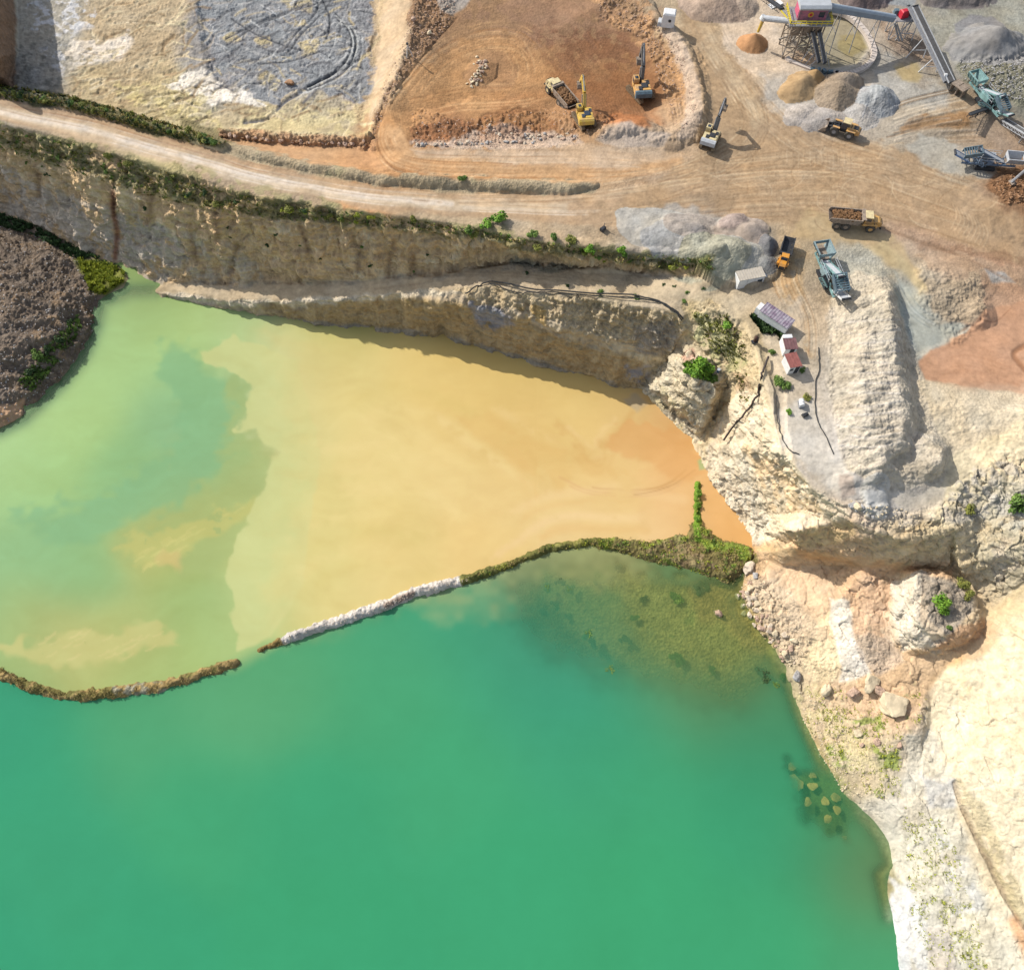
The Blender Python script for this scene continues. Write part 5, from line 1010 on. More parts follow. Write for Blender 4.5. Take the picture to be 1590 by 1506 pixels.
def excavator(label, loc, rz, paint_m, arm_m, boom, arm, bucket, track_rz=0, cw_m=None, sc=1.0, eng=None, grp=None):
    """local +x is where the boom points; boom/arm/bucket are angles above the horizontal"""
    t = thing('excavator', label, 'excavator', loc, rz, grp, sc)
    R = Matrix.Rotation(track_rz, 3, 'Z')
    for sy in (-1, 1):
        m = MB(); pr = [(-2.1,.1),(-2.45,.45),(-2.3,.85),(-1.9,1.0),(1.9,1.0),(2.3,.85),(2.45,.45),(2.1,.1)]; m.prism(pr, sy * 1.25 - .3, sy * 1.25 + .3)
        for k in range(22): m.box((-2.1 + k * .2, sy * 1.25, 1.02), (.11, .62, .07))
        m.v = [tuple(R @ Vector(v)) for v in m.v]; m.build('track', TRK, t)
    m = MB().box((0, 0, .75), (2.0, 2.0, .6)).cyl((0, 0, 1.0), (0, 0, 1.3), .8); m.v = [tuple(R @ Vector(v)) for v in m.v]; m.build('undercarriage', DARK, t)
    MB().box((-.25, 0, 1.5), (4.0, 2.75, .4)).box((-.75, -.65, 2.15), (2.6, 1.4, .95)).box((-1.25, .65, 2.1), (1.7, 1.4, .9)).build('body', paint_m, t)
    MB().box((-.9, -.3, 2.66), (1.2, 1.1, .12)).box((-1.5, .5, 2.62), (.8, .6, .14)).cyl((-1.2, -.8, 2.6), (-1.2, -.8, 3.1), .1).box((-.2, -.95, 2.67), (.8, .5, .1)).build('engine_cover', eng or DARK, t)
    MB().prism([(-2.0,1.4),(-2.0,2.55),(-2.45,2.6),(-2.8,2.35),(-2.85,1.6),(-2.5,1.35)], -1.42, 1.42).build('counterweight', cw_m or BGR, t)
    c = MB().prism([(.2,1.65),(.2,3.05),(1.35,3.1),(1.75,2.5),(1.8,1.65)], .42, 1.38).build('cab', paint_m, t)
    MB().prism([(1.38,3.05),(1.78,2.48),(1.83,1.9),(1.86,1.95),(1.82,2.55),(1.42,3.12)], .5, 1.3).box((.78, 1.39, 2.5), (.9, .03, .75)).box((.78, .41, 2.5), (.9, .03, .75)).box((.7, .9, 3.12), (.6, .55, .05)).build('window', GLS, c)
    def P(o, a, L): return (o[0] + math.cos(a) * L, o[1] + math.sin(a) * L)
    b0 = (.9, 1.7); a1 = math.radians(boom); k1 = P(b0, a1 + .28, 3.0); k2 = P(b0, a1, 5.8); a2 = math.radians(arm); s0 = P(k2, a2 + math.pi, .7); s1 = P(k2, a2, 3.1)
    def plate(mb, pts, w):      # tapered box beam through (x, z, depth)
        for (xa, za, da), (xb, zb, db) in zip(pts, pts[1:]):
            dx, dz = xb - xa, zb - za; L = math.hypot(dx, dz); nx, nz = -dz / L, dx / L
            mb.prism([(xa - nx * da / 2, za - nz * da / 2), (xb - nx * db / 2, zb - nz * db / 2), (xb + nx * db / 2, zb + nz * db / 2), (xa + nx * da / 2, za + nz * da / 2)], -w / 2 - .15, w / 2 - .15)
    m = MB(); plate(m, [(*b0, .7), (*k1, .95), (*k2, .5)], .55); m.build('boom', arm_m, t)
    m = MB(); plate(m, [(*s0, .4), (*k2, .75), (*s1, .35)], .42); m.build('arm', arm_m, t)
    h1 = P(b0, a1 + .1, 2.6)
    m = MB()
    for sy in (-.5, .2): m.cyl((1.5, sy, 1.5), (k1[0] * .6 + h1[0] * .4, sy, k1[1] * .6 + h1[1] * .4 - .1), .12, 8)
    m.cyl((k1[0], -.15, k1[1] + .5), (s0[0], -.15, s0[1] + .1), .11, 8).cyl((k2[0] + .2, -.15, k2[1] + .35), (s1[0] - .1, -.15, s1[1] + .35), .1, 8).build('hydraulic_cylinder', GRY, t)
    ab = math.radians(bucket); cb, sb = math.cos(ab), math.sin(ab)
    pr = [(0, .25), (.0, -.3), (.35, -.75), (.9, -.85), (1.3, -.6), (1.2, -.5), (.85, -.68), (.45, -.6), (.2, -.2), (.25, .2)]
    m = MB().prism([(s1[0] + x * cb - z * sb, s1[1] + x * sb + z * cb) for x, z in pr], -.8, .5)
    for y in (-.8, .44): m.prism([(s1[0] + x * cb - z * sb, s1[1] + x * sb + z * cb) for x, z in [(0, .2), (0, -.3), (.35, -.75), (.9, -.85), (1.3, -.6)]], y, y + .06)
    m.build('bucket', MUD, t); return t
def dump_truck(label, loc, rz, body_m, bed_m, load, sc=1.0, cabroof=None, bend=0.0):
    t = thing('dump_truck', label, 'dump truck', loc, rz, 'articulated dump trucks', sc)
    for x in (3.3, -1.6, -3.4):
        for y in (-1.25, 1.25): wheel(t, x, y, .88, .62, body_m if x > 0 else MUD)
    MB().box((0, 0, 1.2), (8.0, .9, .5)).box((3.4, 0, 1.3), (3.4, 1.3, .6)).box((.9, 0, 1.3), (.8, 1.2, .9)).build('chassis', DARK, t)
    MB().prism([(3.0,1.3),(3.0,2.5),(4.6,2.35),(5.25,1.9),(5.3,1.1),(4.6,1.1)], -.85, .85).box((3.3, 1.25, 1.95), (1.9, .65, .12)).box((3.3, -1.25, 1.95), (1.9, .65, .12)).box((2.0, 0, 1.7), (1.0, 2.5, .5)).box((4.2, 1.2, 1.6), (.35, .5, .7)).box((4.2, -1.2, 1.6), (.35, .5, .7)).build('hood', body_m, t)
    MB().box((5.3, 0, 1.6), (.08, 1.4, .8)).box((5.25, 0, 1.0), (.3, 2.4, .25)).build('grille', DARK, t)
    c = MB().prism([(1.7,1.7),(1.7,3.3),(3.0,3.3),(3.35,2.4),(3.35,1.7)], -.95, .95).build('cab', body_m, t)
    MB().prism([(3.03,3.25),(3.38,2.42),(3.42,2.44),(3.08,3.3)], -.85, .85).box((2.4, .96, 2.75), (1.0, .03, .7)).box((2.4, -.96, 2.75), (1.0, .03, .7)).build('windshield', GLS, c)
    MB().box((2.35, 0, 3.36), (1.5, 2.0, .1)).build('roof', cabroof or body_m, c)
    for y in (-1.5, 1.5): MB().beam((3.3, y * .7, 2.9), (3.5, y, 2.7), .06).box((3.5, y, 2.5), (.06, .25, .45)).build('mirror', DARK, t)
    L0, L1, hw = -5.1, 1.15, 1.5
    m = MB().prism([(L0 - .3,2.25),(L0 + .9,1.55),(L1 - .5,1.55),(L1,2.6),(L1 - .12,2.6),(L1 - .6,1.7),(L0 + .9,1.7),(L0 - .3,2.38)], -hw, hw)
    for y in (-hw, hw - .1): m.prism([(L0 - .3,2.3),(L0 + .9,1.6),(L1 - .4,1.6),(L1,2.9),(L0 - .1,2.9)], y, y + .1)
    for y in (-hw - .08, hw - .06): m.box(((L0 + L1) / 2, y + .07, 2.93), (L1 - L0, .2, .14))
    m.box((L1 - .02, 0, 2.75), (.12, 2 * hw, .9)).box((L1 + .25, 0, 3.22), (.7, 2 * hw, .1)); m.build('dump_bed', bed_m, t)
    if load:
        m = MB().box(((L0 + L1) / 2 + .2, 0, 2.2), (L1 - L0 - 1.3, 2.7, .8), taper=.85); rocks_pile(m, L0 + .5, L1 - .4, -1.25, 1.25, 2.45, .45, 150, 5, .5); m.build('load', ROCKM, t)
    return t

g = G(993,147); excavator('ochre excavator with grey boom raised high, working alone in the brown pit', g, head((992,150),(985,118)), OCH, mat('dusty_dark_boom', A((120,118,116)), .6, nz=.4), 63, -68, -120, track_rz=.45, grp=None, cw_m=DTEAL, sc=1.28)
g = G(905,190); excavator('yellow excavator with its boom reaching over the dump truck bed', g, head((908,196),(894,150)), YEL, YEL, 42, -52, -110, track_rz=.3, cw_m=YEL, eng=GLS, sc=1.15)
g = G(1100,222); excavator('yellow excavator with blue grey boom parked by the curved pit bank', g, head((1097,228),(1112,196)), PALE, bpy.data.materials['dusty_dark_boom'], 50, -50, -130, track_rz=0, cw_m=LGR, sc=1.12)
g = G(1612,272); excavator('grey excavator arm dipping into the brown rubble at the right edge', g, head((1612,268),(1560,285)), MUD, GRY, 24, -50, -120, track_rz=.2, cw_m=LGR)
g = G(870,156); dump_truck('yellow dump truck being loaded by the yellow excavator in the pit', g, head((886,170),(852,142)), PALE, MUD, True, cabroof=PALE)
g = G(1322,350); dump_truck('yellow dump truck full of brown rock on the tan junction', g, head((1290,348),(1356,354)), OCH, MUD, True, cabroof=PALE)
g = G(1216,399); dump_truck('orange dump truck with an empty dark bed beside the grey screening machine', g, head((1221,378),(1212,412)), ORG, DARK, False, sc=.72, cabroof=ORG)

# wheel loader
lo = G(1306,207); rz = head((1335,214),(1278,194)); t = thing('wheel_loader', 'yellow wheel loader driving at the foot of the blue grey gravel pile', 'wheel loader', lo, rz)
for x in (1.7, -1.6):
    for y in (-1.15, 1.15): wheel(t, x, y, .92, .7, GRY)
MB().box((0, 0, 1.15), (4.6, .9, .6)).box((1.7, 0, 1.5), (1.2, 1.1, .8)).build('chassis', DARK, t)
MB().prism([(-.6,1.3),(-.6,2.35),(-2.8,2.2),(-3.4,1.9),(-3.5,1.1),(-2.6,1.0)], -.85, .85).box((-1.6, 1.2, 1.98), (1.9, .6, .1)).box((-1.6, -1.2, 1.98), (1.9, .6, .1)).box((1.6, 1.1, 1.95), (1.5, .5, .1)).box((1.6, -1.1, 1.95), (1.5, .5, .1)).build('body', OCH, t)
MB().box((-2.4, 0, 2.3), (1.0, 1.1, .1)).box((-3.45, 0, 1.6), (.12, 1.3, .8)).cyl((-1.4, .4, 2.2), (-1.4, .4, 2.9), .09).build('grille', DARK, t)
c = MB().prism([(-.9,1.7),(-.9,3.2),(.5,3.2),(.75,2.4),(.75,1.7)], -.75, .75).build('cab', GLS, t); MB().box((-.2, 0, 3.26), (1.7, 1.75, .14)).build('roof', PALE, c)
MB().beam((.9, .55, 1.9), (3.4, .55, 1.0), .22, .4).beam((.9, -.55, 1.9), (3.4, -.55, 1.0), .22, .4).beam((1.4, 0, 2.2), (3.5, 0, 1.6), .18, .25).box((2.6, 0, 1.35), (.3, 1.2, .3)).build('lift_arm', DARK, t)
m = MB().prism([(3.4,1.6),(3.35,.5),(3.7,.15),(4.9,.05),(4.9,.15),(3.8,.3),(3.52,.6),(3.55,1.6)], -1.55, 1.55)
for y in (-1.55, 1.47): m.prism([(3.4,1.6),(3.35,.5),(3.7,.15),(4.9,.08),(4.3,1.0)], y, y + .08)
m.build('bucket', MUD, t)

# box container, long shed, huts
def block(name, label, cat, a, b, width, h, wall, roof, overhang=.12, slope=.0, group=None):
    p, q = G(*a), G(*b); rz = math.atan2(q.y - p.y, q.x - p.x); L = (q - p).length; c = (p + q) / 2; c.z = min(p.z, q.z)
    t = thing(name, label, cat, c, rz, group); MB().box((0, width / 2, h / 2), (L, width, h)).build('wall', wall, t)
    m = MB().prism([(-overhang, h), (-overhang, h + .1), (width + overhang, h + .1 + slope), (width + overhang, h + slope)], -L / 2 - overhang, L / 2 + overhang)
    m.v = [(y, x, z) for x, y, z in m.v]; m.f = [tuple(reversed(f)) for f in m.f]
    rf = m.build('roof', roof, t); m = MB()
    for k in range(int(L / .55) + 1): m.beam((-L / 2 + k * .55, -overhang, h + .13), (-L / 2 + k * .55, width + overhang, h + .13 + slope), .06)
    m.build('roof_seam', roof, rf); return t, L
TANR = mat('dusty_tan_roof', A((206,196,180)), .8, nz=.12, sc=1); PUR = mat('patchy_purple_roof', A((134,112,132)), .8, sc=.9, c2=A((184,176,184))); BRR = mat('brown_roof', A((138,100,100)), .8, nz=.3, sc=1.2); RDR = mat('rust_red_roof', A((166,104,96)), .8, nz=.25, sc=1.2)
t, L = block('container', 'white box container with a tan dusty roof near the grey gravel heaps', 'container', (1143.5,449), (1184,439), 2.4, 2.55, WHT, TANR, .03)
MB().box((L / 2 + .35, 1.2, 1.3), (.7, 1.6, 1.3)).build('cooling_unit', LGR, t); MB().box((L / 2 - .9, -.02, 1.5), (1.0, .05, .8)).build('window', GLS, t)
m = MB(); [m.box((x_, -.02, 1.27), (.06, .06, 2.4)) for x_ in (-L / 2 + .1, -L / 2 + L * .33, -L / 2 + L * .62, L / 2 - .1)]; m.build('frame', LGR, t)
t, L = block('shed', 'long white shed with a patchy purple roof above the dark green weeds', 'shed', (1174,494), (1216,520), 2.5, 2.35, WHT, PUR, .1)
MB().box((-L / 2 - .55, 1.3, 1.0), (1.1, 1.7, 2.0)).build('porch', WHT, t)
MB().box((L / 2 + .02, 1.2, 1.1), (.05, .9, 2.0)).build('door', GRY, t)
t, L = block('hut', 'small white hut with a dark brown roof, middle one between shed and red roofed hut', 'hut', (1214.5,553), (1232,551), 2.3, 2.3, WHT, BRR, .12)
MB().box((-.2, 2.75, 1.25), (1.7, .9, 2.5)).build('water_tank', WHT, t); MB().box((.3, -.03, 1.1), (.8, .06, 2.0)).build('door', DARK, t)
t, L = block('hut', 'small hut with a rust red roof on the white slab, lowest of the huts', 'hut', (1221,582), (1238,578), 2.9, 2.35, WHT, RDR, .12)
MB().box((.5, -.03, 1.1), (.8, .06, 2.0)).build('door', DARK, t); MB().box((-.6, -.03, 1.5), (.6, .06, .6)).build('window', GLS, t)
t = thing('tank', 'small white tank on the pale ground below the huts', 'tank', G(1243,628)); MB().box((0, 0, .12), (1.0, 1.5, .24)).build('base', GRY, t); MB().cyl((0, -.6, .7), (0, .7, .7), .48, 16).box((0, .1, 1.2), (.3, .3, .12)).build('drum', WHT, t)
t = thing('generator', 'small black generator on pale ground below the little white tank', 'generator', G(1249,645), .4); MB().box((0, 0, .35), (1.1, .6, .5)).box((.2, 0, .68), (.5, .4, .2)).build('housing', DARK, t); MB().cyl((-.4, -.35, .2), (-.4, .35, .2), .2).build('wheel', TYRE, t)
t = thing('pump', 'dark brown upright pump standing alone left of the long shed', 'pump', G(1171,531), .3); BRN = mat('brown_iron', (.07,.035,.025), .8, nz=.4)
MB().box((0, 0, .15), (1.1, .8, .3)).build('base', DARK, t); MB().cyl((0, 0, .3), (0, 0, 1.5), .28, 10).cyl((0, 0, 1.5), (0, 0, 1.8), .4, 10, .15).beam((-.1, 0, .6), (.7, -.1, .4), .2).build('body', BRN, t); MB().cyl((.3, -.1, .9), (.3, .1, .9), .35, 12).build('flywheel', DARK, t)
t = thing('concrete_block', 'big pale concrete block at the head of the white strip on the pit rim', 'concrete block', G(1036,38), -.2); MB().box((0, 0, 1.6), (3.0, 2.6, 3.2), taper=.88).build('body', WHT, t); MB().box((-1.9, -.2, .5), (.9, 2.0, 1.0), taper=.8).build('step', LGR, t); MB().cyl((0.3, -1.22, 1.7), (.3, -1.32, 1.7), .35, 12).build('opening', DARK, t)
t = thing('survey_stand', 'thin white tripod mast on the stony shoulder left of the pit', 'mast', G(634,88))
for a_ in (0, 2.1, 4.2): MB().beam((math.cos(a_) * .9, math.sin(a_) * .9, 0), (0, 0, 3.2), .12).build('leg', WHT, t)
MB().box((0, 0, 3.3), (.5, .5, .3)).build('head', DARK, t)
t = thing('pump', 'small dark pump with a pale handle on the roadside above the cliff brow', 'pump', G(936,357), .8); MB().box((0, 0, .4), (1.2, .7, .7)).build('body', DARK, t); MB().beam((.2, 0, .6), (.5, .1, 1.6), .14).build('handle', MUD, t); MB().cyl((-.3, -.45, .3), (-.3, .45, .3), .3).build('wheel', TYRE, t)
t = thing('barrel', 'small blue barrel on the edge of the bright green patch', 'barrel', G(1114,577)); MB().cyl((0, 0, 0), (0, 0, .9), .32, 14).build('body', DBL, t); MB().cyl((0, 0, .9), (0, 0, .95), .34, 14).build('lid', LGR, t)

# mobile machines: hopper, tracks, inclined conveyors, screen box
def conveyor(parent, name, p, q, w=1.0, m=GRY, belt=BELT, legs=0, truss=True):
    p = Vector(p); q = Vector(q); d = (q - p).normalized(); u = d.cross(Vector((0, 0, 1))).normalized(); up = u.cross(d)
    b = MB()
    for s_ in (-1, 1): b.beam(p + u * w / 2 * s_, q + u * w / 2 * s_, .12, .3)
    if truss:
        n = max(2, int((q - p).length / 1.1))
        for s_ in (-1, 1):
            b.beam(p + u * w / 2 * s_ - up * .8, q + u * w / 2 * s_ - up * .8, .08)
            for k in range(n): a_ = p.lerp(q, k / n) + u * w / 2 * s_; c_ = p.lerp(q, (k + 1) / n) + u * w / 2 * s_; b.beam(a_, c_ - up * .8, .06); b.beam(c_ - up * .8, c_, .06)
    o = b.build(name, m, parent); MB().beam(p + up * .08, q + up * .08, w * .72, .07).build('belt', belt, o)
    r = MB(); r.cyl(q - u * w * .5, q + u * w * .5, .22, 10); r.cyl(p - u * w * .5, p + u * w * .5, .22, 10); r.build('drum', DARK, o)
    return o
def hopper(parent, x, z, L, wd, h, m, fill=None):
    b = MB()
    for s_ in (-1, 1):
        b.add([(x - L / 2, s_ * wd * .28, z), (x + L / 2, s_ * wd * .28, z), (x + L / 2, s_ * wd / 2, z + h), (x - L / 2, s_ * wd / 2, z + h), (x - L / 2, s_ * (wd * .28 + .08), z - .04), (x + L / 2, s_ * (wd * .28 + .08), z - .04), (x + L / 2, s_ * (wd / 2 + .08), z + h), (x - L / 2, s_ * (wd / 2 + .08), z + h)], [(0, 1, 2, 3), (7, 6, 5, 4), (3, 2, 6, 7), (0, 3, 7, 4), (1, 5, 6, 2)])
        b.beam((x - L / 2, s_ * wd / 2, z + h), (x + L / 2, s_ * wd / 2, z + h), .18)
        for k in range(5): xx = x - L / 2 + k * L / 4; b.beam((xx, s_ * (wd * .3 + .1), z), (xx, s_ * (wd / 2 + .12), z + h), .09)
    for s_ in (-1, 1): b.beam((x + s_ * L / 2, -wd / 2, z + h * .75), (x + s_ * L / 2, wd / 2, z + h * .75), .1, h * .5)
    o = b.build('hopper', m, parent); MB().box((x, 0, z - .05), (L, wd * .56, .12)).build('feeder', fill or MUD, o)
def screener(label, cat, loc, rz, L, body, accent, tip, rev=False, side=None, sc=1.0):
    t = thing('screening_machine', label, cat, loc, rz, None, sc)
    for sy in (-1, 1): MB().prism([(-1.9,.05),(-2.2,.4),(-1.9,.85),(1.9,.85),(2.2,.4),(1.9,.05)], sy * 1.1 - .25, sy * 1.1 + .25).build('track', DARK, t)
    h = L / 2; f = MB()
    for sy in (-1, 1):
        f.beam((-h * .72, sy * .9, 1.2), (h * .8, sy * .9, 1.5), .2, .4)
        for k in range(7): x = -h * .65 + k * h * .22; f.beam((x, sy * .9, 1.2), (x + .4, sy * 1.05, 2.3), .1)
    for k in range(8): x = -h * .7 + k * h * .2; f.beam((x, -.9, 1.3), (x, .9, 1.3), .12)
    f.build('chassis', body, t)
    hopper(t, h * .72, 2.0, L * .24, 2.6, 1.4, accent)
    conveyor(t, 'main_conveyor', (h * .5, 0, 1.5), (-h * .42, 0, 4.3), 1.1, body, LGR)
    MB().box((0.2, .95, 2.0), (L * .18, .8, 1.3)).box((0.2, .95, 2.72), (L * .12, .5, .15)).build('engine_box', accent, t)
    MB().box((-.6, -1.0, 1.9), (L * .2, .6, .9)).build('tank', body, t)
    s_ = MB(); s_.prism([(-h * .75,2.3),(-h * .3,3.5),(-h * .3,4.4),(-h * .75,3.3)], -1.15, -1.0); s_.prism([(-h * .75,2.3),(-h * .3,3.5),(-h * .3,4.4),(-h * .75,3.3)], 1.0, 1.15)
    for k in range(8): a_ = k / 7; s_.beam((-h * .74 + a_ * h * .43, -1.05, 3.2 + a_ * 1.0), (-h * .74 + a_ * h * .43, 1.05, 3.2 + a_ * 1.0), .22, .1)
    s_.build('screen_box', DTEAL, t)
    conveyor(t, 'tail_conveyor', (-h * .5, 0, 1.3), (-h * 1.0, 0, 2.9), 1.5, tip, LGR, truss=False)
    conveyor(t, 'side_conveyor', (-h * .35, 1.0, 1.3), (-h * .15, 3.0 if side is None else side, 2.6), .7, body)
    r = MB()
    for sy in (-1.25, 1.25): r.beam((-h * .3, sy, 2.6), (h * .35, sy, 2.6), .06); r.beam((-h * .3, sy, 3.2), (h * .35, sy, 3.2), .05); [r.beam((x, sy, 2.2), (x, sy, 3.2), .05) for x in (-h * .3, -h * .1, h * .1, h * .35)]
    r.build('railing', LGR, t); return t
ca, cb = G(1268,396), G(1302,474); screener('grey green screening machine with a white tail chute beside the long gravel ridge', 'screening machine', (ca + cb) / 2, math.atan2(ca.y - cb.y, ca.x - cb.x), (ca - cb).length * .98, TEAL, mat('grey_teal', A((150,172,176)), .5, nz=.3), WHT, side=1.8).scale = (1.16, 1.22, 1.05)
ca, cb = G(1572,262), G(1480,254); screener('low blue grey screening machine with a blue conveyor tip near the right edge', 'screening machine', (ca + cb) / 2, math.atan2(ca.y - cb.y, ca.x - cb.x), (ca - cb).length * 1.18, mat('pale_blue_steel', A((120,140,164)), .55, nz=.4, sc=2), LGR, mat('light_blue_paint', A((130,160,206)), .5, nz=.25), side=-2.0)
ca, cb = G(1500,128), G(1556,196); t = screener('teal crusher between the long conveyor and the right edge rubble', 'crusher', (ca + cb) / 2, math.atan2(ca.y - cb.y, ca.x - cb.x), (ca - cb).length * 1.05, TEAL, TEAL, TEAL, side=3.2)
ca, cb = G(1592,236), G(1556,190); t = thing('conveyor', 'grey and white transfer conveyor right of the teal crusher', 'conveyor', cb, 0)
q = ca - cb; conveyor(t, 'frame', (0, 0, .8), (q.x, q.y, 3.6), 1.2, LGR, BELT); MB().beam((q.x * .7, q.y * .7, 0), (q.x * .7, q.y * .7, 2.8), .2).build('leg', GRY, t); MB().box((q.x, q.y, 4.0), (2.4, 2.2, 1.3), rz=.5).build('head_box', WHT, t)
p = G(1500,215); t = thing('conveyor', 'thin dark side conveyor dropping ochre material left of the teal crusher', 'conveyor', p); q = G(1535,172) - p; conveyor(t, 'frame', (q.x, q.y, 1.2), (0, 3.5, 3.4), .7, DARK, DARK); MB().beam((q.x * .45, q.y * .45 + 2, 0), (q.x * .45, q.y * .45 + 2, 2.3), .15).build('leg', DARK, t)

# screening tower, gallery and long conveyor
ct = W(1258, 36, 8.6); bx, by = ct.x, ct.y + 2.4; t = thing('screening_tower', 'tall screening tower with faded red cabin and yellow railings above the walled yard', 'tower', (bx, by, 0))
m = MB()
for x in (-3.6, -1.2, 1.2, 3.6):
    for y in (-2.4, 2.4): m.beam((x, y, 0), (x, y, 8.5), .26)
for y in (-2.4, 2.4):
    for z in (0, 3, 6):
        for x in (-3.6, -1.2, 1.2): m.beam((x, y, z), (x + 2.4, y, z + 2.6), .12); m.beam((x, y, z + 2.6), (x + 2.4, y, z + 2.6), .14)
for x in (-3.6, 3.6):
    for z in (0, 4): m.beam((x, -2.4, z), (x, 2.4, z + 4), .12)
m.build('leg_frame', MUD, t)
r_ = random.Random(4); m = MB()
for _ in range(46):
    x, y, z = r_.uniform(-4, 3.2), r_.uniform(-3, 1.5), r_.uniform(2, 7.6); a_ = r_.uniform(0, 6.28); L = r_.uniform(1, 2.6); m.beam((x, y, z), (x + math.cos(a_) * L, y + math.sin(a_) * L * .5, z + r_.uniform(-1.6, .6)), r_.uniform(.1, .3))
m.build('pipework', mat('dusty_pipe', A((178,168,156)), .7, nz=.5, sc=2), t)
m = MB(); [m.box((x, -.4, 6.4), (1.8, 2.6, 2.6), taper=1.0) for x in (-2.2, .3, 2.6)]; m.build('hopper', MUD, t)
MB().box((0, -.3, 8.55), (9.4, 6.4, .2)).build('platform', GRY, t)
m = MB()
for a_, b_ in (((-4.6,-3.4),(4.6,-3.4)), ((-4.6,-3.4),(-4.6,2.8)), ((4.6,-3.4),(4.6,2.8))):
    for z in (9.1, 9.65): m.beam((*a_, z), (*b_, z), .14)
    for k in range(9): x = a_[0] + (b_[0] - a_[0]) * k / 8; y = a_[1] + (b_[1] - a_[1]) * k / 8; m.beam((x, y, 8.6), (x, y, 9.65), .1)
m.build('railing', mat('railing_yellow', A((226,206,70)), .5), t)
c = MB().box((.3, .2, 9.95), (6.2, 3.8, 2.7)).build('cabin', PINK, t)
MB().box((-2.84, .1, 10.0), (.1, 2.8, 2.2)).build('side_panel', mat('pink_sheet', A((226,110,140)), .6, nz=.3), c)
MB().cyl((-.2, -1.74, 10.0), (-.2, -1.78, 10.0), .6, 24).build('round_sign', mat('sign_yellow', A((226,180,60)), .6), c); MB().cyl((-.2, -1.79, 10.0), (-.2, -1.81, 10.0), .34, 20).build('sign_centre', RED, c)
MB().box((2.2, -1.73, 10.0), (1.2, .06, 1.2)).build('window', GLS, c)
m = MB().prism([(-2.2,11.3),(-2.3,11.7),(-1.7,12.1),(1.8,12.1),(2.5,11.7),(2.4,11.3)], -3.1, 3.7); m.v = [(y, x, z) for x, y, z in m.v]; m.f = [tuple(reversed(f)) for f in m.f]; m.build('roof', mat('grey_roof', A((196,200,204)), .6, nz=.15, sc=.8), t)
loc = Vector((bx, by, 0))
def lc(px, py, z): return W(px, py, z) - loc
p, q = lc(1225,33,7.8), lc(1186,29,6.6); MB().cyl(p, q, .62, 14).build('discharge_pipe', LGR, t); MB().cyl(q, lc(1177,50,3.3), .45, 12, .3).build('yellow_chute', YEL, t); MB().cyl(q + Vector((-.3, 0, -.3)), q + Vector((0, 0, .5)), .7, 12).build('elbow', WHT, t)
conveyor(t, 'stairway', lc(1236,40,8.4), lc(1212,12,8.4), 1.0, bpy.data.materials['railing_yellow'], GRY, truss=False)
o = conveyor(t, 'top_conveyor', lc(1214,14,8.6), lc(1186,-6,6.5), 1.0, DARK, DARK)
p, q = lc(1272,50,6.5), lc(1281,98,1.6); conveyor(t, 'drop_conveyor', p, q, .9, GRY, BELT); conveyor(t, 'drop_conveyor', p + Vector((-1.5, 0, 0)), q + Vector((-1.3, .3, 0)), .9, GRY, BELT)
[MB().beam(p.lerp(q, k) + Vector((dx, 0, -.3)), (p.lerp(q, k).x + dx * 2, p.lerp(q, k).y, 0), .12).build('leg', LGR, t) for k in (.3, .6, .85) for dx in (-1.4, 1.0)]
p = W(1284,13,10.2); q = W(1388,30,6.0); t = thing('conveyor_gallery', 'closed grey conveyor gallery running from the tower to the red drive', 'conveyor', (p.x, p.y, 0)); loc = Vector((p.x, p.y, 0))
MB().beam(p - loc, q - loc, 1.1, 1.0).build('casing', mat('gallery_sheet', A((150,162,176)), .5, nz=.2, sc=1), t); MB().cyl(p - loc + Vector((0, 0, .62)), q - loc + Vector((0, 0, .45)), .55, 12).build('hood', mat('gallery_sheet_light', A((176,188,200)), .5, nz=.15, sc=1), t)
for k in (.22, .5, .8):
    m = MB(); c_ = p.lerp(q, k) - loc
    for s_ in (-1, 1): m.beam(c_ + Vector((0, s_ * .6, -.4)), (c_.x, c_.y + s_ * 2.2, 0), .16)
    m.beam((c_.x, c_.y - 1.3, c_.z * .5), (c_.x, c_.y + 1.3, c_.z * .5), .1); m.build('leg', GRY, t)
p = W(1404,22,5.8); t = thing('drive_station', 'small steel drive station with a bright red cover at the conveyor corner', 'drive station', (p.x, p.y, 0)); m = MB()
for x in (-1.8, 1.8):
    for y in (-1.6, 1.6): m.beam((x, y, 0), (x, y, 5.4), .18); m.beam((x, y, .3), (-x, y, 5.2), .1); m.beam((x, y, .3), (x, -y, 5.2), .1)
m.box((0, 0, 5.2), (4.2, 3.8, .15)); m.beam((-2.2, -2, 5), (0, -3.4, 1.5), .3); m.beam((-1.8, -2.4, 5), (.6, -3.6, 1.8), .3); m.build('frame', GRY, t)
MB().box((-.2, -.2, 6.1), (1.9, 1.6, 1.5), rz=.3, taper=.7).build('cover', RED, t); MB().box((1.4, .7, 5.9), (1.2, 1.2, 1.1)).box((-1.6, .8, 5.8), (1.0, 1.0, .9)).build('motor', DTEAL, t)
p = W(1421,10,7.4); q = W(1478,128,1.8); t = thing('long_conveyor', 'long grey lattice conveyor climbing from the crusher to the red drive', 'conveyor', (q.x, q.y, 0)); loc = Vector((q.x, q.y, 0)); conveyor(t, 'frame', q - loc, p - loc, 1.5, LGR, BELT)
w_ = (p - q).normalized(); conveyor(t, 'walkway', q - loc + Vector((-1.5, 0, 0)), p - loc + Vector((-1.5, 0, 0)), .6, GRY, GRY, truss=False)
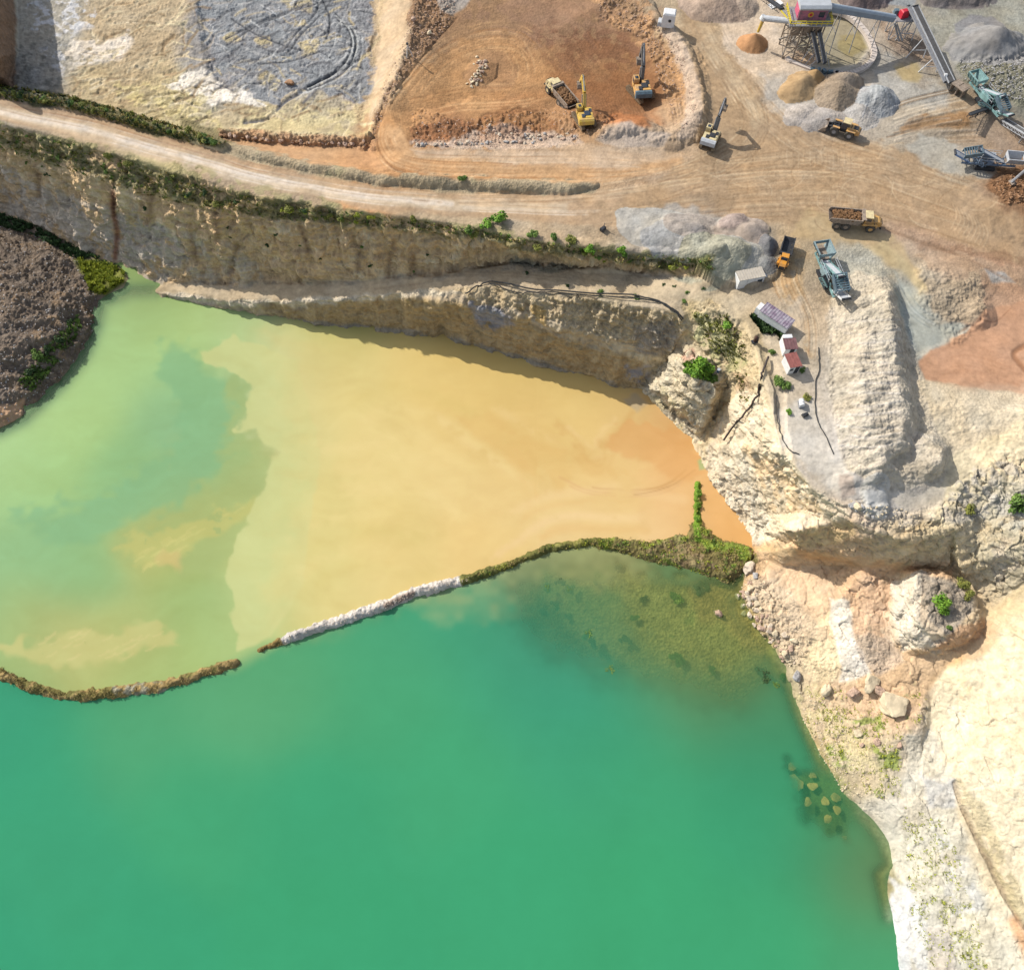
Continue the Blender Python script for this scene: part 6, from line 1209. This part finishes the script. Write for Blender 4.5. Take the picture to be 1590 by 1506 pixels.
for k in (.35, .62, .9):
    m = MB(); c_ = q.lerp(p, k) - loc
    for s_ in (-1, 1): m.beam(c_ + Vector((s_ * .7, 0, -.5)), (c_.x + s_ * 2.0 - 1, c_.y - .6, 0), .16)
    m.beam((c_.x - 2.3, c_.y - .5, c_.z * .35), (c_.x + .6, c_.y - .5, c_.z * .35), .12); m.build('leg', LGR, t)
m = MB(); [m.box((dx, dy, 1.2), (1.6, .25, 2.2), rz=.6) for dx, dy in ((.6, -.2), (1.6, -1.4), (2.6, -2.4))]; m.box((1.4, -1.6, 2.2), (2.2, 3.4, .2), rz=.6); m.build('feed_box', MUD, t)
MB().cyl((-1.6, 1.6, 2.2), (-1.0, 1.6, 2.2), .45, 12).build('return_drum', WHT, t)
# ring wall
t = thing('ring_wall', 'curved pinkish white concrete wall round the muddy plant yard', 'wall', W(1298, 62, 0)); c0 = W(1298, 62, 0); m = MB(); WP = [(1288,14),(1312,20),(1330,32),(1346,50),(1356,70),(1358,84),(1350,98),(1334,108),(1315,113),(1296,113)]; WP = [Vector(W(x, y, .9)) - c0 for x, y in spline(WP, 4)]
for a_, b_ in zip(WP, WP[1:]):
    a_ = Vector((a_.x, a_.y, .45)); b_ = Vector((b_.x, b_.y, .45)); e_ = (b_ - a_).normalized() * .12; m.beam(a_ - e_, b_ + e_ * 0, 1.15, .9)
m.build('wall', mat('ring_concrete', A((222,208,196)), .9, nz=.12, sc=.8, bump=.2), t)
t = thing('ring_wall', 'short pinkish wall end with scrap pieces, left of the two drop conveyors', 'wall', W(1230, 96, 0)); c0 = W(1230, 96, 0); WP = [Vector(W(x, y, .7)) - c0 for x, y in [(1222,88),(1230,95),(1245,101),(1262,107)]]; m = MB()
for a_, b_ in zip(WP, WP[1:]): m.beam((a_.x, a_.y, .35), (b_.x, b_.y, .35), .9, .7)
m.build('wall', bpy.data.materials['ring_concrete'], t); m = MB(); [m.box((WP[-1].x + k * 1.3, WP[-1].y - .3 * k, .5), (1.1, .7, .8), rz=k) for k in range(5)]; m.build('scrap', DTEAL, t)
for (px, py, L) in [(1203,8,3.4)]:
    t = thing('panel', 'loose white panel lying on the sand at the top, left of the tower', 'panel', G(px, py), .5); MB().box((0, 0, .25), (L, 1.7, .12), ry=-.1).build('sheet', WHT, t); MB().box((0, 0, .1), (L * .8, .2, .2)).build('rail', GRY, t)

# hoses and pipes on the ground
def hose(label, pts, r=.16, m=DARK, lift=.12, name='hose', n=6):
    sp = spline(pts, n); P = [G(x, y) + Vector((0, 0, lift)) for x, y in sp]
    zs = [p.z for p in P]; P = [Vector((p.x, p.y, max(zs[max(0, i - 2):i + 3]))) for i, p in enumerate(P)]
    for _ in range(3): P = [P[0]] + [Vector((b.x, b.y, max(b.z, (a.z + b.z + c.z) / 3))) for a, b, c in zip(P, P[1:], P[2:])] + [P[-1]]
    o = MB().tube(P, r).build(name, m, None, True); tag(o, label, 'hose'); return o
HM = mat('black_hose', (.03,.03,.03), .7)
hose('black hose along the edge of the lower bench above the yellow pond', [(722,460),(745,444),(770,440),(830,452),(930,458),(1000,464),(1030,472),(1050,485),(1060,498)], m=HM)
hose('second black hose looping beside the longer one on the lower bench', [(760,441),(790,452),(812,458),(840,455),(900,459),(960,464),(1020,470),(1044,484),(1058,500)], .12, m=HM)
hose('dark pipe running down the pale bank from the huts toward the shore', [(1192,556),(1183,580),(1177,600),(1172,620),(1160,640),(1142,662),(1120,690)], .2, lift=.5, m=mat('rusty_pipe', (.06,.045,.04), .8, nz=.4))
hose('thin dark cable down the bank right of the pipe, below the huts', [(1205,612),(1206,650),(1214,680),(1225,700),(1240,705)], .09, m=HM)
hose('thin dark cable at the left foot of the long gravel ridge', [(1270,540),(1272,570),(1266,600),(1268,650),(1280,675),(1294,705)], .09, m=HM)

# ------------------------------------------------------------------ stones
def rock_mesh(seed, flat=.7, sub=2):
    import bmesh
    bm = bmesh.new(); bmesh.ops.create_icosphere(bm, subdivisions=sub, radius=1.0); r = random.Random(seed); from mathutils import noise as mn; ax = [Vector((r.gauss(0, 1), r.gauss(0, 1), r.gauss(0, 1))).normalized() for _ in range(12)]; ds = [r.uniform(.5, .85) for _ in ax]
    for v in bm.verts:
        for a_, d_ in zip(ax, ds):
            k = v.co.dot(a_)
            if k > d_: v.co -= a_ * (k - d_) * .92
        v.co *= 1 + .22 * mn.fractal(v.co * 1.7 + Vector((seed * 3.1, 0, 0)), .6, 2, 5); v.co.z *= flat
    me = bpy.data.meshes.new('rock'); bm.to_mesh(me); bm.free(); return me
RM = {'pale': mat('pale_stone', A((226,208,184)), .9, nz=.25, sc=1.5, bump=.5), 'pink': mat('pinkish_stone', A((214,182,158)), .9, nz=.3, sc=1.5, bump=.5), 'brown': mat('brown_stone', A((184,142,106)), .9, nz=.3, sc=1.5, bump=.5), 'grey': mat('grey_stone', A((196,192,188)), .9, nz=.25, sc=1.5, bump=.5), 'tan': mat('tan_stone', A((244,206,130)), .9, nz=.3, sc=1.2, bump=.5), 'cream': mat('cream_stone', A((240,220,184)), .9, nz=.2, sc=1.2, bump=.5)}
RV = {k: [] for k in RM}
for k in RM:
    for i in range(5):
        me = rock_mesh(i * 7 + len(k), .7, 3); me.materials.append(RM[k]); RV[k].append(me)
def rock(px, py, r, kind, label, group=None, name='rock', cat='rock', zoff=0.25, z=None, sq=(1, 1, 1)):
    p = G(px, py) if z is None else W(px, py, z); o = bpy.data.objects.new(name, random.choice(RV[kind])); COL.objects.link(o)
    o.location = (p.x, p.y, p.z + r * zoff); o.rotation_euler = (random.uniform(-.3, .3), random.uniform(-.3, .3), random.uniform(0, 6.3)); o.scale = (r * random.uniform(.85, 1.25) * sq[0], r * random.uniform(.75, 1.1) * sq[1], r * random.uniform(.8, 1.1) * sq[2])
    tag(o, label, cat, group); return o
for px, py, r, k, lb in [(1115,953,1.1,'pink','pinkish boulder alone in the shallow olive water'),(1163,882,1.6,'pale','big pale boulder at the right end of the green dam'),(1172,893,.8,'grey','small flat stone just below the big pale boulder on the shore'),(1383,1093,2.5,'cream','large cream boulder above the grassy patch on the lower right bank'),(1331,1137,.95,'cream','cream boulder among short grass left of the large one'),
 (1360,1152,.8,'pink','pinkish stone below the large cream boulder'),(1338,1157,.5,'pink','small pinkish stone under the cream boulder in the grass'),(1396,1157,.6,'pink','small stone on the right of the grassy patch'),(1236,1050,1.0,'grey','grey white boulder at the waterline below the stony shore'),(1283,1072,1.3,'cream','cream boulder against the pale outcrop on the lower terrace'),
 (1350,1060,1.9,'cream','broad cream slab boulder at the foot of the white strip'),(1325,1075,1.4,'pink','pinkish boulder right below the white strip'),(1366,1073,1.3,'pink','rounded pinkish boulder between the slab and the large boulder'),(642,31,.8,'pink','pale boulder on the stony shoulder near the top'),(666,52,.7,'cream','cream boulder on the brown shoulder left of the pit'),(450,130,1.2,'brown','dark brown lump on the edge of the grey floor')]:
    rock(px, py, r, k, lb, name='boulder', cat='boulder', zoff=.3)
def along(pts, n, spread, rmin, rmax, kinds, label, group, zoff=.2):
    sp = spline(pts, 8)
    for _ in range(n):
        i = random.randrange(len(sp) - 1); t_ = random.random(); x = sp[i][0] * (1 - t_) + sp[i + 1][0] * t_ + random.gauss(0, spread); y = sp[i][1] * (1 - t_) + sp[i + 1][1] * t_ + random.gauss(0, spread * .7)
        rock(x, y, random.uniform(rmin, rmax) * random.uniform(.7, 1.1), random.choice(kinds), label, group, zoff=zoff)
along([(345,211),(420,219),(500,223),(575,226)], 62, 1.5, .35, .7, ['pink', 'brown'], 'brown stone in the long row under the yellowish bench', 'stones in the row under the bench')
along([(640,226),(700,225),(760,222),(830,222)], 46, 1.5, .35, .6, ['pale', 'pink', 'grey'], 'pale stone in the row along the pit road', 'stones along the pit road')
along([(752,200),(790,212),(840,214),(900,214)], 44, 4.5, .3, .6, ['pale', 'pink', 'grey'], 'pale stone in the heap at the lower side of the pit', 'stones in the pit heap')
along([(750,92),(745,108),(740,122),(735,134)], 44, 5, .35, .6, ['pink', 'cream'], 'pinkish stone in the small heap inside the pit loop', 'stones in the small pit heap')
along([(1158,905),(1170,945),(1192,980),(1215,1010),(1232,1035)], 58, 8, .35, .85, ['pale', 'cream', 'pink'], 'pale stone on the stony shore of the green lake', 'stones on the lake shore')
along([(1325,785),(1345,798),(1362,802)], 10, 5, .5, .9, ['grey', 'cream'], 'pale block at the foot of the gravel ridge', 'blocks below the gravel ridge')
for px, py, r in [(1237,1216,1.7),(1262,1221,1.0),(1281,1243,.9),(1300,1258,.9),(1262,1203,.9),(1297,1237,.8),(1231,1190,.9),(1285,1272,.9),(1311,1302,.8),(1255,1245,.8)]:
    rock(px, py, r, 'tan', 'orange brown boulder just under the lake surface, largest of the sunken ones' if r > 1.5 else 'blurred tan boulder sunk under the green lake surface', None if r > 1.5 else 'sunken boulders by the right shore', 'boulder', 'boulder', zoff=0, z=WATER - .1 - .3 * r, sq=(1.1 + .3 * math.sin(px), 1.0, .3))
def sample_in(regions, n):
    out = []; ar = [(max(p[0] for p in r) - min(p[0] for p in r)) * (max(p[1] for p in r) - min(p[1] for p in r)) for r in regions]
    for r, a_ in zip(regions, ar):
        k = int(n * a_ / sum(ar)) + 1; x = RNG.uniform(min(p[0] for p in r), max(p[0] for p in r), k * 6); y = RNG.uniform(min(p[1] for p in r), max(p[1] for p in r), k * 6)
        m = inside(x, y, r); out += list(zip(x[m][:k], y[m][:k]))
    return out
def stuff_stones(name, label, regions, n, rmin, rmax, m):
    mb = MB(); base = rock_mesh(3, .7, 1); bv = [v.co.copy() for v in base.vertices]; bf = [tuple(p.vertices) for p in base.polygons]
    for x, y in sample_in(regions, n):
        p = G(x, y); r = random.uniform(rmin, rmax) * random.uniform(.6, 1); M = Matrix.Rotation(random.uniform(0, 6.3), 3, 'Z'); sx, sy = random.uniform(.7, 1.3), random.uniform(.7, 1.2)
        mb.add([M @ Vector((v.x * r * sx, v.y * r * sy, v.z * r)) + p for v in bv], bf)
    o = mb.build(name, m); tag(o, label, 'stones', None, 'stuff')
stuff_stones('rubble', 'loose pinkish rubble scattered over the pit edges and shoulder', [RUBBLES[0], RUBBLES[1], RUBBLES[4], [(735,200),(900,212),(905,228),(700,232)]], 1500, .12, .34, RM['pink'])
stuff_stones('rubble', 'small pale stones over the shore and lower terrace', [RUBBLES[5], [(1240,1060),(1340,1130),(1380,1240),(1310,1235),(1250,1140)], [(1320,775),(1400,790),(1460,815),(1340,822)]], 1300, .1, .3, RM['cream'])
stuff_stones('rubble', 'small grey stones on the dark spoil heap', [[(max(p[0], -70), p[1]) for p in SPOIL]], 1100, .1, .3, RM['grey'])
stuff_stones('rubble', 'brown rubble by the excavator arm at the right edge', [[(1540,285),(1600,262),(1660,262),(1640,326),(1560,315)]], 500, .15, .4, RM['brown'])
stuff_stones('rubble', 'grey stones spread below the dark cone in the top right corner', [[(1485,95),(1600,92),(1620,160),(1545,150),(1500,125)]], 700, .12, .35, RM['grey'])
stuff_stones('gravel', 'white gravel on top of the long dam', [[(455,985),(520,964),(600,936),(640,918),(728,896),(730,902),(640,926),(600,944),(520,973),(460,992)]], 700, .08, .2, RM['pale'])

# ------------------------------------------------------------------ plants
def leaf_mat(name, c, c2): return mat(name, A(c, 1.12), .7, sc=1.2, c2=A(c2, 1.12), spec=.2)
LM = {'fresh': leaf_mat('fresh_green_leaf', (132,166,58), (90,130,44)), 'mid': leaf_mat('mid_green_leaf', (118,142,66), (78,104,46)), 'dark': leaf_mat('dark_green_leaf', (74,98,54), (50,68,40)), 'olive': leaf_mat('olive_leaf', (150,150,72), (104,108,52)), 'yellow': leaf_mat('yellowish_leaf', (176,180,66), (130,140,50)), 'dry': leaf_mat('dry_grass_blade', (186,168,110), (140,124,76))}
def leaf_mesh(seed, n, rx, h, ls, lumps=5):
    r = random.Random(seed); mb = MB(); C_ = [(r.uniform(-.6, .6) * rx, r.uniform(-.6, .6) * rx, r.uniform(.25, .8) * h, r.uniform(.35, .6)) for _ in range(lumps)]
    for _ in range(n):
        cx, cy, cz, cr = r.choice(C_); d = Vector((r.gauss(0, 1), r.gauss(0, 1), r.gauss(0, 1))).normalized(); k = r.uniform(.5, 1.0)
        p = Vector((cx + d.x * cr * rx * k, cy + d.y * cr * rx * k, max(.02, cz + d.z * cr * h * k * .8))); a = Vector((r.gauss(0, 1), r.gauss(0, 1), r.gauss(0, .7))).normalized(); b = a.cross(d + Vector((.01, 0, .3))).normalized(); s_ = ls * r.uniform(.6, 1.3)
        mb.add([p - a * s_, p + b * s_ * .55, p + a * s_, p - b * s_ * .55], [(0, 1, 2, 3)])
    for _ in range(5): a_ = r.uniform(0, 6.3); mb.beam((0, 0, 0), (math.cos(a_) * rx * .5, math.sin(a_) * rx * .5, h * .6), .05)
    me = bpy.data.meshes.new('bush'); me.from_pydata(mb.v, [], mb.f); return me
BV = {}
for k in ('fresh', 'mid', 'dark', 'olive', 'yellow'):
    BV[k] = []
    for i in range(3): me = leaf_mesh(i + 11 * len(k), 520, 1.0, 1.1, .16, 5 + i); me.materials.append(LM[k]); BV[k].append(me)
def bush(px, py, s_, kind, label, group=None, name='bush', cat='bush', z=None, flat=1.0):
    p = G(px, py) if z is None else W(px, py, z); o = bpy.data.objects.new(name, random.choice(BV[kind])); COL.objects.link(o); o.location = (p.x, p.y, p.z - .1); o.rotation_euler = (0, 0, random.uniform(0, 6.3)); o.scale = (s_ * random.uniform(.85, 1.2), s_ * random.uniform(.8, 1.1), s_ * random.uniform(.8, 1.15) * flat); tag(o, label, cat, group); return o
for px, py, s_, k, lb in [(776,345,1.9,'fresh','tallest bright green bush on the cliff brow, middle of the road edge'),(758,352,1.6,'fresh','bright green bush left of the tallest one on the cliff brow'),(828,366,1.2,'mid','green bush on the brow right of the tallest one'),(860,372,1.2,'mid','second green bush right of the tallest one on the brow'),(884,377,1.4,'olive','olive bush on the brow before the last bright ones'),(914,388,1.4,'fresh','bright green bush hanging over the right part of the cliff'),(966,390,1.3,'fresh','flat bright green bush near the right end of the brow'),
 (1458,935,1.9,'fresh','bright green bush on top of the pale rock stack'),(1462,948,1.2,'fresh','lower green bush on the pale rock stack'),(1492,910,1.3,'olive','dull olive bush behind the rock stack'),(1502,925,1.0,'olive','small dull bush on the right rim of the rock stack'),(1474,975,.8,'mid','small green bush on the lower right of the rock stack'),(1578,786,2.0,'mid','round green bush at the right edge on the grey rocks'),(1505,793,1.1,'olive','small olive bush on the grey rocks left of the round one'),
 (1083,572,1.7,'fresh','bright green bush on the rock point by the notch'),(1096,580,1.5,'fresh','right hand bright bush on the rock point'),(1072,580,1.4,'fresh','left hand bright bush on the rock point'),(1106,590,1.3,'mid','darker bush on the right flank of the rock point'),(1128,505,1.4,'fresh','small fresh bush above the grassy gully'),(1208,596,1.3,'mid','green bush below the rust red hut'),(1220,600,1.0,'mid','second green bush below the rust red hut'),(1252,618,.9,'olive','olive bush beside the small white tank'),(1196,548,.9,'mid','small bush left of the brown roofed hut'),(1222,640,.7,'fresh','small yellow green shrub on pale ground left of the generator'),(1246,575,.7,'mid','small shrub at the right corner of the rust red hut'),
 (110,500,.9,'dark','small dark bush near the tip of the spoil heap shore'),(78,545,1.2,'dark','dark bush at the upper end of the spoil heap shore'),(60,552,1.3,'mid','green bush on the spoil heap shore'),(45,578,1.5,'dark','dark green bush lowest on the spoil heap shore'),(92,528,1.1,'dark','dark bush nearest the cliff on the spoil heap shore'),(718,280,1.0,'mid','single green bush on the berm beside the haul road'),(1085,765,.8,'fresh','topmost green shrub on the thin spit in the yellow pond'),(1083,785,.7,'fresh','second green shrub on the thin spit'),(1081,805,.7,'fresh','third green shrub on the thin spit')]:
    bush(px, py, s_, k, lb)
BROW = [(0,200),(60,212),(120,232),(200,258),(300,292),(380,316),(450,328),(560,340),(650,348),(740,360),(850,384),(950,400),(1040,408),(1100,412)]
sp = spline(BROW, 6)
for i in range(44):
    k = random.choice(sp); x = k[0] + random.uniform(-8, 8); y = k[1] + random.uniform(-6, 26 if k[0] < 420 else 10); bush(x, y, random.uniform(.5, 1.1), random.choice(['dark', 'mid', 'olive', 'mid', 'yellow', 'olive', 'olive'] if k[0] < 500 else ['mid', 'olive', 'yellow', 'olive']), 'small bush among many on the overgrown cliff brow', 'bushes along the cliff brow')
for i in range(26):
    k = random.choice(sp); bush(k[0] + random.uniform(-8, 8), k[1] + random.uniform(35, 75), random.uniform(.35, .8), random.choice(['dark', 'mid']), 'dark little bush clinging to the shaded cliff face', 'bushes on the cliff face', flat=.7)
HEDGE = spline([(-60,118),(0,142),(100,158),(200,184),(300,212),(350,226)], 8)
for i in range(56):
    k = random.choice(HEDGE); bush(k[0] + random.uniform(-5, 5), k[1] + random.uniform(-4, 4), random.uniform(.55, .95), random.choice(['dark', 'mid', 'olive', 'olive', 'olive']), 'low dark bush in the hedge on the upper side of the haul road', 'hedge bushes above the haul road')
for px, py, s_ in [(1052,930,1.3),(1045,925,1.0),(1088,915,1.5),(1094,910,1.2),(870,905,1.3),(850,912,1.4),(885,915,1.1),(912,985,1.2),(920,1000,1.0),(972,995,1.3),(1050,1020,1.2),(1056,1028,1.0),(945,1042,1.3),(955,1048,1.0),(820,925,1.1),(862,940,1.0),(1190,1050,1.6),(1205,1065,1.5),(1180,1040,1.1),(1215,1050,1.0),(1000,930,.8),(985,960,.9),(960,880,.8),(925,905,.9),(1105,1040,.9)]:
    bush(px, py, s_, random.choice(['dark', 'mid']), 'dark green water weed clump under the shallow water', 'water weed clumps', 'water_weed', 'water plant', z=WATER - .42, flat=.36)
def ground_cover(name, label, regions, n, h, mats_, w=.05, gaps=3):
    for kk, m in enumerate(mats_):
        mb = MB()
        for x, y in sample_in(regions, n // len(mats_)):
            if noise(np.array([x / 14.]), np.array([y / 9.]), np.array([kk * 3.]), 5)[0] < -.05 - .1 * gaps: continue
            p = G(x, y); hh = h * random.uniform(.5, 1.2)
            for _b in range(6):
                a_ = random.uniform(0, 6.3); d = Vector((math.cos(a_), math.sin(a_), 0)); q = p + d * random.uniform(0, .3); e_ = Vector((-d.y, d.x, 0)) * hh * .38; tip = q + d * hh * .6 + Vector((0, 0, hh))
                mb.add([q - e_, q + e_, tip + e_ * .5, tip - e_ * .5], [(0, 1, 2, 3)])
        o = mb.build(name, m); tag(o, label[kk], 'ground cover', None, 'stuff')
ground_cover('scrub', ['dark low scrub on the overgrown slope under the haul road', 'olive scrub on the overgrown slope under the haul road', 'dry grass on the overgrown slope under the haul road'], [[(0,198),(120,226),(300,280),(420,316),(560,334),(560,348),(420,342),(300,322),(200,296),(100,262),(0,236)], [(560,332),(740,356),(900,386),(1100,404),(1110,420),(1030,420),(900,398),(740,368),(560,350)]], 1900, .34, [LM['mid'], LM['olive'], LM['dry']], gaps=3)
ground_cover('scrub', ['olive scrub filling the hedge above the haul road', 'dark scrub filling the hedge above the haul road', 'dry stalks in the hedge above the haul road'], [[(-40,118),(0,132),(100,148),(200,174),(300,203),(350,220),(346,232),(300,222),(200,196),(100,168),(0,153),(-40,142)]], 1000, .4, [LM['olive'], LM['dark'], LM['dry']], gaps=6)
ground_cover('scrub', ['green moss and weeds on the right part of the long dam', 'yellow green weeds on the right part of the long dam', 'dry pale weeds on the right part of the long dam'], [[(734,894),(850,848),(915,838),(960,840),(960,852),(850,860),(740,904)], blob], 2100, .2, [LM['mid'], LM['yellow'], LM['dry']], gaps=0)
ground_cover('scrub', ['dark weeds in the shaded gully between the spoil heap and the cliff'], [[(-10,328),(60,352),(120,386),(190,416),(150,412),(110,398),(60,368),(-10,348)]], 900, .45, [LM['dark']])
ground_cover('weeds', ['yellow green weeds between the spoil heap and the cliff'], [[(122,402),(150,400),(192,422),(196,434),(160,458),(142,452)]], 900, .5, [LM['yellow']])
ground_cover('weeds', ['short green weeds on the lower right bank'], [[(1290,1060),(1400,1110),(1400,1240),(1310,1225),(1250,1120)], [(1330,1115),(1375,1100),(1370,1130),(1335,1142)], [(1362,1150),(1402,1160),(1395,1205),(1365,1195)], [(1405,1090),(1430,1060),(1440,1100),(1415,1150)], [(1340,1225),(1370,1215),(1370,1240)], [(1280,1155),(1310,1165),(1300,1190)], [(1480,1440),(1510,1445),(1535,1506),(1500,1506)], [(1250,1065),(1300,1080),(1330,1130),(1290,1140)], [(1430,1370),(1480,1410),(1470,1440)], [(1400,1250),(1470,1280),(1540,1500),(1440,1500),(1410,1400)]], 1300, .2, [LM['yellow']])
ground_cover('weeds', ['green weeds in a strip along the shore of the spoil heap'], [[(30,590),(60,560),(100,510),(122,490),(128,508),(96,560),(50,610)]], 500, .4, [LM['mid']])
ground_cover('weeds', ['bright weeds covering the rock point by the notch'], [[(1060,566),(1085,556),(1106,570),(1104,592),(1080,588)]], 420, .4, [LM['fresh']])
ground_cover('weeds', ['dark green weeds along the lower wall of the long shed'], [[(1166,492),(1176,490),(1216,518),(1212,528),(1186,520)]], 420, .5, [LM['dark']])
ground_cover('weeds', ['sparse olive grass on the gully head above the rock point'], [[(1075,485),(1130,490),(1160,540),(1150,575),(1100,540)], [(1140,575),(1160,580),(1165,620),(1150,625)]], 600, .3, [LM['olive']])
ground_cover('weeds', ['weeds and dry stalks along the two earth dams by the gap'], [[(0,1035),(40,1058),(85,1074),(180,1070),(260,1062),(365,1024),(365,1034),(260,1074),(130,1086),(40,1072),(0,1052)], [(405,1003),(452,986),(452,996),(408,1014)]], 500, .2, [LM['dry']])
